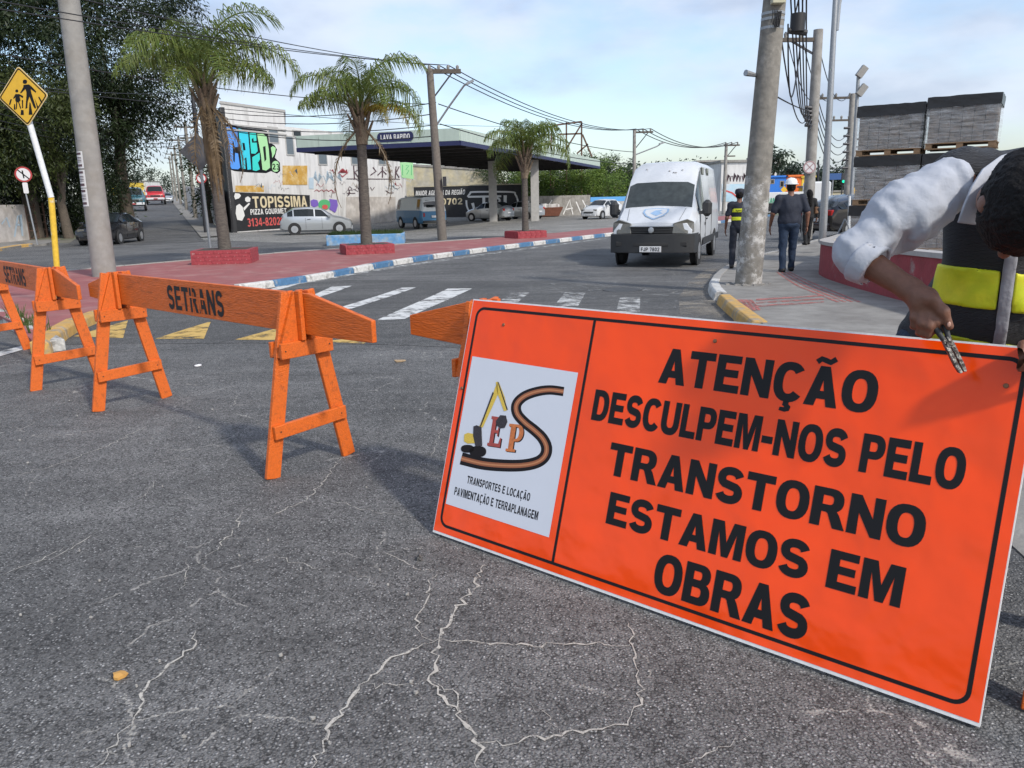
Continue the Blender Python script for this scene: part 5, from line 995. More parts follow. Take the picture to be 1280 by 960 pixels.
# right-hand poles
b = gnd(935, 356, .115); tp = at(972, -40, b.y); tR = pole('footway_pole', 'big weathered concrete pole on the right footway with white smeared base', b, tp, .215, .165, 'pole_dirty', n=20)
paint('whitewash', (.48, .46, .43), .47, .60, 4.5); f_ = 1.75/(tp.z-b.z); MB().tube([(tp-b)*(f_*k/6) for k in range(7)], [.215-.05*f_*k/6+.0025 for k in range(7)], 20, False).build('whitewash', 'whitewash', tR, 50)
for v in (18, 25, 36): f = (at(955, v, b.y).z-b.z)/(tp.z-b.z); c_ = b.lerp(tp, f); wb(MB().tube([c_-Vector((0, 0, .02)), c_+Vector((0, 0, .02))], .178, 18), 'band', 'steel', tR)
c_ = at(972, 0, b.y-.2); wb(MB().box(c_.x-.10, c_.x+.10, c_.y-.08, c_.y+.04, c_.z-.06, c_.z+.12), 'junction_box', mat('box_cream', (.45, .43, .30), .6), tR, bevel=.01)
mb = MB(); rnd = random.Random(3)
for k in range(6): mb.tube([at(966+k*2, 12, b.y-.2), at(965+k*2, 30+rnd.uniform(-4, 4), b.y-.22), at(969+k, 34, b.y-.22), at(972+k, 14, b.y-.2)], .006, 5)
wb(mb, 'cable_loop', 'wire', tR, 60)
wb(MB().tube([at(945, 94, b.y), at(932, 91, b.y-.1)], [.03, .05], 8), 'lamp_head', 'steel', tR)
rub = MB(); rnd = random.Random(9)
for k in range(40): a = rnd.uniform(0, 6.28); r_ = rnd.uniform(.22, .36); s_ = rnd.uniform(.015, .04); x, y = b.x+r_*math.cos(a), b.y+r_*math.sin(a); rub.box(x-s_, x+s_, y-s_, y+s_, b.z-.01, b.z+s_)
wb(rub, 'broken_concrete', 'concrete', tR)
Y2 = 27.0; p2 = Vector((at(1009, 285, Y2).x, Y2, BZ+.1)); t2p = at(1023, 37, Y2); t2 = pole('utility_pole', 'second pole on the right with a round sign and a long arm', p2, t2p, .19, .15, 'concrete'); i2 = crossarm(t2, p2, t2p, .955, 1.25, .1, (1, .05, 0), .12, 3, False); wb(MB().bar(at(987, 50, Y2), at(1016, 67, Y2), .06, .06), 'brace', 'dark_metal', t2)
for k, v in enumerate((134, 139, 144, 150, 156)): c_ = at(1014.5, v, Y2-.15); wb(MB().tube([c_-Vector((.22, 0, 0)), c_-Vector((0, 0, .02))], .06, 8), 'clamp', 'dark_metal', t2)
FN = Frame(at(1012, 209, Y2-.25), (1, -.1, 0), (0, 0, 1)); wb(MB().prism(ell(0, 0, .21, .21, 0, 345, 20, 2), lambda p, h: FN.P(p[0], p[1], h), 0, -.02), 'sign_disc', 'sign_pale', t2); prints('sign_rim', FN, [[ell(0, 0, .205, .205, 0, 345, 20, 2), ell(0, 0, .165, .165, 0, 345, 20, 2)], [stroke([(-.12, .12), (.12, -.12)], .03)], [stroke([(-.12, -.12), (.12, .12)], .03)]], .004, mat('rim_faded', (.35, .22, .22), .7), t2)
lb_ = gnd(1028, 306, .40); YL = 20.5; pL = Vector((at(1028, 300, YL).x, YL, .15)); tl = pole('lamp_post', 'slender grey steel lamp post standing by the red wall', pL, at(1046, -30, YL), .1, .06, 'steel', 'lamp post', 12); wb(MB().tube([at(1045, 38, YL), at(1048, 5, YL), at(1053, -20, YL)], .07, 8), 'arm', 'steel', tl)
pole3, i3 = farpole('third pole on the right with stepped crossarms', 1058, 117, 265, 44, [.97], 1.9, .1, .2, ut=1066, ins=3); crossarm(pole3, Vector((at(1058, 265, 44).x, 44, BZ)), at(1066, 117, 44), .80, 1.1, 0, (1, 0, 0), .1, 3, False)
for k in range(6): c_ = at(1062-k*.5, 160+k*10, 43.8); wb(MB().tube([c_-Vector((.3, 0, 0)), c_], .07, 6), 'clamp', 'dark_metal', pole3)
fl = Vector((at(1064, 260, 38).x, 38, BZ)); tf = pole('floodlight_mast', 'thin mast with two floodlights between pole and pallets', fl, at(1073, 95, 38), .1, .08, 'steel', 'mast', 10)
for v in (90, 113): c_ = at(1077, v, 37.8); wb(MB().bar(c_-Vector((.14, 0, .2)), c_+Vector((.16, 0, .22)), .3, .2, (0, 1, 0)), 'floodlight', 'insulator', tf)
farpole('thin dark far pole with crossbars behind the floodlight mast', 1073, 172, 260, 60, [.98, .88], 1.0, .2, .13, m='dark_metal', ut=1076); farpole('white lower post in front of the pallet stack', 1062, 245, 285, 26, [], r=.05, m='post_white')
farpole('short far pole right of the round sign', 1023, 200, 250, 90, [], r=.12, m='dark_metal')
T1 = at(990, -12, b.y)
g = 'black cables at the right poles'
wires('black cable dropping from the big footway pole to the second pole', [(at(988+k*5, -8, b.y+.6), at(1010+k*1.2, 133+k*5, Y2-.1)) for k in range(5)]+[(at(972, 10, b.y), at(1012, 140, Y2))], .9, .014, g)
wires('black cable from the big footway pole to the arm of the second pole', [(at(1000, -10, b.y+2), i2[0]), (at(1004, -10, b.y+2), i2[1])], .3, .014, g)
wires('black cable hanging between the second and third right poles', [(at(1016, 95+k*13, Y2), at(1060, 165+k*8, 44)) for k in range(5)]+[(i2[k], i3[k]) for k in range(3)], 1.1, .017, g)
wires('stay wire crossing from the big footway pole low to the second pole', [(at(945, 105, b.y), at(1011, 139, Y2))], .05, .016, g)
wires('cable hanging in a deep loop beside the big footway pole', [(at(985, 30, b.y+.5), at(1000, 60, b.y+3))], 1.0, .014, g)
c_ = at(997, 30, b.y+1); sp = thing('cable_splice', 'black splice box hanging on the cables beside the big pole', 'cable box', tuple(c_), 0); MB().tube([(0, 0, .16), (0, 0, -.12)], .12, 10).build('box', 'wire', sp, 40); MB().tube([(-.15, 0, -.1), (.16, 0, -.14)], .05, 8).build('coil', 'wire', sp, 40)
# traffic lights and blue street sign far right
for i, (u, v, lb2) in enumerate(((1054, 223, 'left far green traffic light'), (1060, 226, 'right far green traffic light'))):
    c_ = at(u, v, 80); t = thing('traffic_light', lb2+' above the road at the right', 'traffic light', (c_.x, c_.y, BZ), 0); wb(MB().tube([(c_.x, c_.y+.1, BZ), (c_.x, c_.y+.1, c_.z)], .06, 8), 'post', 'dark_metal', t); wb(MB().box(c_.x-.2, c_.x+.2, c_.y-.12, c_.y+.05, c_.z-.5, c_.z+.5), 'housing', 'dark_metal', t, bevel=.04)
    gm = mat('lamp_green', (.0, .5, .25), .4); gm.node_tree.nodes['Principled BSDF'].inputs['Emission Color'].default_value = (.0, .8, .4, 1); gm.node_tree.nodes['Principled BSDF'].inputs['Emission Strength'].default_value = .8
    wb(MB().lathe([(0, 0), (.14, 0), (.12, -.03), (0, -.04)], 14, c=(c_.x, c_.y-.13, c_.z-.3), axis='y'), 'lens', 'lamp_green', t)
c_ = at(1042, 221, 84); t = thing('direction_sign', 'small blue direction sign board above the far road', 'road sign', (c_.x, c_.y, BZ), 0); wb(MB().tube([(c_.x, c_.y+.1, BZ), (c_.x, c_.y+.1, c_.z+.3)], .07, 8), 'post', 'steel', t); wb(MB().box(c_.x-.8, c_.x+.8, c_.y-.05, c_.y, c_.z-.3, c_.z+.35), 'board', mat('sign_blue', (.03, .09, .25), .5), t)
for i, (u, v, Y) in enumerate(((980, 237, 88), (1065, 238, 60))):
    c_ = at(u, v, Y); t = thing('warning_sign', ('tiny yellow diamond sign before the white lorry', 'tiny yellow diamond sign left of the pallets')[i], 'road sign', (c_.x, c_.y, BZ), 0); FQ = Frame(c_, (1, 0, 0), (0, 0, 1)); wb(MB().tube([(c_.x, c_.y+.05, BZ), (c_.x, c_.y+.05, c_.z)], .04, 6), 'post', 'steel', t); wb(MB().prism(rdiam(.38, .04), lambda p, h: FQ.P(p[0], p[1], h), 0, -.02), 'plate', 'sign_yellow', t)
# ================================================================== VEHICLES
mat('van_glass_reflect', (.040, .048, .048), .07, spec=.5, var=.35, vs=2.2); mat('tyre', (.018, .018, .019), .85); mat('rim_alloy', (.48, .49, .50), .35, .7); mat('rim_dark', (.06, .06, .065), .5, .5); mat('black_plastic', (.028, .029, .030), .6, var=.12, vs=8); mat('car_glass', (.014, .018, .019), .05, spec=.42); mat('lamp_clear', (.13, .125, .105), .18, .2, spec=.7, var=.25, vs=25); mat('lamp_red', (.35, .015, .012), .25); mat('plate_white', (.62, .62, .62), .5); mat('shut_line', (.03, .03, .03), .9)  # van glass: mottled tone in its colour stands in for reflections
mat('car_silver', (.42, .44, .45), .30, .55, coat=.5); mat('car_white', (.60, .61, .61), .35, coat=.35, var=.03, vs=2); mat('car_black', (.010, .010, .012), .18, coat=.6); mat('car_blue', (.045, .17, .30), .4, coat=.2, var=.08, vs=3); mat('car_teal', (.02, .10, .13), .4, coat=.2); mat('car_red', (.50, .012, .02), .35, coat=.4); mat('van_white', (.58, .60, .62), .38, coat=.25, var=.035, vs=2.5, col2=(.50, .52, .53), c2s=(.55, .8)); mat('kombi_white', (.62, .63, .60), .45, var=.06, vs=3); mat('seat_dark', (.03, .03, .035), .8); mat('crest_blue', (.28, .42, .60), .5, var=.2, vs=14)
def ringpts(st):
    x, zl, zb, zt, w_, wt = st; cr_ = .02 if zt-zb > .3 else .03; hgt = zt-zb
    return [(w_*.80, zl), (w_*.965, zl+.05), (w_, zl+.45*(zb-zl)), (w_*.985, zb), (wt+(w_*.985-wt)*.06, zb+hgt*.90), (wt*.80, zt), (0, zt+cr_)]
def car_wheel(t, x, y, r, wd, rim, spokes=7):
    s_ = 1 if y > 0 else -1
    wh = MB().lathe([(r*.60, -wd/2), (r*.93, -wd/2), (r, -wd*.34), (r, wd*.34), (r*.93, wd/2), (r*.60, wd/2)], 24, axis='y').build('wheel', 'tyre', t, 40, loc=(x, y, r))
    MB().lathe([(0, s_*wd*.30), (r*.63, s_*wd*.30), (r*.63, s_*wd*.34), (0, s_*wd*.34)], 20, axis='y').build('hub', 'rim_dark', wh)
    mb = MB(); yy = s_*wd*.42
    for k in range(spokes): a = 2*math.pi*k/spokes; mb.bar((.02*math.cos(a), yy, .02*math.sin(a)), (r*.60*math.cos(a), yy, r*.60*math.sin(a)), .075*r/.3, .03, (0, 1, 0))
    mb.lathe([(r*.54, yy-.02), (r*.63, yy-.02), (r*.63, yy+.02), (r*.54, yy+.02)], 20, axis='y'); mb.lathe([(0, yy-.02), (r*.16, yy-.02), (r*.16, yy+.025), (0, yy+.025)], 10, axis='y'); mb.build('rim', rim, wh, 40)
def loft(name, label, cat, loc, rotz, sts, col, wheels, side=(), ws=None, rear=None, tyre=.3, rim='rim_alloy', belt=None, group=None, archr=1.17):
    """body lofted through cross-sections, front at +x; side = window bays [(i0,f0,i1,f1)] between stations"""
    t = thing(name, label, cat, loc, rotz, group); rings = []
    for st in sts:
        h = ringpts(st); rings.append([(st[0], -y, z) for y, z in h]+[(st[0], y, z) for y, z in h[-2::-1]])
    n = len(rings[0]); vs = [p for r_ in rings for p in r_]
    fs = [(i*n+j, i*n+j+1, (i+1)*n+j+1, (i+1)*n+j) for i in range(len(rings)-1) for j in range(n-1)]+[(i*n+n-1, i*n, (i+1)*n, (i+1)*n+n-1) for i in range(len(rings)-1)]+[tuple(range(n)), tuple(range(len(rings)*n-1, (len(rings)-1)*n-1, -1))]
    if belt:   # two-tone: lower part gets its own skin
        body = MB().add(vs, fs).build('body', belt[0], t, 32)
        lo = MB()
        for sgn in (0, 1):
            for i in range(len(rings)-1):
                for j in ((0, 1, 2) if sgn == 0 else (n-2, n-3, n-4)):
                    q = [rings[i][j], rings[i][j+1], rings[i+1][j+1], rings[i+1][j]]; k = -1 if sgn == 0 else 1
                    lo.add([(a, b+k*.006, c) for a, b, c in q], [(0, 1, 2, 3)])
        for e, k in ((0, 1), (-1, -1)): lo.add([(rings[e][j][0]+k*.006, rings[e][j][1], rings[e][j][2]) for j in (0, 1, 2, 3, n-4, n-3, n-2, n-1)], [tuple(range(8))])
        lo.build('lower_body', col, t, 32)
    else: body = MB().add(vs, fs).build('body', col, t, 32)
    def bay(i0, f0, i1, f1, j, lo, hi, s_):
        def pt(i, f, g): a = Vector(rings[i][j]); b = Vector(rings[i+1][j]) if i+1 < len(rings) else a; c = Vector(rings[i][j+1]); d = Vector(rings[i+1][j+1]) if i+1 < len(rings) else c; return a.lerp(b, f).lerp(c.lerp(d, f), g)
        fr_ = [(i0, f0)]+[(k, 0) for k in range(i0+1, i1+(1 if f1 > 0 else 0))]+[(i1, f1) if f1 > 0 else (i1, 0)]
        q = []
        for i, f in fr_: q.append((pt(i, f, lo), pt(i, f, hi)))
        vv = []
        for a, b in q: vv += [a, b]
        if s_ > 0: vv = [Vector((p.x, -p.y, p.z)) for p in vv]
        m_ = MB().add([(p.x, p.y+s_*.010, p.z+.002) for p in vv], [(2*k, 2*k+1, 2*k+3, 2*k+2) for k in range(len(q)-1)]); return m_
    for (i0, f0, i1, f1) in side:
        for s_ in (-1, 1): bay(i0, f0, i1, f1, 3, .08, .93, s_).build('side_window', 'car_glass', t)
    def screen(i, nm, g0=.06, g1=.94):
        r0, r1 = rings[i], rings[i+1]; idx = [4, 5, 6, 7, 8]; a = [Vector(r0[j]) for j in idx]; b = [Vector(r1[j]) for j in idx]; lo_ = [p.lerp(q, g0) for p, q in zip(a, b)]; hi_ = [p.lerp(q, g1) for p, q in zip(a, b)]
        nrm = (b[2]-a[2]).cross(Vector((0, 1, 0))).normalized(); nrm = nrm if nrm.z > 0 else -nrm
        lo_ = [Vector((p.x, p.y*.97, p.z))+nrm*.010 for p in lo_]; hi_ = [Vector((p.x, p.y*.97, p.z))+nrm*.010 for p in hi_]
        return MB().add(lo_+hi_, [(k, k+1, 6+k, 5+k) for k in range(4)]).build(nm, 'car_glass', t, 60)
    if ws is not None: screen(ws, 'windscreen')
    if rear is not None: screen(rear, 'rear_window')
    W_ = max(s_[4] for s_ in sts)
    for x in wheels:
        for s_ in (-1, 1):
            MB().lathe([(tyre*archr, -.02), (tyre*archr, .02)], 22, c=(x, s_*(W_-.012), tyre*1.04), axis='y').build('wheel_arch', 'shut_line', t); car_wheel(t, x, s_*(W_-.085), tyre, .19, rim)
    return t
def part(t, name, m, x0, x1, y0, y1, z0, z1, bev=.015): return MB().box(x0, x1, y0, y1, z0, z1).build(name, m, t, bevel=bev)
def shut(t, x, w_, z0, z1):
    for s_ in (-1, 1): MB().box(x-.006, x+.006, s_*w_-.006, s_*w_+.006, z0, z1).build('door_gap', 'shut_line', t)
def mirrors(t, x, w_, z, m, s=(.08, .16, .13)):
    for s_ in (-1, 1): MB().box(x-s[0], x+s[0], *sorted((s_*(w_+.03), s_*(w_+.03+s[1]))), z-s[2]/2, z+s[2]/2).build('mirror', m, t, bevel=.03)
HATCH = [(1.95, .34, .52, .62, .60, .50), (1.86, .24, .66, .74, .74, .60), (1.35, .19, .82, .92, .81, .66), (.92, .18, .90, 1.00, .82, .66), (.28, .18, .92, 1.40, .825, .58), (-.4, .18, .94, 1.46, .825, .58), (-1.15, .19, .96, 1.43, .82, .57), (-1.72, .24, .98, 1.12, .79, .58), (-1.90, .34, .70, .86, .70, .56)]
SEDAN = [(2.15, .34, .54, .62, .66, .52), (2.05, .24, .66, .76, .80, .62), (1.4, .19, .84, .94, .86, .68), (.85, .18, .92, 1.0, .875, .68), (.15, .18, .94, 1.40, .88, .60), (-.7, .18, .95, 1.44, .88, .60), (-1.5, .19, .97, 1.22, .86, .62), (-2.0, .24, .95, 1.02, .83, .64), (-2.15, .34, .7, .84, .74, .6)]
def hatch(label, loc, fwd, col, sts=HATCH, name='parked_car', rim='rim_alloy', plate=True):
    t = loft(name, label, 'car', loc, math.atan2(fwd[1], fwd[0]), sts, col, (sts[2][0]-.12, sts[-2][0]+.55), ((3, .35, 4, .45), (4, .55, 6, 0), (6, .12, 6, .62)), 3, 6 if sts is HATCH else 6)
    L_ = sts[0][0]; Rr = sts[-1][0]; w_ = sts[4][4]
    for s_ in (-1, 1):
        part(t, 'headlight', 'lamp_clear', L_-.22, L_-.03, *sorted((s_*.36, s_*.68)), .60, .74, .03); part(t, 'tail_light', 'lamp_red', Rr-.005, Rr+.14, *sorted((s_*.48, s_*.70)), .74, .95, .03)
    part(t, 'bumper', col, L_-.12, L_+.03, -.62, .62, .22, .44, .04); part(t, 'bumper', col, Rr-.05, Rr+.1, -.64, .64, .28, .50, .04); part(t, 'grille', 'black_plastic', L_-.06, L_+.034, -.42, .42, .46, .56, .01); part(t, 'number_plate', 'plate_white', Rr-.06, Rr-.04, -.2, .2, .56, .67, .003); part(t, 'number_plate', 'plate_white', L_+.03, L_+.045, -.2, .2, .30, .40, .003)
    shut(t, .32, w_*.995, .3, .9); shut(t, -.55, w_*.995, .3, .9); mirrors(t, .72, w_, .98, col)
    for s_ in (-1, 1): part(t, 'door_handle', 'black_plastic', -.46, -.28, *sorted((s_*w_*.99, s_*(w_*.99+.025))), .80, .83, .005)
    return t
p = gnd(393, 293); hatch('silver hatchback parked in front of the graffiti warehouse', (p.x, p.y+.6, BZ+.01), (.97, .24), 'car_silver')
p = gnd(617, 276.5); hatch('silver hatchback under the canopy nearest the column', (p.x-.3, p.y+1.2, BZ+.01), (-.80, .60), 'car_silver', rim='rim_dark'); p = gnd(652, 274.5); hatch('second silver car under the canopy, half hidden by the small palm', (p.x, p.y+1.2, BZ+.01), (-.80, .60), 'car_silver')
p = gnd(752, 274); hatch('white car parked by the blue topped fence', (p.x+.2, p.y+1.4, BZ+.01), (-.62, -.78), 'car_white')
p = gnd(88, 308); hatch('black car at the left behind the concrete pole', (p.x+.9, p.y+2.1, BZ+.01), (.10, -.995), 'car_black', SEDAN)
p = Vector((10.8, 27.5, BZ+.1)); hatch('black car parked beyond the lamp post at the right', (12.6, 28.6, BZ+.12), (.86, .5), 'car_black', SEDAN, rim='rim_dark')
# side street vehicles
def truck(label, s_, l_, col, k=1.0, name='pickup_truck'):
    q = street(s_, l_); fw = -sd; sts = [(2.3, .5, .85, 1.05, .82, .66), (2.2, .45, 1.0, 1.18, .92, .74), (1.1, .42, 1.2, 1.32, .98, .78), (.75, .42, 1.25, 1.95, .99, .70), (-.2, .42, 1.25, 2.05, .99, .70), (-.55, .42, 1.25, 1.98, .98, .72)]
    t = loft(name, label, 'truck', q, math.atan2(fw.y, fw.x), sts, col, (1.5, -1.8), ((3, .1, 4, .8),), 2, None, .42); part(t, 'cargo_bed', col, -2.7, -.6, -.98, .98, .75, 1.3, .03); part(t, 'bumper', 'plate_white', 2.28, 2.42, -.9, .9, .5, .72, .03); part(t, 'grille', 'black_plastic', 2.27, 2.33, -.5, .5, .78, .98, .01)
    for s2 in (-1, 1): part(t, 'headlight', 'lamp_clear', 2.22, 2.35, *sorted((s2*.55, s2*.78)), .80, .98, .04)
    part(t, 'number_plate', 'sign_red', 2.42, 2.44, -.2, .2, .54, .66, .003); mirrors(t, .9, .99, 1.45, 'plate_white', (.05, .14, .26)); t.scale = (k, k, k); return t
truck('old teal pickup truck coming down the side street', 50, -1.2, 'car_teal', 1.2); truck('red truck behind the teal pickup on the side street', 76, .9, 'car_red', 1.25, 'red_truck')
q = street(84, 2.4); hatch('small pale car behind the red truck', q, (-sd.x, -sd.y), 'car_silver')
q = street(50, -4.6); hatch('dark car parked left of the teal pickup', q, (-sd.x, -sd.y), 'car_black')
# blue and white microbus
p = gnd(541, 286); KB = [(2.12, .42, 1.02, 1.30, .74, .66), (2.0, .34, 1.06, 1.66, .84, .70), (1.75, .30, 1.10, 1.86, .86, .70), (.6, .30, 1.10, 1.92, .86, .70), (-.8, .30, 1.10, 1.92, .86, .70), (-1.85, .30, 1.10, 1.88, .86, .70), (-2.05, .36, 1.08, 1.62, .82, .68), (-2.12, .46, 1.04, 1.32, .76, .66)]
t = loft('microbus', 'old blue and white microbus parked by the advert wall', 'van', (p.x-.9, p.y+1.7, BZ+.01), math.atan2(.87, -.49), KB, 'car_blue', (1.25, -1.15), ((1, .5, 2, .35), (4, .55, 4, .98)), 0, 6, .33, 'rim_alloy', ('kombi_white',))
MB().add([(-2.145, -.52, 1.28), (-2.145, .52, 1.28), (-1.98, .50, 1.70), (-1.98, -.50, 1.70)], [(0, 1, 2, 3)]).build('tailgate_glass', 'car_glass', t, loc=(-.02, 0, 0)); part(t, 'rear_bumper', 'black_plastic', -2.28, -2.14, -.78, .78, .36, .50, .03); part(t, 'number_plate', 'plate_white', -2.18, -2.155, -.2, .2, .66, .80, .004); part(t, 'front_bumper', 'plate_white', 2.14, 2.26, -.78, .78, .36, .50, .03)
for s_ in (-1, 1): part(t, 'tail_light', 'lamp_red', -2.15, -2.08, *sorted((s_*.62, s_*.72)), .72, .95, .01)
part(t, 'roof_board', 'kombi_white', -1.7, 1.3, -.5, .5, 1.955, 1.985, .01)
# white van coming towards the camera
VN = [(2.62, .42, .66, .84, .82, .74), (2.56, .36, .86, 1.04, .95, .80), (2.22, .34, 1.06, 1.22, .985, .84), (1.86, .34, 1.18, 1.37, .995, .84), (1.30, .34, 1.26, 2.03, 1.0, .82), (1.18, .34, 1.27, 2.14, 1.0, .82), (.72, .34, 1.28, 2.47, 1.0, .80), (.2, .34, 1.28, 2.52, 1.0, .80), (-2.45, .34, 1.28, 2.50, 1.0, .80), (-2.58, .36, 1.24, 2.40, .97, .78)]
def hood_pt(y, f): return (2.56-.70*f+.006, y, (1.04+.18*(f/.486) if f < .486 else 1.22+.15*((f-.486)/.514))+.022)
vf = Vector((-math.sin(R(21)), -math.cos(R(21)))); vloc = Vector((4.36, 21.15, BZ+.005))
v = loft('delivery_van', 'high roofed white van with a shield on its bonnet driving towards the crossing', 'van', tuple(vloc), math.atan2(vf.y, vf.x), VN, 'van_white', (1.68, -1.55), ((3, .62, 6, .1),), 3, None, .335, 'rim_alloy', archr=1.22)
[c.data.materials.__setitem__(0, MATS['van_glass_reflect']) for c in v.children if c.name.startswith(('windscreen', 'side_window'))]
for y_ in (-.62, .62): MB().add([hood_pt(y_-.004, .12), hood_pt(y_+.004, .12), hood_pt(y_*1.12+.004, .95), hood_pt(y_*1.12-.004, .95)], [(0, 1, 2, 3)]).build('bonnet_gap', 'shut_line', v)
def strip(name, m, x, pts_y, z0, z1, th=.05, bev=.02):   # wraps round the nose: list of (y, x-offset)
    mb = MB(); vs = []
    for y, dx in pts_y: vs += [(x+dx, y, z0), (x+dx+th, y, z0+.02), (x+dx+th, y, z1-.02), (x+dx, y, z1)]
    mb.add(vs, [(4*i+k, 4*i+(k+1) % 4, 4*i+4+(k+1) % 4, 4*i+4+k) for i in range(len(pts_y)-1) for k in range(4)]+[(0, 1, 2, 3), tuple(range(len(vs)-4, len(vs)))]); return mb.build(name, m, v, 40)
strip('bumper', 'black_plastic', 2.60, [(-1.02, -.62), (-1.01, -.12), (-.90, -.02), (-.5, .05), (0, .07), (.5, .05), (.90, -.02), (1.01, -.12), (1.02, -.62)], .34, .80, .09)
strip('air_intake', 'shut_line', 2.695, [(-.42, .04), (0, .062), (.42, .04)], .48, .60, .012); part(v, 'fog_recess', 'shut_line', 2.66, 2.705, -.86, -.55, .50, .62, .02); part(v, 'fog_recess', 'shut_line', 2.66, 2.705, .55, .86, .50, .62, .02)
strip('grille', 'shut_line', 2.60, [(-.50, .02), (0, .055), (.50, .02)], .79, .97, .035)
for k, z in enumerate((.83, .885, .94)): strip('grille_bar', 'black_plastic', 2.625, [(-.46, .025), (0, .06), (.46, .025)], z-.012, z+.012, .02)
strip('grille_surround', 'rim_alloy', 2.60, [(-.52, .03), (0, .065), (.52, .03)], .955, .985, .04)
MB().lathe([(0, 0), (.072, 0), (.062, .02), (0, .024)], 18, c=(2.715, 0, .885), axis='x').build('emblem', 'rim_alloy', v, 50)
for s_ in (-1, 1):
    mb = MB(); yo = lambda y: s_*y
    fr_ = [(2.65, .49, .80), (2.60, .82, .80), (2.47, .985, .83), (2.43, .975, 1.06), (2.50, .82, 1.13), (2.60, .51, 1.04)]
    mb.add([(x+.03, yo(y), z) for x, y, z in fr_]+[(x-.12, yo(y*.97), z) for x, y, z in fr_], [tuple(range(6)), tuple(range(11, 5, -1))]+[(k, (k+1) % 6, (k+1) % 6+6, k+6) for k in range(6)]); mb.build('headlight', 'lamp_clear', v, bevel=.012)
    mr = MB().box(1.50, 1.70, *sorted((s_*1.04, s_*1.27)), 1.16, 1.56).build('mirror', 'black_plastic', v, bevel=.08); MB().box(1.60, 1.66, *sorted((s_*.97, s_*1.10)), 1.22, 1.30).build('mirror_arm', 'black_plastic', mr)
    MB().box(-2.5, 1.0, *sorted((s_*1.0, s_*1.014)), .44, .62).build('side_moulding', 'black_plastic', v, bevel=.005)
    for x0 in (.10, -.9): MB().box(x0, x0+.42, *sorted((s_*.833, s_*.853)), 2.18, 2.36).build('roof_vent_window', 'car_glass', v)
    MB().box(.30, .44, *sorted((s_*1.0, s_*1.025)), 1.06, 1.10).build('door_handle', 'black_plastic', v, bevel=.008)
    MB().box(.60, .70, *sorted((s_*1.0, s_*1.02)), .92, 1.0).build('fuel_flap', 'black_plastic', v, bevel=.008)
for x in (1.52, .52, -.75): shut(v, x, .999, .42, 1.26)
for x in (.52, -.75):
    for s_ in (-1, 1): MB().add([(x-.008, s_*.992, 1.28), (x+.008, s_*.992, 1.28), (x+.008, s_*.835, 2.36), (x-.008, s_*.835, 2.36)], [(0, 1, 2, 3)]).build('door_gap', 'shut_line', v, loc=(0, s_*.006, 0))
pl_ = part(v, 'number_plate', 'plate_white', 2.755, 2.775, -.26, .26, .37, .51, .006)
FV = Frame((2.7775, 0, 0), (0, 1, 0), (0, 0, 1))
vs, fs = [], []
for ls in text_loops('FJP 7802', -.22, .22, .395, .485, .16):
    fl_ = [q for l in ls for q in l]; o_ = len(vs); vs += [(2.7778, q[0], q[1]) for q in fl_]; fs += [tuple(i+o_ for i in tr) for tr in tessellate_polygon([[Vector((q[0], q[1], 0)) for q in l] for l in ls])]
MB().add(vs, fs).build('plate_text', 'sign_black', pl_)
# crest on the bonnet, laid on the slope between cowl and nose
def hood(y, f): x = 2.56+(1.86-2.56)*f; z = 1.04+(1.37-1.04)*f+(.012 if f < .5 else .012); zz = (1.04+(1.22-1.04)*(f/.486) if f < .486 else 1.22+(1.37-1.22)*((f-.486)/.514)); return (x+.008, y, zz+.036)
sh = [(-.30, .86), (0, .93), (.30, .86), (.31, .60), (.22, .36), (0, .12), (-.22, .36), (-.31, .60)]; sh2 = [(y*.86, .52+(f-.52)*.84) for y, f in sh]
for nm, q, m_, o_ in (('crest', sh, 'crest_blue', 0), ('crest_field', sh2, 'van_white', .004), ('crest_figure', [(-.12, .5), (-.02, .72), (.16, .76), (.10, .62), (.18, .5), (.05, .34), (-.05, .42)], 'crest_blue', .008)):
    MB().add([tuple(Vector(hood(y, f))+Vector((0, 0, o_))) for y, f in q]+[tuple(Vector(hood(0, .5))+Vector((0, 0, o_)))], [(k, (k+1) % len(q), len(q)) for k in range(len(q))]).build(nm, m_, v)
for s_, y0 in ((1, -.55), (1, .05)): MB().bar((1.82, y0+.62, 1.405), (1.74, y0, 1.50), .025, .018).build('wiper', 'black_plastic', v)
MB().lathe([(.15, -.012), (.18, -.012), (.18, .012), (.15, .012)], 20, c=(1.36, .48, 1.50), axis='x').build('steering_wheel', 'black_plastic', v)
rnd = random.Random(5)
for k in range(5): y, x = rnd.uniform(-.5, .5), rnd.uniform(.80, 1.1); z = 2.14+(2.47-2.14)*((1.18-x)/.46)+.03; MB().lathe([(0, 0), (.025, 0), (.02, .006), (0, .006)], 8, c=(x, y, z)).build('rust_spot', 'rust', v)
# lorry with lettered side at the far right
p = at(983, 262, 74); t = thing('lorry', 'white lorry with green lettering beyond the road', 'truck', (p.x, p.y, BZ), 0); FLr = Frame(Vector((at(953, 262, 74).x, 74, BZ)), (1, .02, 0), (0, 0, 1)); ll_ = at(1011, 262, 74).x-at(953, 262, 74).x
wb(MB().box(FLr.o.x, FLr.o.x+ll_, 74, 76.4, BZ+.7, at(980, 240, 74).z), 'box_body', 'car_white', t, bevel=.05); tx('TRANSZ', (955, 252), (976, 252), (953, 254), (953, 247.5), mat('letter_green', (.05, .30, .16), .6), Frame(FLr.o+Vector((0, -.02, 0)), (1, 0, 0), (0, 0, 1)), t, .01)
for x in (.9, 2.0, ll_-1.2): wb(MB().lathe([(.25, -.15), (.45, -.15), (.45, .15), (.25, .15)], 16, c=(FLr.o.x+x, 74.2, BZ+.45), axis='y'), 'wheel', 'tyre', t)
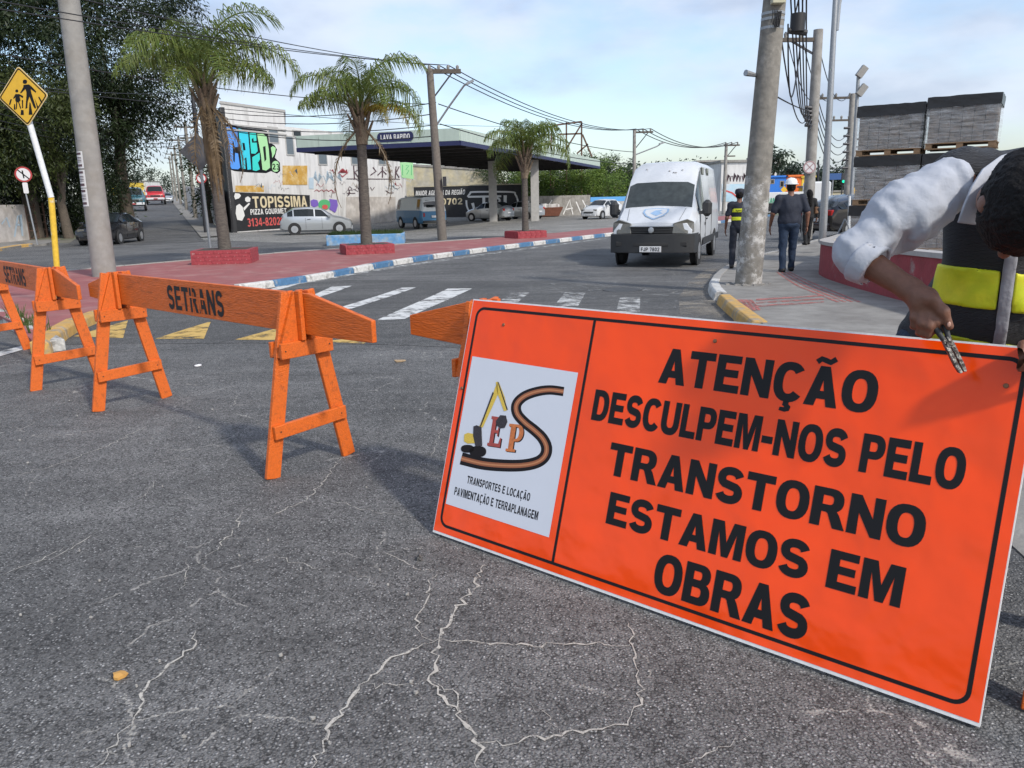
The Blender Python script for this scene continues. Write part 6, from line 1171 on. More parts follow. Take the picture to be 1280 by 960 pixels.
wb(MB().box(FLr.o.x+1.4, FLr.o.x+ll_-1.8, 74.1, 76.2, BZ+.45, BZ+.7), 'chassis', 'car_red', t); wb(MB().box(FLr.o.x+ll_+.1, FLr.o.x+ll_+2.0, 74, 76.3, BZ+.5, BZ+2.6), 'cab', 'car_white', t, bevel=.15)
p = gnd(903, 262); hatch('pale car far down the road between van and pole', (p.x, p.y, BZ+.01), (-.5, -.86), 'car_white')
# ================================================================== PALLETS OF PAVING BLOCKS
mat('paver', (.115, .105, .095), .9, var=.25, vs=9, col2=(.17, .14, .115), bump=.4, bs=40); mat('pallet_wood', (.22, .14, .08), .9, var=.25, vs=12, stretch=(1, 8, 8)); mat('tarp_black', (.018, .018, .02), .35, var=.2, vs=5, bump=.5, bs=8)
m = mat('stretch_wrap', (.70, .72, .74), .18, spec=.6); nt = m.node_tree; N = nt.nodes; L = nt.links; b = N['Principled BSDF']; tc = N.new('ShaderNodeTexCoord'); mp = N.new('ShaderNodeMapping'); mp.inputs['Scale'].default_value = (1.2, 1.2, 9); mp.inputs['Rotation'].default_value = (R(8), R(6), 0); L.new(tc.outputs['Object'], mp.inputs[0]); n1 = N.new('ShaderNodeTexNoise'); n1.inputs['Scale'].default_value = 2.2; n1.inputs['Detail'].default_value = 8; n1.inputs['Roughness'].default_value = .7; L.new(mp.outputs[0], n1.inputs['Vector']); r1 = N.new('ShaderNodeMapRange'); r1.inputs[1].default_value = .42; r1.inputs[2].default_value = .82; r1.inputs[3].default_value = .10; r1.inputs[4].default_value = .60; L.new(n1.outputs[0], r1.inputs[0]); L.new(r1.outputs[0], b.inputs['Alpha']); bp = N.new('ShaderNodeBump'); bp.inputs['Strength'].default_value = .5; bp.inputs['Distance'].default_value = .02; L.new(n1.outputs[0], bp.inputs['Height']); L.new(bp.outputs[0], b.inputs['Normal'])
def shell(W_, D_, z0, z1, seed, amp=.015, nx=14, nz=10):
    rnd = random.Random(seed); mb = MB(); per = []
    for k in range(4*nx):
        f = (k % nx)/nx; e = k//nx; x, y = [(-1+2*f, -1), (1, -1+2*f), (1-2*f, 1), (-1, 1-2*f)][e]; per.append((x*W_/2, y*D_/2))
    n = len(per); vs = []
    for r_ in range(nz+1):
        z = z0+(z1-z0)*r_/nz
        for x, y in per: k = 1+rnd.uniform(0, amp); vs.append((x*k, y*k, z+rnd.uniform(-amp, amp)*.4))
    fs = [(r_*n+k, r_*n+(k+1) % n, (r_+1)*n+(k+1) % n, (r_+1)*n+k) for r_ in range(nz) for k in range(n)]; return mb.add(vs, fs)
def load(label, loc, rz, seed, W_=1.25, D_=1.05, H=.875):
    t = thing('pallet_load', label, 'pallet', loc, rz, 'wrapped pallets of paving blocks'); rnd = random.Random(seed)
    for k in range(5): MB().box(-W_/2, W_/2, -D_/2+k*(D_-.11)/4, -D_/2+.11+k*(D_-.11)/4, .105, .13).build('deck_board', 'pallet_wood', t)
    for k in range(3):
        y = -D_/2+.05+k*(D_-.1)/2
        for x in (-W_/2+.07, 0, W_/2-.07): MB().box(x-.06, x+.06, y-.045, y+.045, .025, .103).build('block', 'pallet_wood', t)
        MB().box(-W_/2, W_/2, y-.05, y+.05, .0, .022).build('base_board', 'pallet_wood', t)
    mb = MB(); rows, cols = 9, 6; rh = (H-.02)/rows
    for r_ in range(rows):
        for c_ in range(cols):
            for d_ in (-1, 1):
                w2 = (W_-.06)/cols; x = -W_/2+.03+(c_+.5)*w2; y = d_*(D_/2-.03-.12); z = .135+r_*rh; j = rnd.uniform(-.008, .008); mb.box(x-w2/2+.005, x+w2/2-.005, y-.12+j, y+.12+j, z, z+rh-.006)
        for c_ in range(3):
            for d_ in (-1, 1): y = -.26+c_*.26; x = d_*(W_/2-.03-.09); z = .135+r_*rh; mb.box(x-.09, x+.09+rnd.uniform(0, .006), y-.125, y+.125, z, z+rh-.006)
    mb.box(-W_/2+.2, W_/2-.2, -D_/2+.26, D_/2-.26, .135, .13+H-.03); tag(mb.build('paver_stack', 'paver', t), kind='stuff')
    shell(W_+.02, D_+.02, .12, .14+H, seed).build('stretch_wrap', 'stretch_wrap', t, 50)
    tp = shell(W_+.035, D_+.035, .14+H*.76, .145+H, seed+50, .02, 10, 3); n = 40
    o = len(tp.v); tp.add([(0, 0, .165+H)], []); tp.f += [(120+k, 120+(k+1) % 40, o) for k in range(40)]
    tp.build('top_cover', 'tarp_black', t, 50)
    return t
YP = 16.8; pz0 = .35; ptz = [pz0, pz0+1.06, pz0+2.12]; c1 = at(1127, 200, YP); c2 = at(1216, 200, YP-.3)
zb = at(1110, 192, YP).z
for col_, (cx, rz, nm) in enumerate(((c1, R(-35), 'left'), (c1+Vector((1.09, -.76, 0)), R(-36), 'right'))):
    for k in range(3):
        load(('bottom', 'middle', 'top')[k]+' plastic wrapped pallet of paving blocks in the '+nm+' stack', (cx.x+(.02 if k == 1 else 0), cx.y+.5, zb-.03+(k-2)*1.025+(.07 if col_ and k == 2 else 0)), rz+R(1.5*(k-1)), 10*col_+k)
# hand trolley and barrier pipes near the pallets
b = Vector((at(1056, 292, 18.5).x, 18.5, .18)); t = thing('hand_trolley', 'light metal A-frame trolley with a small wheel beside the pallets', 'trolley', tuple(b), 0)
for s_ in (-1, 1): MB().tube([(s_*.28, 0, 0), (.0, .05, .62)], .018, 6).build('frame_leg', 'steel', t)
MB().tube([(-.16, .0, .25), (.16, 0, .25)], .014, 6).build('crossbar', 'steel', t); MB().lathe([(.09, -.03), (.13, -.03), (.13, .03), (.09, .03)], 16, c=(.06, -.05, .13), axis='y').build('wheel', 'steel', t)
# ================================================================== PEOPLE (smooth distance fields turned into one surface)
V3 = lambda p: np.array(tuple(p), dtype=np.float32)
class SDF:
    def __init__(s, lo, hi, vox):
        s.lo = V3(lo); s.vox = vox; n = np.ceil((V3(hi)-s.lo)/vox).astype(int)+1; s.n = n; s.D = np.full(n, .5, np.float32); s.ax = [s.lo[i]+np.arange(n[i], dtype=np.float32)*vox for i in range(3)]
    def _sl(s, lo, hi):
        a = np.clip(np.floor((lo-s.lo)/s.vox).astype(int), 0, s.n); b = np.clip(np.ceil((hi-s.lo)/s.vox).astype(int)+1, 0, s.n)
        return tuple(slice(x, y) for x, y in zip(a, b))
    def grid(s, sl): return np.stack(np.meshgrid(s.ax[0][sl[0]], s.ax[1][sl[1]], s.ax[2][sl[2]], indexing='ij'), -1)
    def put(s, sl, d, k, sub=False):
        o = s.D[sl]
        if sub: s.D[sl] = np.maximum(o, -d); return
        if k <= 0: s.D[sl] = np.minimum(o, d); return
        h = np.clip(.5+.5*(o-d)/k, 0, 1); s.D[sl] = o*(1-h)+d*h-k*h*(1-h)
    def cone(s, a, b, ra, rb, k=.02, sub=False):
        a, b = V3(a), V3(b); m = max(ra, rb)+k+4*s.vox; sl = s._sl(np.minimum(a, b)-m, np.maximum(a, b)+m); P = s.grid(sl)
        if P.size == 0: return s
        ab = b-a; t = np.clip(((P-a)@ab)/max(1e-9, float(ab@ab)), 0, 1); d = np.linalg.norm(P-(a+t[..., None]*ab), axis=-1)-(ra+(rb-ra)*t); s.put(sl, d, k, sub); return s
    def ell(s, c, r, rot=None, k=.02, sub=False):
        c, r = V3(c), V3(r); m = float(r.max())+k+4*s.vox; sl = s._sl(c-m, c+m); P = s.grid(sl)-c
        if P.size == 0: return s
        if rot is not None: P = P@np.array(rot, dtype=np.float32).T
        k0 = np.linalg.norm(P/r, axis=-1); k1 = np.linalg.norm(P/(r*r), axis=-1)+1e-6; s.put(sl, k0*(k0-1)/k1, k, sub); return s
    def clip(s, p, n):
        p, n = V3(p), V3(n); n = n/np.linalg.norm(n); P = s.grid((slice(None),)*3); s.D = np.maximum(s.D, (P-p)@n); return s
    def folds(s, amp, fr, seed=0, dirn=None):
        rs = np.random.RandomState(seed); P = s.grid((slice(None),)*3); w_ = 0
        for i in range(5):
            v = rs.randn(3); v /= np.linalg.norm(v)
            if dirn is not None: v = v*.45+V3(dirn)
            w_ = w_+np.sin((P@(v*fr*(1+.5*i)).astype(np.float32))+rs.rand()*6+1.3*np.sin(P@(rs.randn(3)*fr*.5).astype(np.float32)))/(1+.5*i)
        s.D = s.D+(amp*w_).astype(np.float32); return s
    def mesh(s):
        D = s.D; sg = D < 0; cn = np.array(D.shape)-1; acc = np.zeros((*cn, 3), np.float32); cnt = np.zeros(cn, np.float32); quads = []
        for ax in range(3):
            o1, o2 = [(1, 2), (2, 0), (0, 1)][ax]; a = [slice(None)]*3; b = [slice(None)]*3; a[ax] = slice(0, -1); b[ax] = slice(1, None); m = sg[tuple(a)] != sg[tuple(b)]; idx = np.argwhere(m)
            if len(idx) == 0: continue
            d0 = D[tuple(a)][m]; d1 = D[tuple(b)][m]; t = d0/(d0-d1); pos = idx.astype(np.float32); pos[:, ax] += t
            ok = np.ones(len(idx), bool); cs = []
            for da, db in ((1, 1), (0, 1), (0, 0), (1, 0)):
                c_ = idx.copy(); c_[:, o1] -= da; c_[:, o2] -= db; v = np.all((c_ >= 0) & (c_ < cn), axis=1); ok &= v; cv = c_[v]; np.add.at(acc, tuple(cv.T), pos[v]); np.add.at(cnt, tuple(cv.T), 1); cs.append(c_)
            q = np.stack([np.ravel_multi_index(np.clip(c_, 0, cn-1).T, cn) for c_ in cs], 1)[ok]; f = (d0 > 0)[ok]; q[f] = q[f][:, ::-1]; quads.append(q)
        use = cnt > 0; ids = np.full(cnt.size, -1); ids[use.ravel()] = np.arange(use.sum()); V = acc[use]/cnt[use][:, None]*s.vox+s.lo; F = ids[np.concatenate(quads)]
        return V, F
    def build(s, name, m, parent, world=True):
        V, F = s.mesh(); me = bpy.data.meshes.new(name)
        if parent and world: inv = np.array(parent_inv(parent)); V = V@inv[:3, :3].T+inv[:3, 3]
        me.from_pydata(V.tolist(), [], F.tolist()); me.update(); return link(name, me, m, parent, 0)
mat('skin', (.17, .075, .045), .55, var=.14, vs=18, bump=.12, bs=160); mat('skin_light', (.24, .12, .075), .55, var=.1, vs=14); mat('hair_black', (.006, .005, .005), .7, spec=.2, var=.5, vs=60, bump=.6, bs=90); mat('shirt_white', (.39, .41, .455), .8, var=.05, vs=6, bump=.25, bs=35); mat('navy', (.014, .018, .032), .8, var=.15, vs=9, bump=.3, bs=40); mat('denim', (.012, .026, .055), .85, var=.25, vs=10, bump=.3, bs=60); mat('uniform', (.010, .013, .024), .75, var=.1, vs=8); mat('hivis', (.56, .62, .012), .55, var=.1, vs=8, col2=(.68, .66, .02), bump=.25, bs=14); mat('hardhat', (.74, .75, .75), .35); mat('black_cloth', (.012, .012, .013), .85, var=.2, vs=10); mat('boot', (.014, .012, .011), .6); mat('grey_shirt', (.26, .26, .28), .85, var=.1, vs=10, bump=.3, bs=30); mat('nail', (.42, .24, .18), .35); mat('bag_tan', (.20, .10, .05), .6)
def figure(name, label, loc, rz, H, top, legs, sleeve=.55, arms=(), hat=None, hair='hair_black', band=None, longhair=False, bag=False, skin='skin_light', bulk=1.0, stride=.12, headturn=0):
    k = H/1.75; t = thing(name, label, 'person', loc, rz); v = .0145; lo, hi = (-.5*k, -.35*k, -.02), (.5*k, .4*k, 1.86*k)
    J = lambda x, y, z: (x*k, y*k, z*k); B = bulk
    hip = [J(s*.095, 0, .90) for s in (-1, 1)]; knee = [J(s*.105, .03+s*stride*.45, .49) for s in (-1, 1)]; ank = [J(s*.11, -.02+s*stride, .08) for s in (-1, 1)]; sho = [J(s*.185*B**.5, 0, 1.41) for s in (-1, 1)]
    elb = [J(s*.27*B**.6, -.03-s*stride*.3, 1.13) for s in (-1, 1)]; wri = [J(s*.285*B**.5, .05-s*stride*.8, .89) for s in (-1, 1)]
    S1 = SDF(lo, hi, v)
    S1.ell(J(0, 0, 1.22), (.15*B*k, .095*B*k, .25*k), k=.05).ell(J(0, 0, .95), (.145*B*k, .10*B*k, .14*k), k=.05)
    for i, s_ in enumerate((-1, 1)):
        S1.cone(hip[i], knee[i], .075*k, .05*k, .03).cone(knee[i], ank[i], .052*k, .036*k, .03).cone(ank[i], J(s_*.12, .10+s_*stride, .045), .038*k, .03*k, .02)
        S1.cone(J(s_*.08, 0, 1.40), sho[i], .06*k, .058*k, .05).cone(sho[i], elb[i], .05*k*B**.5, .038*k*B**.5, .03).cone(elb[i], wri[i], .041*k*B**.4, .027*k, .03)
        w0 = Vector(wri[i]); pm = w0+Vector((0, .01, -.07))*k; S1.ell(pm, (.021*k, .04*k, .048*k), k=.02)
        for f, (fy, ln) in enumerate(((-.03, .07), (-.01, .085), (.012, .08), (.033, .062))): q = pm+Vector((0, fy, -.03))*k; S1.cone(q, q+Vector((-s_*.012, .008, -ln*.6))*k, .0105*k, .010*k, .006).cone(q+Vector((-s_*.012, .008, -ln*.6))*k, q+Vector((-s_*.03, .01, -ln))*k, .010*k, .009*k, .006)
        q = pm+Vector((0, .04, .02))*k; S1.cone(q, q+Vector((-s_*.012, .03, -.05))*k, .012*k, .010*k, .008)
    hc = Vector(J(0, .03, 1.625)); S1.cone(J(0, -.005, 1.42), J(0, .02, 1.56), .058*k, .052*k, .04).ell(hc, (.076*k, .095*k, .115*k), k=.02).ell(hc+Vector((0, .045, -.06))*k, (.05*k, .05*k, .055*k), k=.03).cone(hc+Vector((0, .095, 0))*k, hc+Vector((0, .11, -.03))*k, .012*k, .016*k, .015)
    for s_ in (-1, 1): S1.ell(hc+Vector((s_*.078, -.005, -.005))*k, (.012*k, .022*k, .032*k), k=.008)
    S1.build('body', skin, t, False)
    for s_ in (-1, 1): MB().lathe([(0, -.012*k), (.008*k, -.008*k), (.012*k, 0), (.008*k, .008*k), (0, .012*k)], 8, c=tuple(hc+Vector((s_*.032, .088, .012))*k)).build('eye', 'sign_white', t, 80)
    MB().box(*[q*k for q in (-.025, .025)], hc.y+.093*k, hc.y+.097*k, hc.z-.068*k, hc.z-.060*k).build('mouth', 'sign_red', t)
    T = SDF(lo, hi, v); T.ell(J(0, 0, 1.21), (.172*B*k, .118*B*k, .27*k), k=.05).ell(J(0, 0, .99), (.172*B*k, .125*B*k, .17*k), k=.06)
    for i, s_ in enumerate((-1, 1)):
        T.cone(J(s_*.07, 0, 1.42), sho[i], .065*k, .072*k, .05); e = Vector(sho[i]).lerp(Vector(elb[i]), min(1, sleeve*1.6)); T.cone(sho[i], e, .07*k*B**.4, .063*k*B**.4, .04)
        if sleeve > .6: T.cone(elb[i], wri[i], .06*k, .042*k, .03)
    T.folds(.0035, 26, 3).clip(J(0, 0, .87), (0, 0, -1)); T.build('top', top, t, False)
    Tr = SDF(lo, hi, v); Tr.ell(J(0, 0, .93), (.158*B*k, .118*B*k, .13*k), k=.04)
    for i, s_ in enumerate((-1, 1)): Tr.cone(hip[i], knee[i], .096*k*B**.4, .073*k, .03).cone(knee[i], ank[i], .074*k, .062*k, .03)
    Tr.folds(.004, 22, 5).clip(J(0, 0, 1.0), (0, 0, 1)).clip(J(0, 0, .055), (0, 0, -1)); Tr.build('trousers', legs, t, False)
    for i, s_ in enumerate((-1, 1)):
        Sh = SDF((min(ank[i][0], 0)-.2, ank[i][1]-.2, -.01), (max(ank[i][0], 0)+.2, ank[i][1]+.3, .2), .010); a = Vector(ank[i]); Sh.cone((a.x, a.y-.04*k, .045), (a.x+s_*.012, a.y+.15*k, .035), .048*k, .036*k, .02).cone((a.x, a.y, .05), (a.x, a.y, .12), .045*k, .045*k, .02).clip((0, 0, .002), (0, 0, -1)); Sh.build('shoe', 'boot', t, False)
    Hr = SDF(tuple(hc-Vector((.2, .2, .25 if not longhair else .5))*k), tuple(hc+Vector((.2, .2, .22))*k), .010); Hr.ell(hc+Vector((0, -.008, .012))*k, (.085*k, .105*k, .122*k), k=.01)
    if longhair: Hr.cone(hc+Vector((0, -.06, -.02))*k, hc+Vector((0, -.10, -.36))*k, .085*k, .07*k, .05)
    Hr.ell(hc+Vector((0, .10, -.04))*k, (.075*k, .085*k, .10*k), sub=True)
    if not longhair: Hr.clip(hc+Vector((0, 0, -.05))*k, (0, .35, -1))
    Hr.folds(.003, 70, 8); Hr.build('hair', hair, t, False)
    if hat:
        mb = MB(); c_ = hc+Vector((0, 0, .045))*k
        if hat == 'hardhat':
            mb.lathe([(.135*k, 0), (.138*k, .012*k), (.112*k, .018*k), (.108*k, .06*k), (.085*k, .10*k), (.045*k, .122*k), (0, .128*k)], 24, c=tuple(c_)); h_ = mb.build('hard_hat', 'hardhat', t, 40); MB().bar(c_+Vector((0, -.10*k, .062*k)), c_+Vector((0, .06*k, .122*k)), .03*k, .02*k).build('ridge', 'hardhat', h_)
            MB().lathe([(.112*k, -.01), (.116*k, -.01), (.116*k, .018), (.112*k, .018)], 24, c=tuple(c_)).build('band', 'black_plastic', h_)
        else: mb.lathe([(.100*k, -.02), (.106*k, .0), (.104*k, .05*k), (.085*k, .085*k), (.04*k, .10*k), (0, .102*k)], 22, c=tuple(c_)); h_ = mb.build('cap', hat, t, 40); MB().box(-.06*k, .06*k, c_.y+.08*k, c_.y+.17*k, c_.z-.01, c_.z+.006).build('peak', hat, h_, bevel=.004)
    if band:
        for z0, z1 in band:
            Bd = SDF((-.26*k, -.2*k, (z0-.03)*k), (.26*k, .2*k, (z1+.03)*k), .010); Bd.ell(J(0, 0, 1.21), ((.172*B+.010)*k, (.118*B+.010)*k, .285*k), k=.05).ell(J(0, 0, .99), ((.172*B+.010)*k, (.125*B+.010)*k, .185*k), k=.06).clip(J(0, 0, z0), (0, 0, -1)).clip(J(0, 0, z1), (0, 0, 1)); Bd.build('reflective_band', 'hivis', t, False)
        vs, fs = [], []; z0, z1 = band[-1]
        for ls in text_loops('TRANSITO', -.085*k, .085*k, (z0+.02)*k, (z1-.02)*k, .12):
            f_ = [q for l in ls for q in l]; o_ = len(vs); vs += [(q[0], -.148*B*k-.0+abs(q[0])**2*1.9, q[1]) for q in f_]; fs += [tuple(i+o_ for i in tr) for tr in tessellate_polygon([[Vector((q[0], q[1], 0)) for q in l] for l in ls])]
        MB().add(vs, fs).build('lettering', 'sign_black', t)
    if bag: MB().box(.17*k, .30*k, -.12*k, .10*k, .98*k, 1.22*k).build('shoulder_bag', 'bag_tan', t, bevel=.03)
    return t
p = gnd(984, 340, .115); figure('person', 'man in a white hard hat, dark shirt and jeans walking away on the footway', (p.x, p.y+.05, p.z), R(-6), 1.80, 'navy', 'denim', .5, hat='hardhat', bulk=1.32, skin='skin')
p = gnd(917, 335.5, .115); figure('person', 'person in dark uniform with yellow reflective bands half hidden by the big pole', (p.x+.06, p.y, hz(p.x, p.y)+.12), R(-14), 1.66, 'uniform', 'uniform', .45, hat='uniform', band=((1.07, 1.15), (1.25, 1.33)), skin='skin', stride=.05, bulk=.92)
p = gnd(1008, 306, .115); figure('person', 'person in black with long dark hair and a tan bag near the lamp post', (p.x, p.y, hz(p.x, p.y)+.12), R(8), 1.64, 'black_cloth', 'black_cloth', 1.0, longhair=True, bag=True, bulk=.95)
# ------------------------------------------------------------------ worker bending over the big sign
wk = thing('person', 'worker in reflective vest and white shirt bending over the sign with pliers in hand', 'person', (1.55, 2.75, .006), 0)
sho = at(1180, 232, 2.34); elb = at(1068, 318, 2.30); wri = at(1138, 362, 2.17); nk0 = at(1285, 214, 2.42); hd = at(1275, 260, 1.98)
shoL = at(1352, 232, 2.50); elbL = at(1400, 350, 2.46); wriL = at(1322, 425, 2.24)
che = at(1268, 285, 2.52); bel = at(1246, 378, 2.60); pel = Vector((1.65, 2.80, .90))
fdir = Vector((-.06, .10, -.99)).normalized(); sdv = Vector((.96, -.26, .04)); sdv = (sdv-fdir*sdv.dot(fdir)).normalized(); upv = sdv.cross(fdir)*1.0; upv = upv if upv.y < 0 else -upv
HR = [list(sdv), list(fdir), list(upv)]
SK = SDF((.75, 1.70, .75), (2.25, 3.0, 1.85), .0072)
SK.ell(che, (.15, .10, .18), k=.05).cone(bel, pel, .12, .12, .06).cone(che, bel, .13, .12, .06)
SK.cone(che+Vector((-.05, 0, .14)), sho, .06, .06, .05).cone(sho, elb, .052, .042, .03).cone(elb, wri, .046, .029, .03)
SK.cone(che+Vector((.1, 0, .14)), shoL, .06, .06, .05).cone(shoL, elbL, .052, .042, .03).cone(elbL, wriL, .044, .029, .03)
SK.cone(nk0, hd+Vector((.01, .10, .02)), .062, .056, .04).ell(hd, (.078, .098, .118), HR, .03).ell(hd+fdir*.05-upv*.05, (.055, .05, .06), HR, .03)
SK.cone(hd+fdir*.095+upv*.005, hd+fdir*.118-upv*.03, .012, .016, .015).cone(hd+fdir*.08+upv*.03-sdv*.04, hd+fdir*.08+upv*.03+sdv*.04, .014, .014, .015)
for s_ in (-1, 1): SK.ell(hd+sdv*s_*.083-fdir*.005-upv*.005, (.012, .024, .034), HR, .008)
SK.build('body', 'skin', wk)
Hd = SDF((.98, 1.88, 1.02), (1.48, 2.36, 1.44), .0045)   # gripping hand, finer, overlapping the wrist
def chain(S_, pts, radii, k=.006):
    for a, b, r0, r1 in zip(pts, pts[1:], radii, radii[1:]): S_.cone(a, b, r0, r1, k)
a_ = lambda u, v, Y: at(u, v, Y)
Hd.cone(elb.lerp(wri, .55), wri, .037, .0305, .02).cone(wri, a_(1153, 374, 2.13), .031, .033, .02).ell(a_(1156, 379, 2.125), (.036, .030, .040), None, .02)
Hd.cone(a_(1146, 376, 2.15), a_(1150, 390, 2.13), .022, .018, .015).cone(a_(1160, 372, 2.12), a_(1168, 386, 2.10), .022, .016, .015)
chain(Hd, [a_(1146, 366, 2.13), a_(1165, 374, 2.09), a_(1179, 389, 2.075), a_(1187, 408, 2.07)], [.017, .0165, .0145, .0105], .012)
chain(Hd, [a_(1168, 386, 2.10), a_(1171, 402, 2.085), a_(1168, 412, 2.10), a_(1163, 413, 2.125)], [.0145, .0128, .0115, .010])
chain(Hd, [a_(1160, 388, 2.105), a_(1162, 407, 2.088), a_(1160, 418, 2.10), a_(1155, 419, 2.13)], [.0145, .0132, .0118, .010])
chain(Hd, [a_(1151, 388, 2.115), a_(1152, 404, 2.10), a_(1151, 415, 2.11), a_(1148, 416, 2.14)], [.014, .0125, .011, .0095])
chain(Hd, [a_(1143, 384, 2.13), a_(1143, 397, 2.12), a_(1143, 407, 2.125), a_(1141, 408, 2.15)], [.0125, .011, .010, .009])
Hd.build('hand', 'skin', wk)
nl = SDF(tuple(a_(1187, 406, 2.06)-Vector((.03, .03, .03))), tuple(a_(1187, 406, 2.06)+Vector((.03, .03, .03))), .0015); nl.ell(a_(1186.3, 405.5, 2.0585), (.0055, .003, .0078), None, 0); nl.build('thumbnail', 'nail', wk)
HL = SDF((1.36, 1.85, .90), (1.85, 2.5, 1.30), .006); HL.cone(elbL.lerp(wriL, .5), wriL, .036, .03, .02).cone(wriL, a_(1298, 432, 2.12), .031, .032, .02).ell(a_(1298, 434, 2.12), (.036, .04, .03), None, .02)
for i, (u, v) in enumerate(((1276, 440), (1287, 446), (1298, 452), (1308, 456))): chain(HL, [a_(1296+i*3, 432+i*2, 2.10), a_(u+3, v-9, 2.03), a_(u, v+8, 2.00), a_(u-.5, v+21, 2.02)], [.014, .0125, .0115, .0095])
HL.build('hand', 'skin', wk)
hr = SDF((1.05, 1.70, 1.18), (1.62, 2.32, 1.66), .0062); hr.ell(hd+upv*.010-fdir*.0, (.093, .118, .133), HR, .02).cone(hd-fdir*.05, hd-fdir*.085-upv*.045, .075, .06, .03).ell(hd+fdir*.115-upv*.07, (.075, .085, .105), HR, sub=True)
for s_ in (-1, 1): hr.ell(hd+sdv*s_*.092-upv*.008, (.022, .03, .036), HR, sub=True)
hr.folds(.0016, 150, 4, dirn=(.3, .2, .6)).folds(.0012, 320, 9); hr.build('hair', 'hair_black', wk, True)
Sl = SDF((.92, 1.95, .95), (2.2, 2.95, 1.85), .0095)   # white shirt: sleeves and body
Sl.cone(sho, sho.lerp(elb, .45), .080, .088, .05).cone(sho.lerp(elb, .4), elb+Vector((.012, 0, .004)), .088, .060, .05).cone(elb+Vector((.008, 0, 0)), elb.lerp(wri, .30), .062, .058, .04)
Sl.cone(shoL, elbL, .10, .08, .05).cone(elbL, elbL.lerp(wriL, .35), .078, .066, .04).ell(che+Vector((0, .02, -.02)), (.185, .115, .20), k=.05).cone(che, bel, .145, .15, .06).cone(bel, pel+Vector((0, 0, .06)), .15, .15, .06).cone(shoL, che+Vector((.05, 0, .12)), .085, .09, .06)
Sl.folds(.0030, 34, 12, dirn=(.55, .35, -.75)).folds(.0034, 58, 3, dirn=(.75, .1, .35)).folds(.0012, 150, 5, dirn=(.4, .2, -.5))
cd = (wri-elb).normalized(); ce = elb.lerp(wri, .36)
P_ = Sl.grid((slice(None),)*3); near = np.linalg.norm(P_-V3(ce), axis=-1) < .13; cut = (P_-V3(ce))@V3(cd); Sl.D = np.where(near, np.maximum(Sl.D, cut), Sl.D)
cdl = (wriL-elbL).normalized(); cel = elbL.lerp(wriL, .42); near = np.linalg.norm(P_-V3(cel), axis=-1) < .13; Sl.D = np.where(near, np.maximum(Sl.D, (P_-V3(cel))@V3(cdl)), Sl.D); Sl.build('shirt', 'shirt_white', wk); del P_, near, cut
Cf = SDF(tuple(ce-Vector((.12, .12, .12))), tuple(ce+Vector((.12, .12, .12))), .006); Cf.cone(elb.lerp(wri, .10), elb.lerp(wri, .37), .074, .066, .01).cone(elb.lerp(wri, .0), elb.lerp(wri, .6), .062, .050, .0, sub=True).clip(elb.lerp(wri, .39), cd).clip(elb.lerp(wri, .12), -cd).folds(.002, 45, 2); Cf.build('rolled_cuff', 'shirt_white', wk)
m = mat('vest_mesh', (.020, .021, .024), .7, spec=.4); nt = m.node_tree; N = nt.nodes; L = nt.links; b = N['Principled BSDF']; tc = N.new('ShaderNodeTexCoord'); wv = N.new('ShaderNodeTexWave'); wv.wave_type = 'BANDS'; wv.bands_direction = 'Z'; wv.inputs['Scale'].default_value = 75; wv.inputs['Distortion'].default_value = 5; wv.inputs['Detail'].default_value = 2; L.new(tc.outputs['Object'], wv.inputs['Vector']); bp = N.new('ShaderNodeBump'); bp.inputs['Strength'].default_value = .8; bp.inputs['Distance'].default_value = .004; L.new(wv.outputs['Fac'], bp.inputs['Height']); L.new(bp.outputs[0], b.inputs['Normal']); r_ = N.new('ShaderNodeMix'); r_.data_type = 'RGBA'; r_.inputs['A'].default_value = (.012, .012, .014, 1); r_.inputs['B'].default_value = (.05, .052, .058, 1); L.new(wv.outputs['Fac'], r_.inputs['Factor']); L.new(r_.outputs['Result'], b.inputs['Base Color'])
def vest(off, lo=(1.05, 1.95, .85), hi=(2.15, 3.05, 1.85), vx=.0095):
    Vs = SDF(lo, hi, vx); o = off
    Vs.ell(che+Vector((0, .015, -.02)), (.205+o, .130+o, .215+o), k=.05).cone(che, bel, .170+o, .195+o, .06).cone(bel, pel+Vector((-.04, 0, 0)), .195+o, .165+o, .06)
    Vs.cone(at(1196, 214, 2.40), che+Vector((.0, .02, .15)), .074+o, .088+o, .05).cone(at(1340, 208, 2.5), che+Vector((.04, .02, .17)), .062+o, .08+o, .05); return Vs
Vs = vest(0).folds(.004, 20, 21).folds(.0022, 48, 7, dirn=(.5, .2, .5)).clip((0, 0, .90), (0, 0, -1)); Vs.ell(nk0+Vector((-.005, -.10, .03)), (.085, .10, .09), None, 0, True); Vs.build('vest', 'vest_mesh', wk)
zc = lambda v, Y: at(1200, v, Y).z
mL = at(1246, 380, 2.42); mR = at(1264, 380, 2.41)
for i, (v0, v1) in enumerate(((334, 384), (424, 462))):
    for s_ in (-1, 1):
        Bd = vest(.007, vx=.009).folds(.004, 20, 21).clip((1.42, 0, zc(v0, 2.44)), (.10, 0, 1)).clip((1.42, 0, zc(v1, 2.44)), (-.10, 0, -1)); Bd.clip(mL if s_ < 0 else mR, (.86, -.5, 0) if s_ < 0 else (-.86, .5, 0)).clip((0, che.y+.12, 0), (0, 1, 0)); Bd.build('reflective_band', 'hivis', wk)
Gp = vest(.011, vx=.008).folds(.004, 20, 21).clip(mL+Vector((.004, 0, 0)), (-.86, .5, 0)).clip(mR, (.86, -.5, 0)).clip((0, 0, zc(318, 2.4)), (0, 0, 1)).clip((0, che.y+.02, 0), (0, 1, 0)); Gp.build('shirt_front', 'grey_shirt', wk)
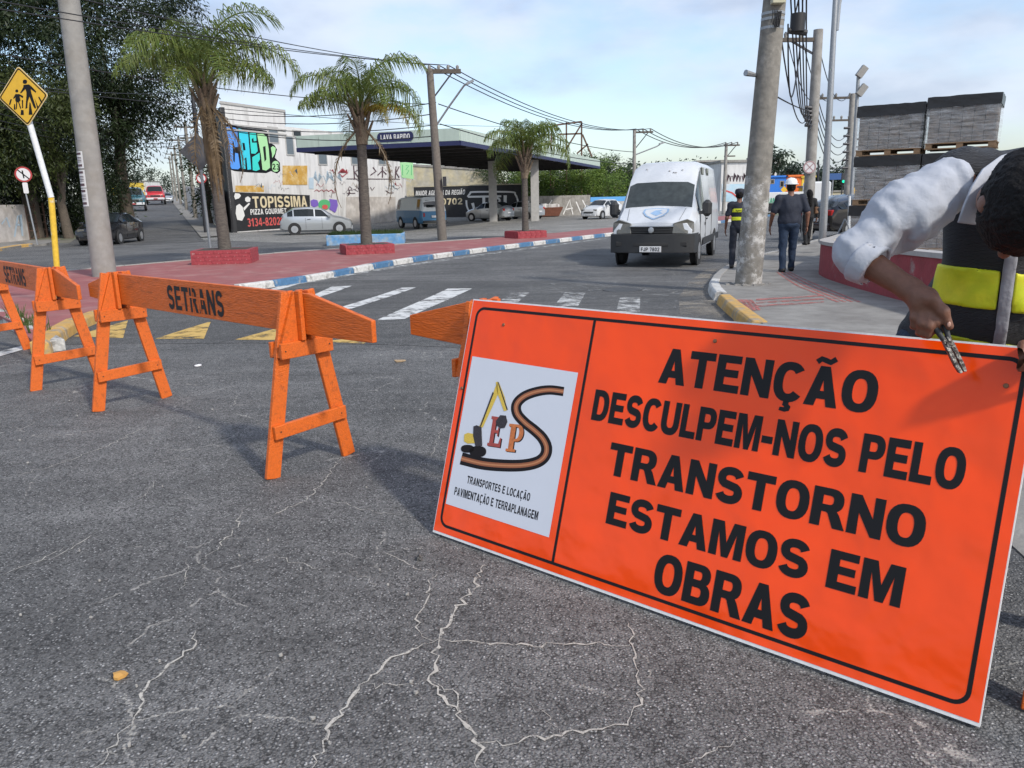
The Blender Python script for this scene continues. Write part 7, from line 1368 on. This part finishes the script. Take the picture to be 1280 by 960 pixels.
cl_ = [at(1199, 277, 2.20), at(1206, 256, 2.19), at(1216, 232, 2.20), at(1230, 210, 2.24), at(1252, 194, 2.30), at(1280, 185, 2.36), at(1310, 186, 2.38)]
ci_ = [at(1222, 280, 2.22), at(1226, 260, 2.20), at(1231, 238, 2.21), at(1242, 219, 2.25), at(1260, 205, 2.30), at(1282, 199, 2.35), at(1308, 200, 2.37)]
mb = MB(); vs = []
for a, b_ in zip(cl_, ci_): vs += [a, b_, b_+Vector((0, .012, -.004)), a+Vector((0, .012, -.004))]
mb.add(vs, [(4*i+k, 4*i+(k+1) % 4, 4*i+4+(k+1) % 4, 4*i+4+k) for i in range(6) for k in range(4)]+[(0, 1, 2, 3), (24, 25, 26, 27)]); wb(mb, 'collar', 'shirt_white', wk, 40, .002)
tr_ = SDF((1.2, 2.45, 0), (2.1, 3.15, 1.05), .014); ft = [Vector((1.42, 2.86, .05)), Vector((1.80, 2.78, .05))]
tr_.cone(pel+Vector((-.09, 0, -.04)), pel+Vector((.07, 0, -.04)), .13, .13, .05)
for i, f in enumerate(ft): q = pel+Vector((-.10 if i == 0 else .10, 0, -.04)); kn = q.lerp(f, .5)+Vector((0, -.05, 0)); tr_.cone(q, kn, .10, .078, .04).cone(kn, f+Vector((0, .03, .06)), .078, .066, .03)
tr_.folds(.004, 20, 6); tr_.build('trousers', 'denim', wk)
for f in ft: Sh = SDF(tuple(f-Vector((.15, .3, .06))), tuple(f+Vector((.15, .2, .16))), .010); Sh.cone((f.x, f.y+.05, .055), (f.x-.02, f.y-.15, .045), .052, .040, .02).cone((f.x, f.y+.03, .06), (f.x, f.y+.03, .14), .05, .052, .02).clip((0, 0, .01), (0, 0, -1)); Sh.build('boot', 'boot', wk)
# pliers in his fist
pa, pb2 = a_(1163, 384, 2.112), a_(1203, 465, 2.03); pd = (pb2-pa).normalized(); pn = pd.cross(Vector((0, 1, 0))).normalized()
pl_ = thing('pliers', 'worn black and steel pliers held over the top edge of the sign', 'pliers', tuple(a_(1176, 415, 2.09)), 0); mid = pa.lerp(pb2, .50)
mat('tool_steel', (.22, .21, .19), .42, .75, var=.5, vs=70, col2=(.05, .04, .035), c2s=(.45, .58), bump=.4, bs=120)
for s_ in (-1, 1): wb(MB().tube([pa+pn*s_*.013, pa.lerp(pb2, .25)+pn*s_*.014, mid+pn*s_*.007], [.0075, .0085, .007], 10), 'handle', 'black_plastic', pl_, 50)
for s_ in (-1, 1): wb(MB().add([p_+pn*s_*w_+Vector((0, d_, 0)) for p_, w_ in ((mid-pd*.008, .011), (mid+pd*.02, .013), (pb2-pd*.02, .0125), (pb2, .010)) for d_ in (-.007, .007)]+[p_+pn*s_*.0012+Vector((0, d_, 0)) for p_ in (mid-pd*.008, mid+pd*.02, pb2-pd*.02, pb2) for d_ in (-.007, .007)], [(0, 2, 3, 1), (2, 4, 5, 3), (4, 6, 7, 5), (8, 9, 11, 10), (10, 11, 13, 12), (12, 13, 15, 14), (0, 8, 10, 2), (2, 10, 12, 4), (4, 12, 14, 6), (1, 3, 11, 9), (3, 5, 13, 11), (5, 7, 15, 13), (6, 14, 15, 7), (0, 1, 9, 8)]), 'jaw', 'tool_steel', pl_, bevel=.0015)
ap = MB(); cc = mid+pd*.012; vs = []
for r_, h_ in ((.0, -.010), (.009, -.010), (.009, .010), (0, .010)): vs += [cc+pd*r_*math.cos(k*.628)+pn*r_*math.sin(k*.628)+Vector((0, h_, 0)) for k in range(10)]
ap.add(vs, [(i*10+k, i*10+(k+1) % 10, i*10+10+(k+1) % 10, i*10+10+k) for i in range(3) for k in range(10)]); wb(ap, 'pivot', 'tool_steel', pl_, 40)
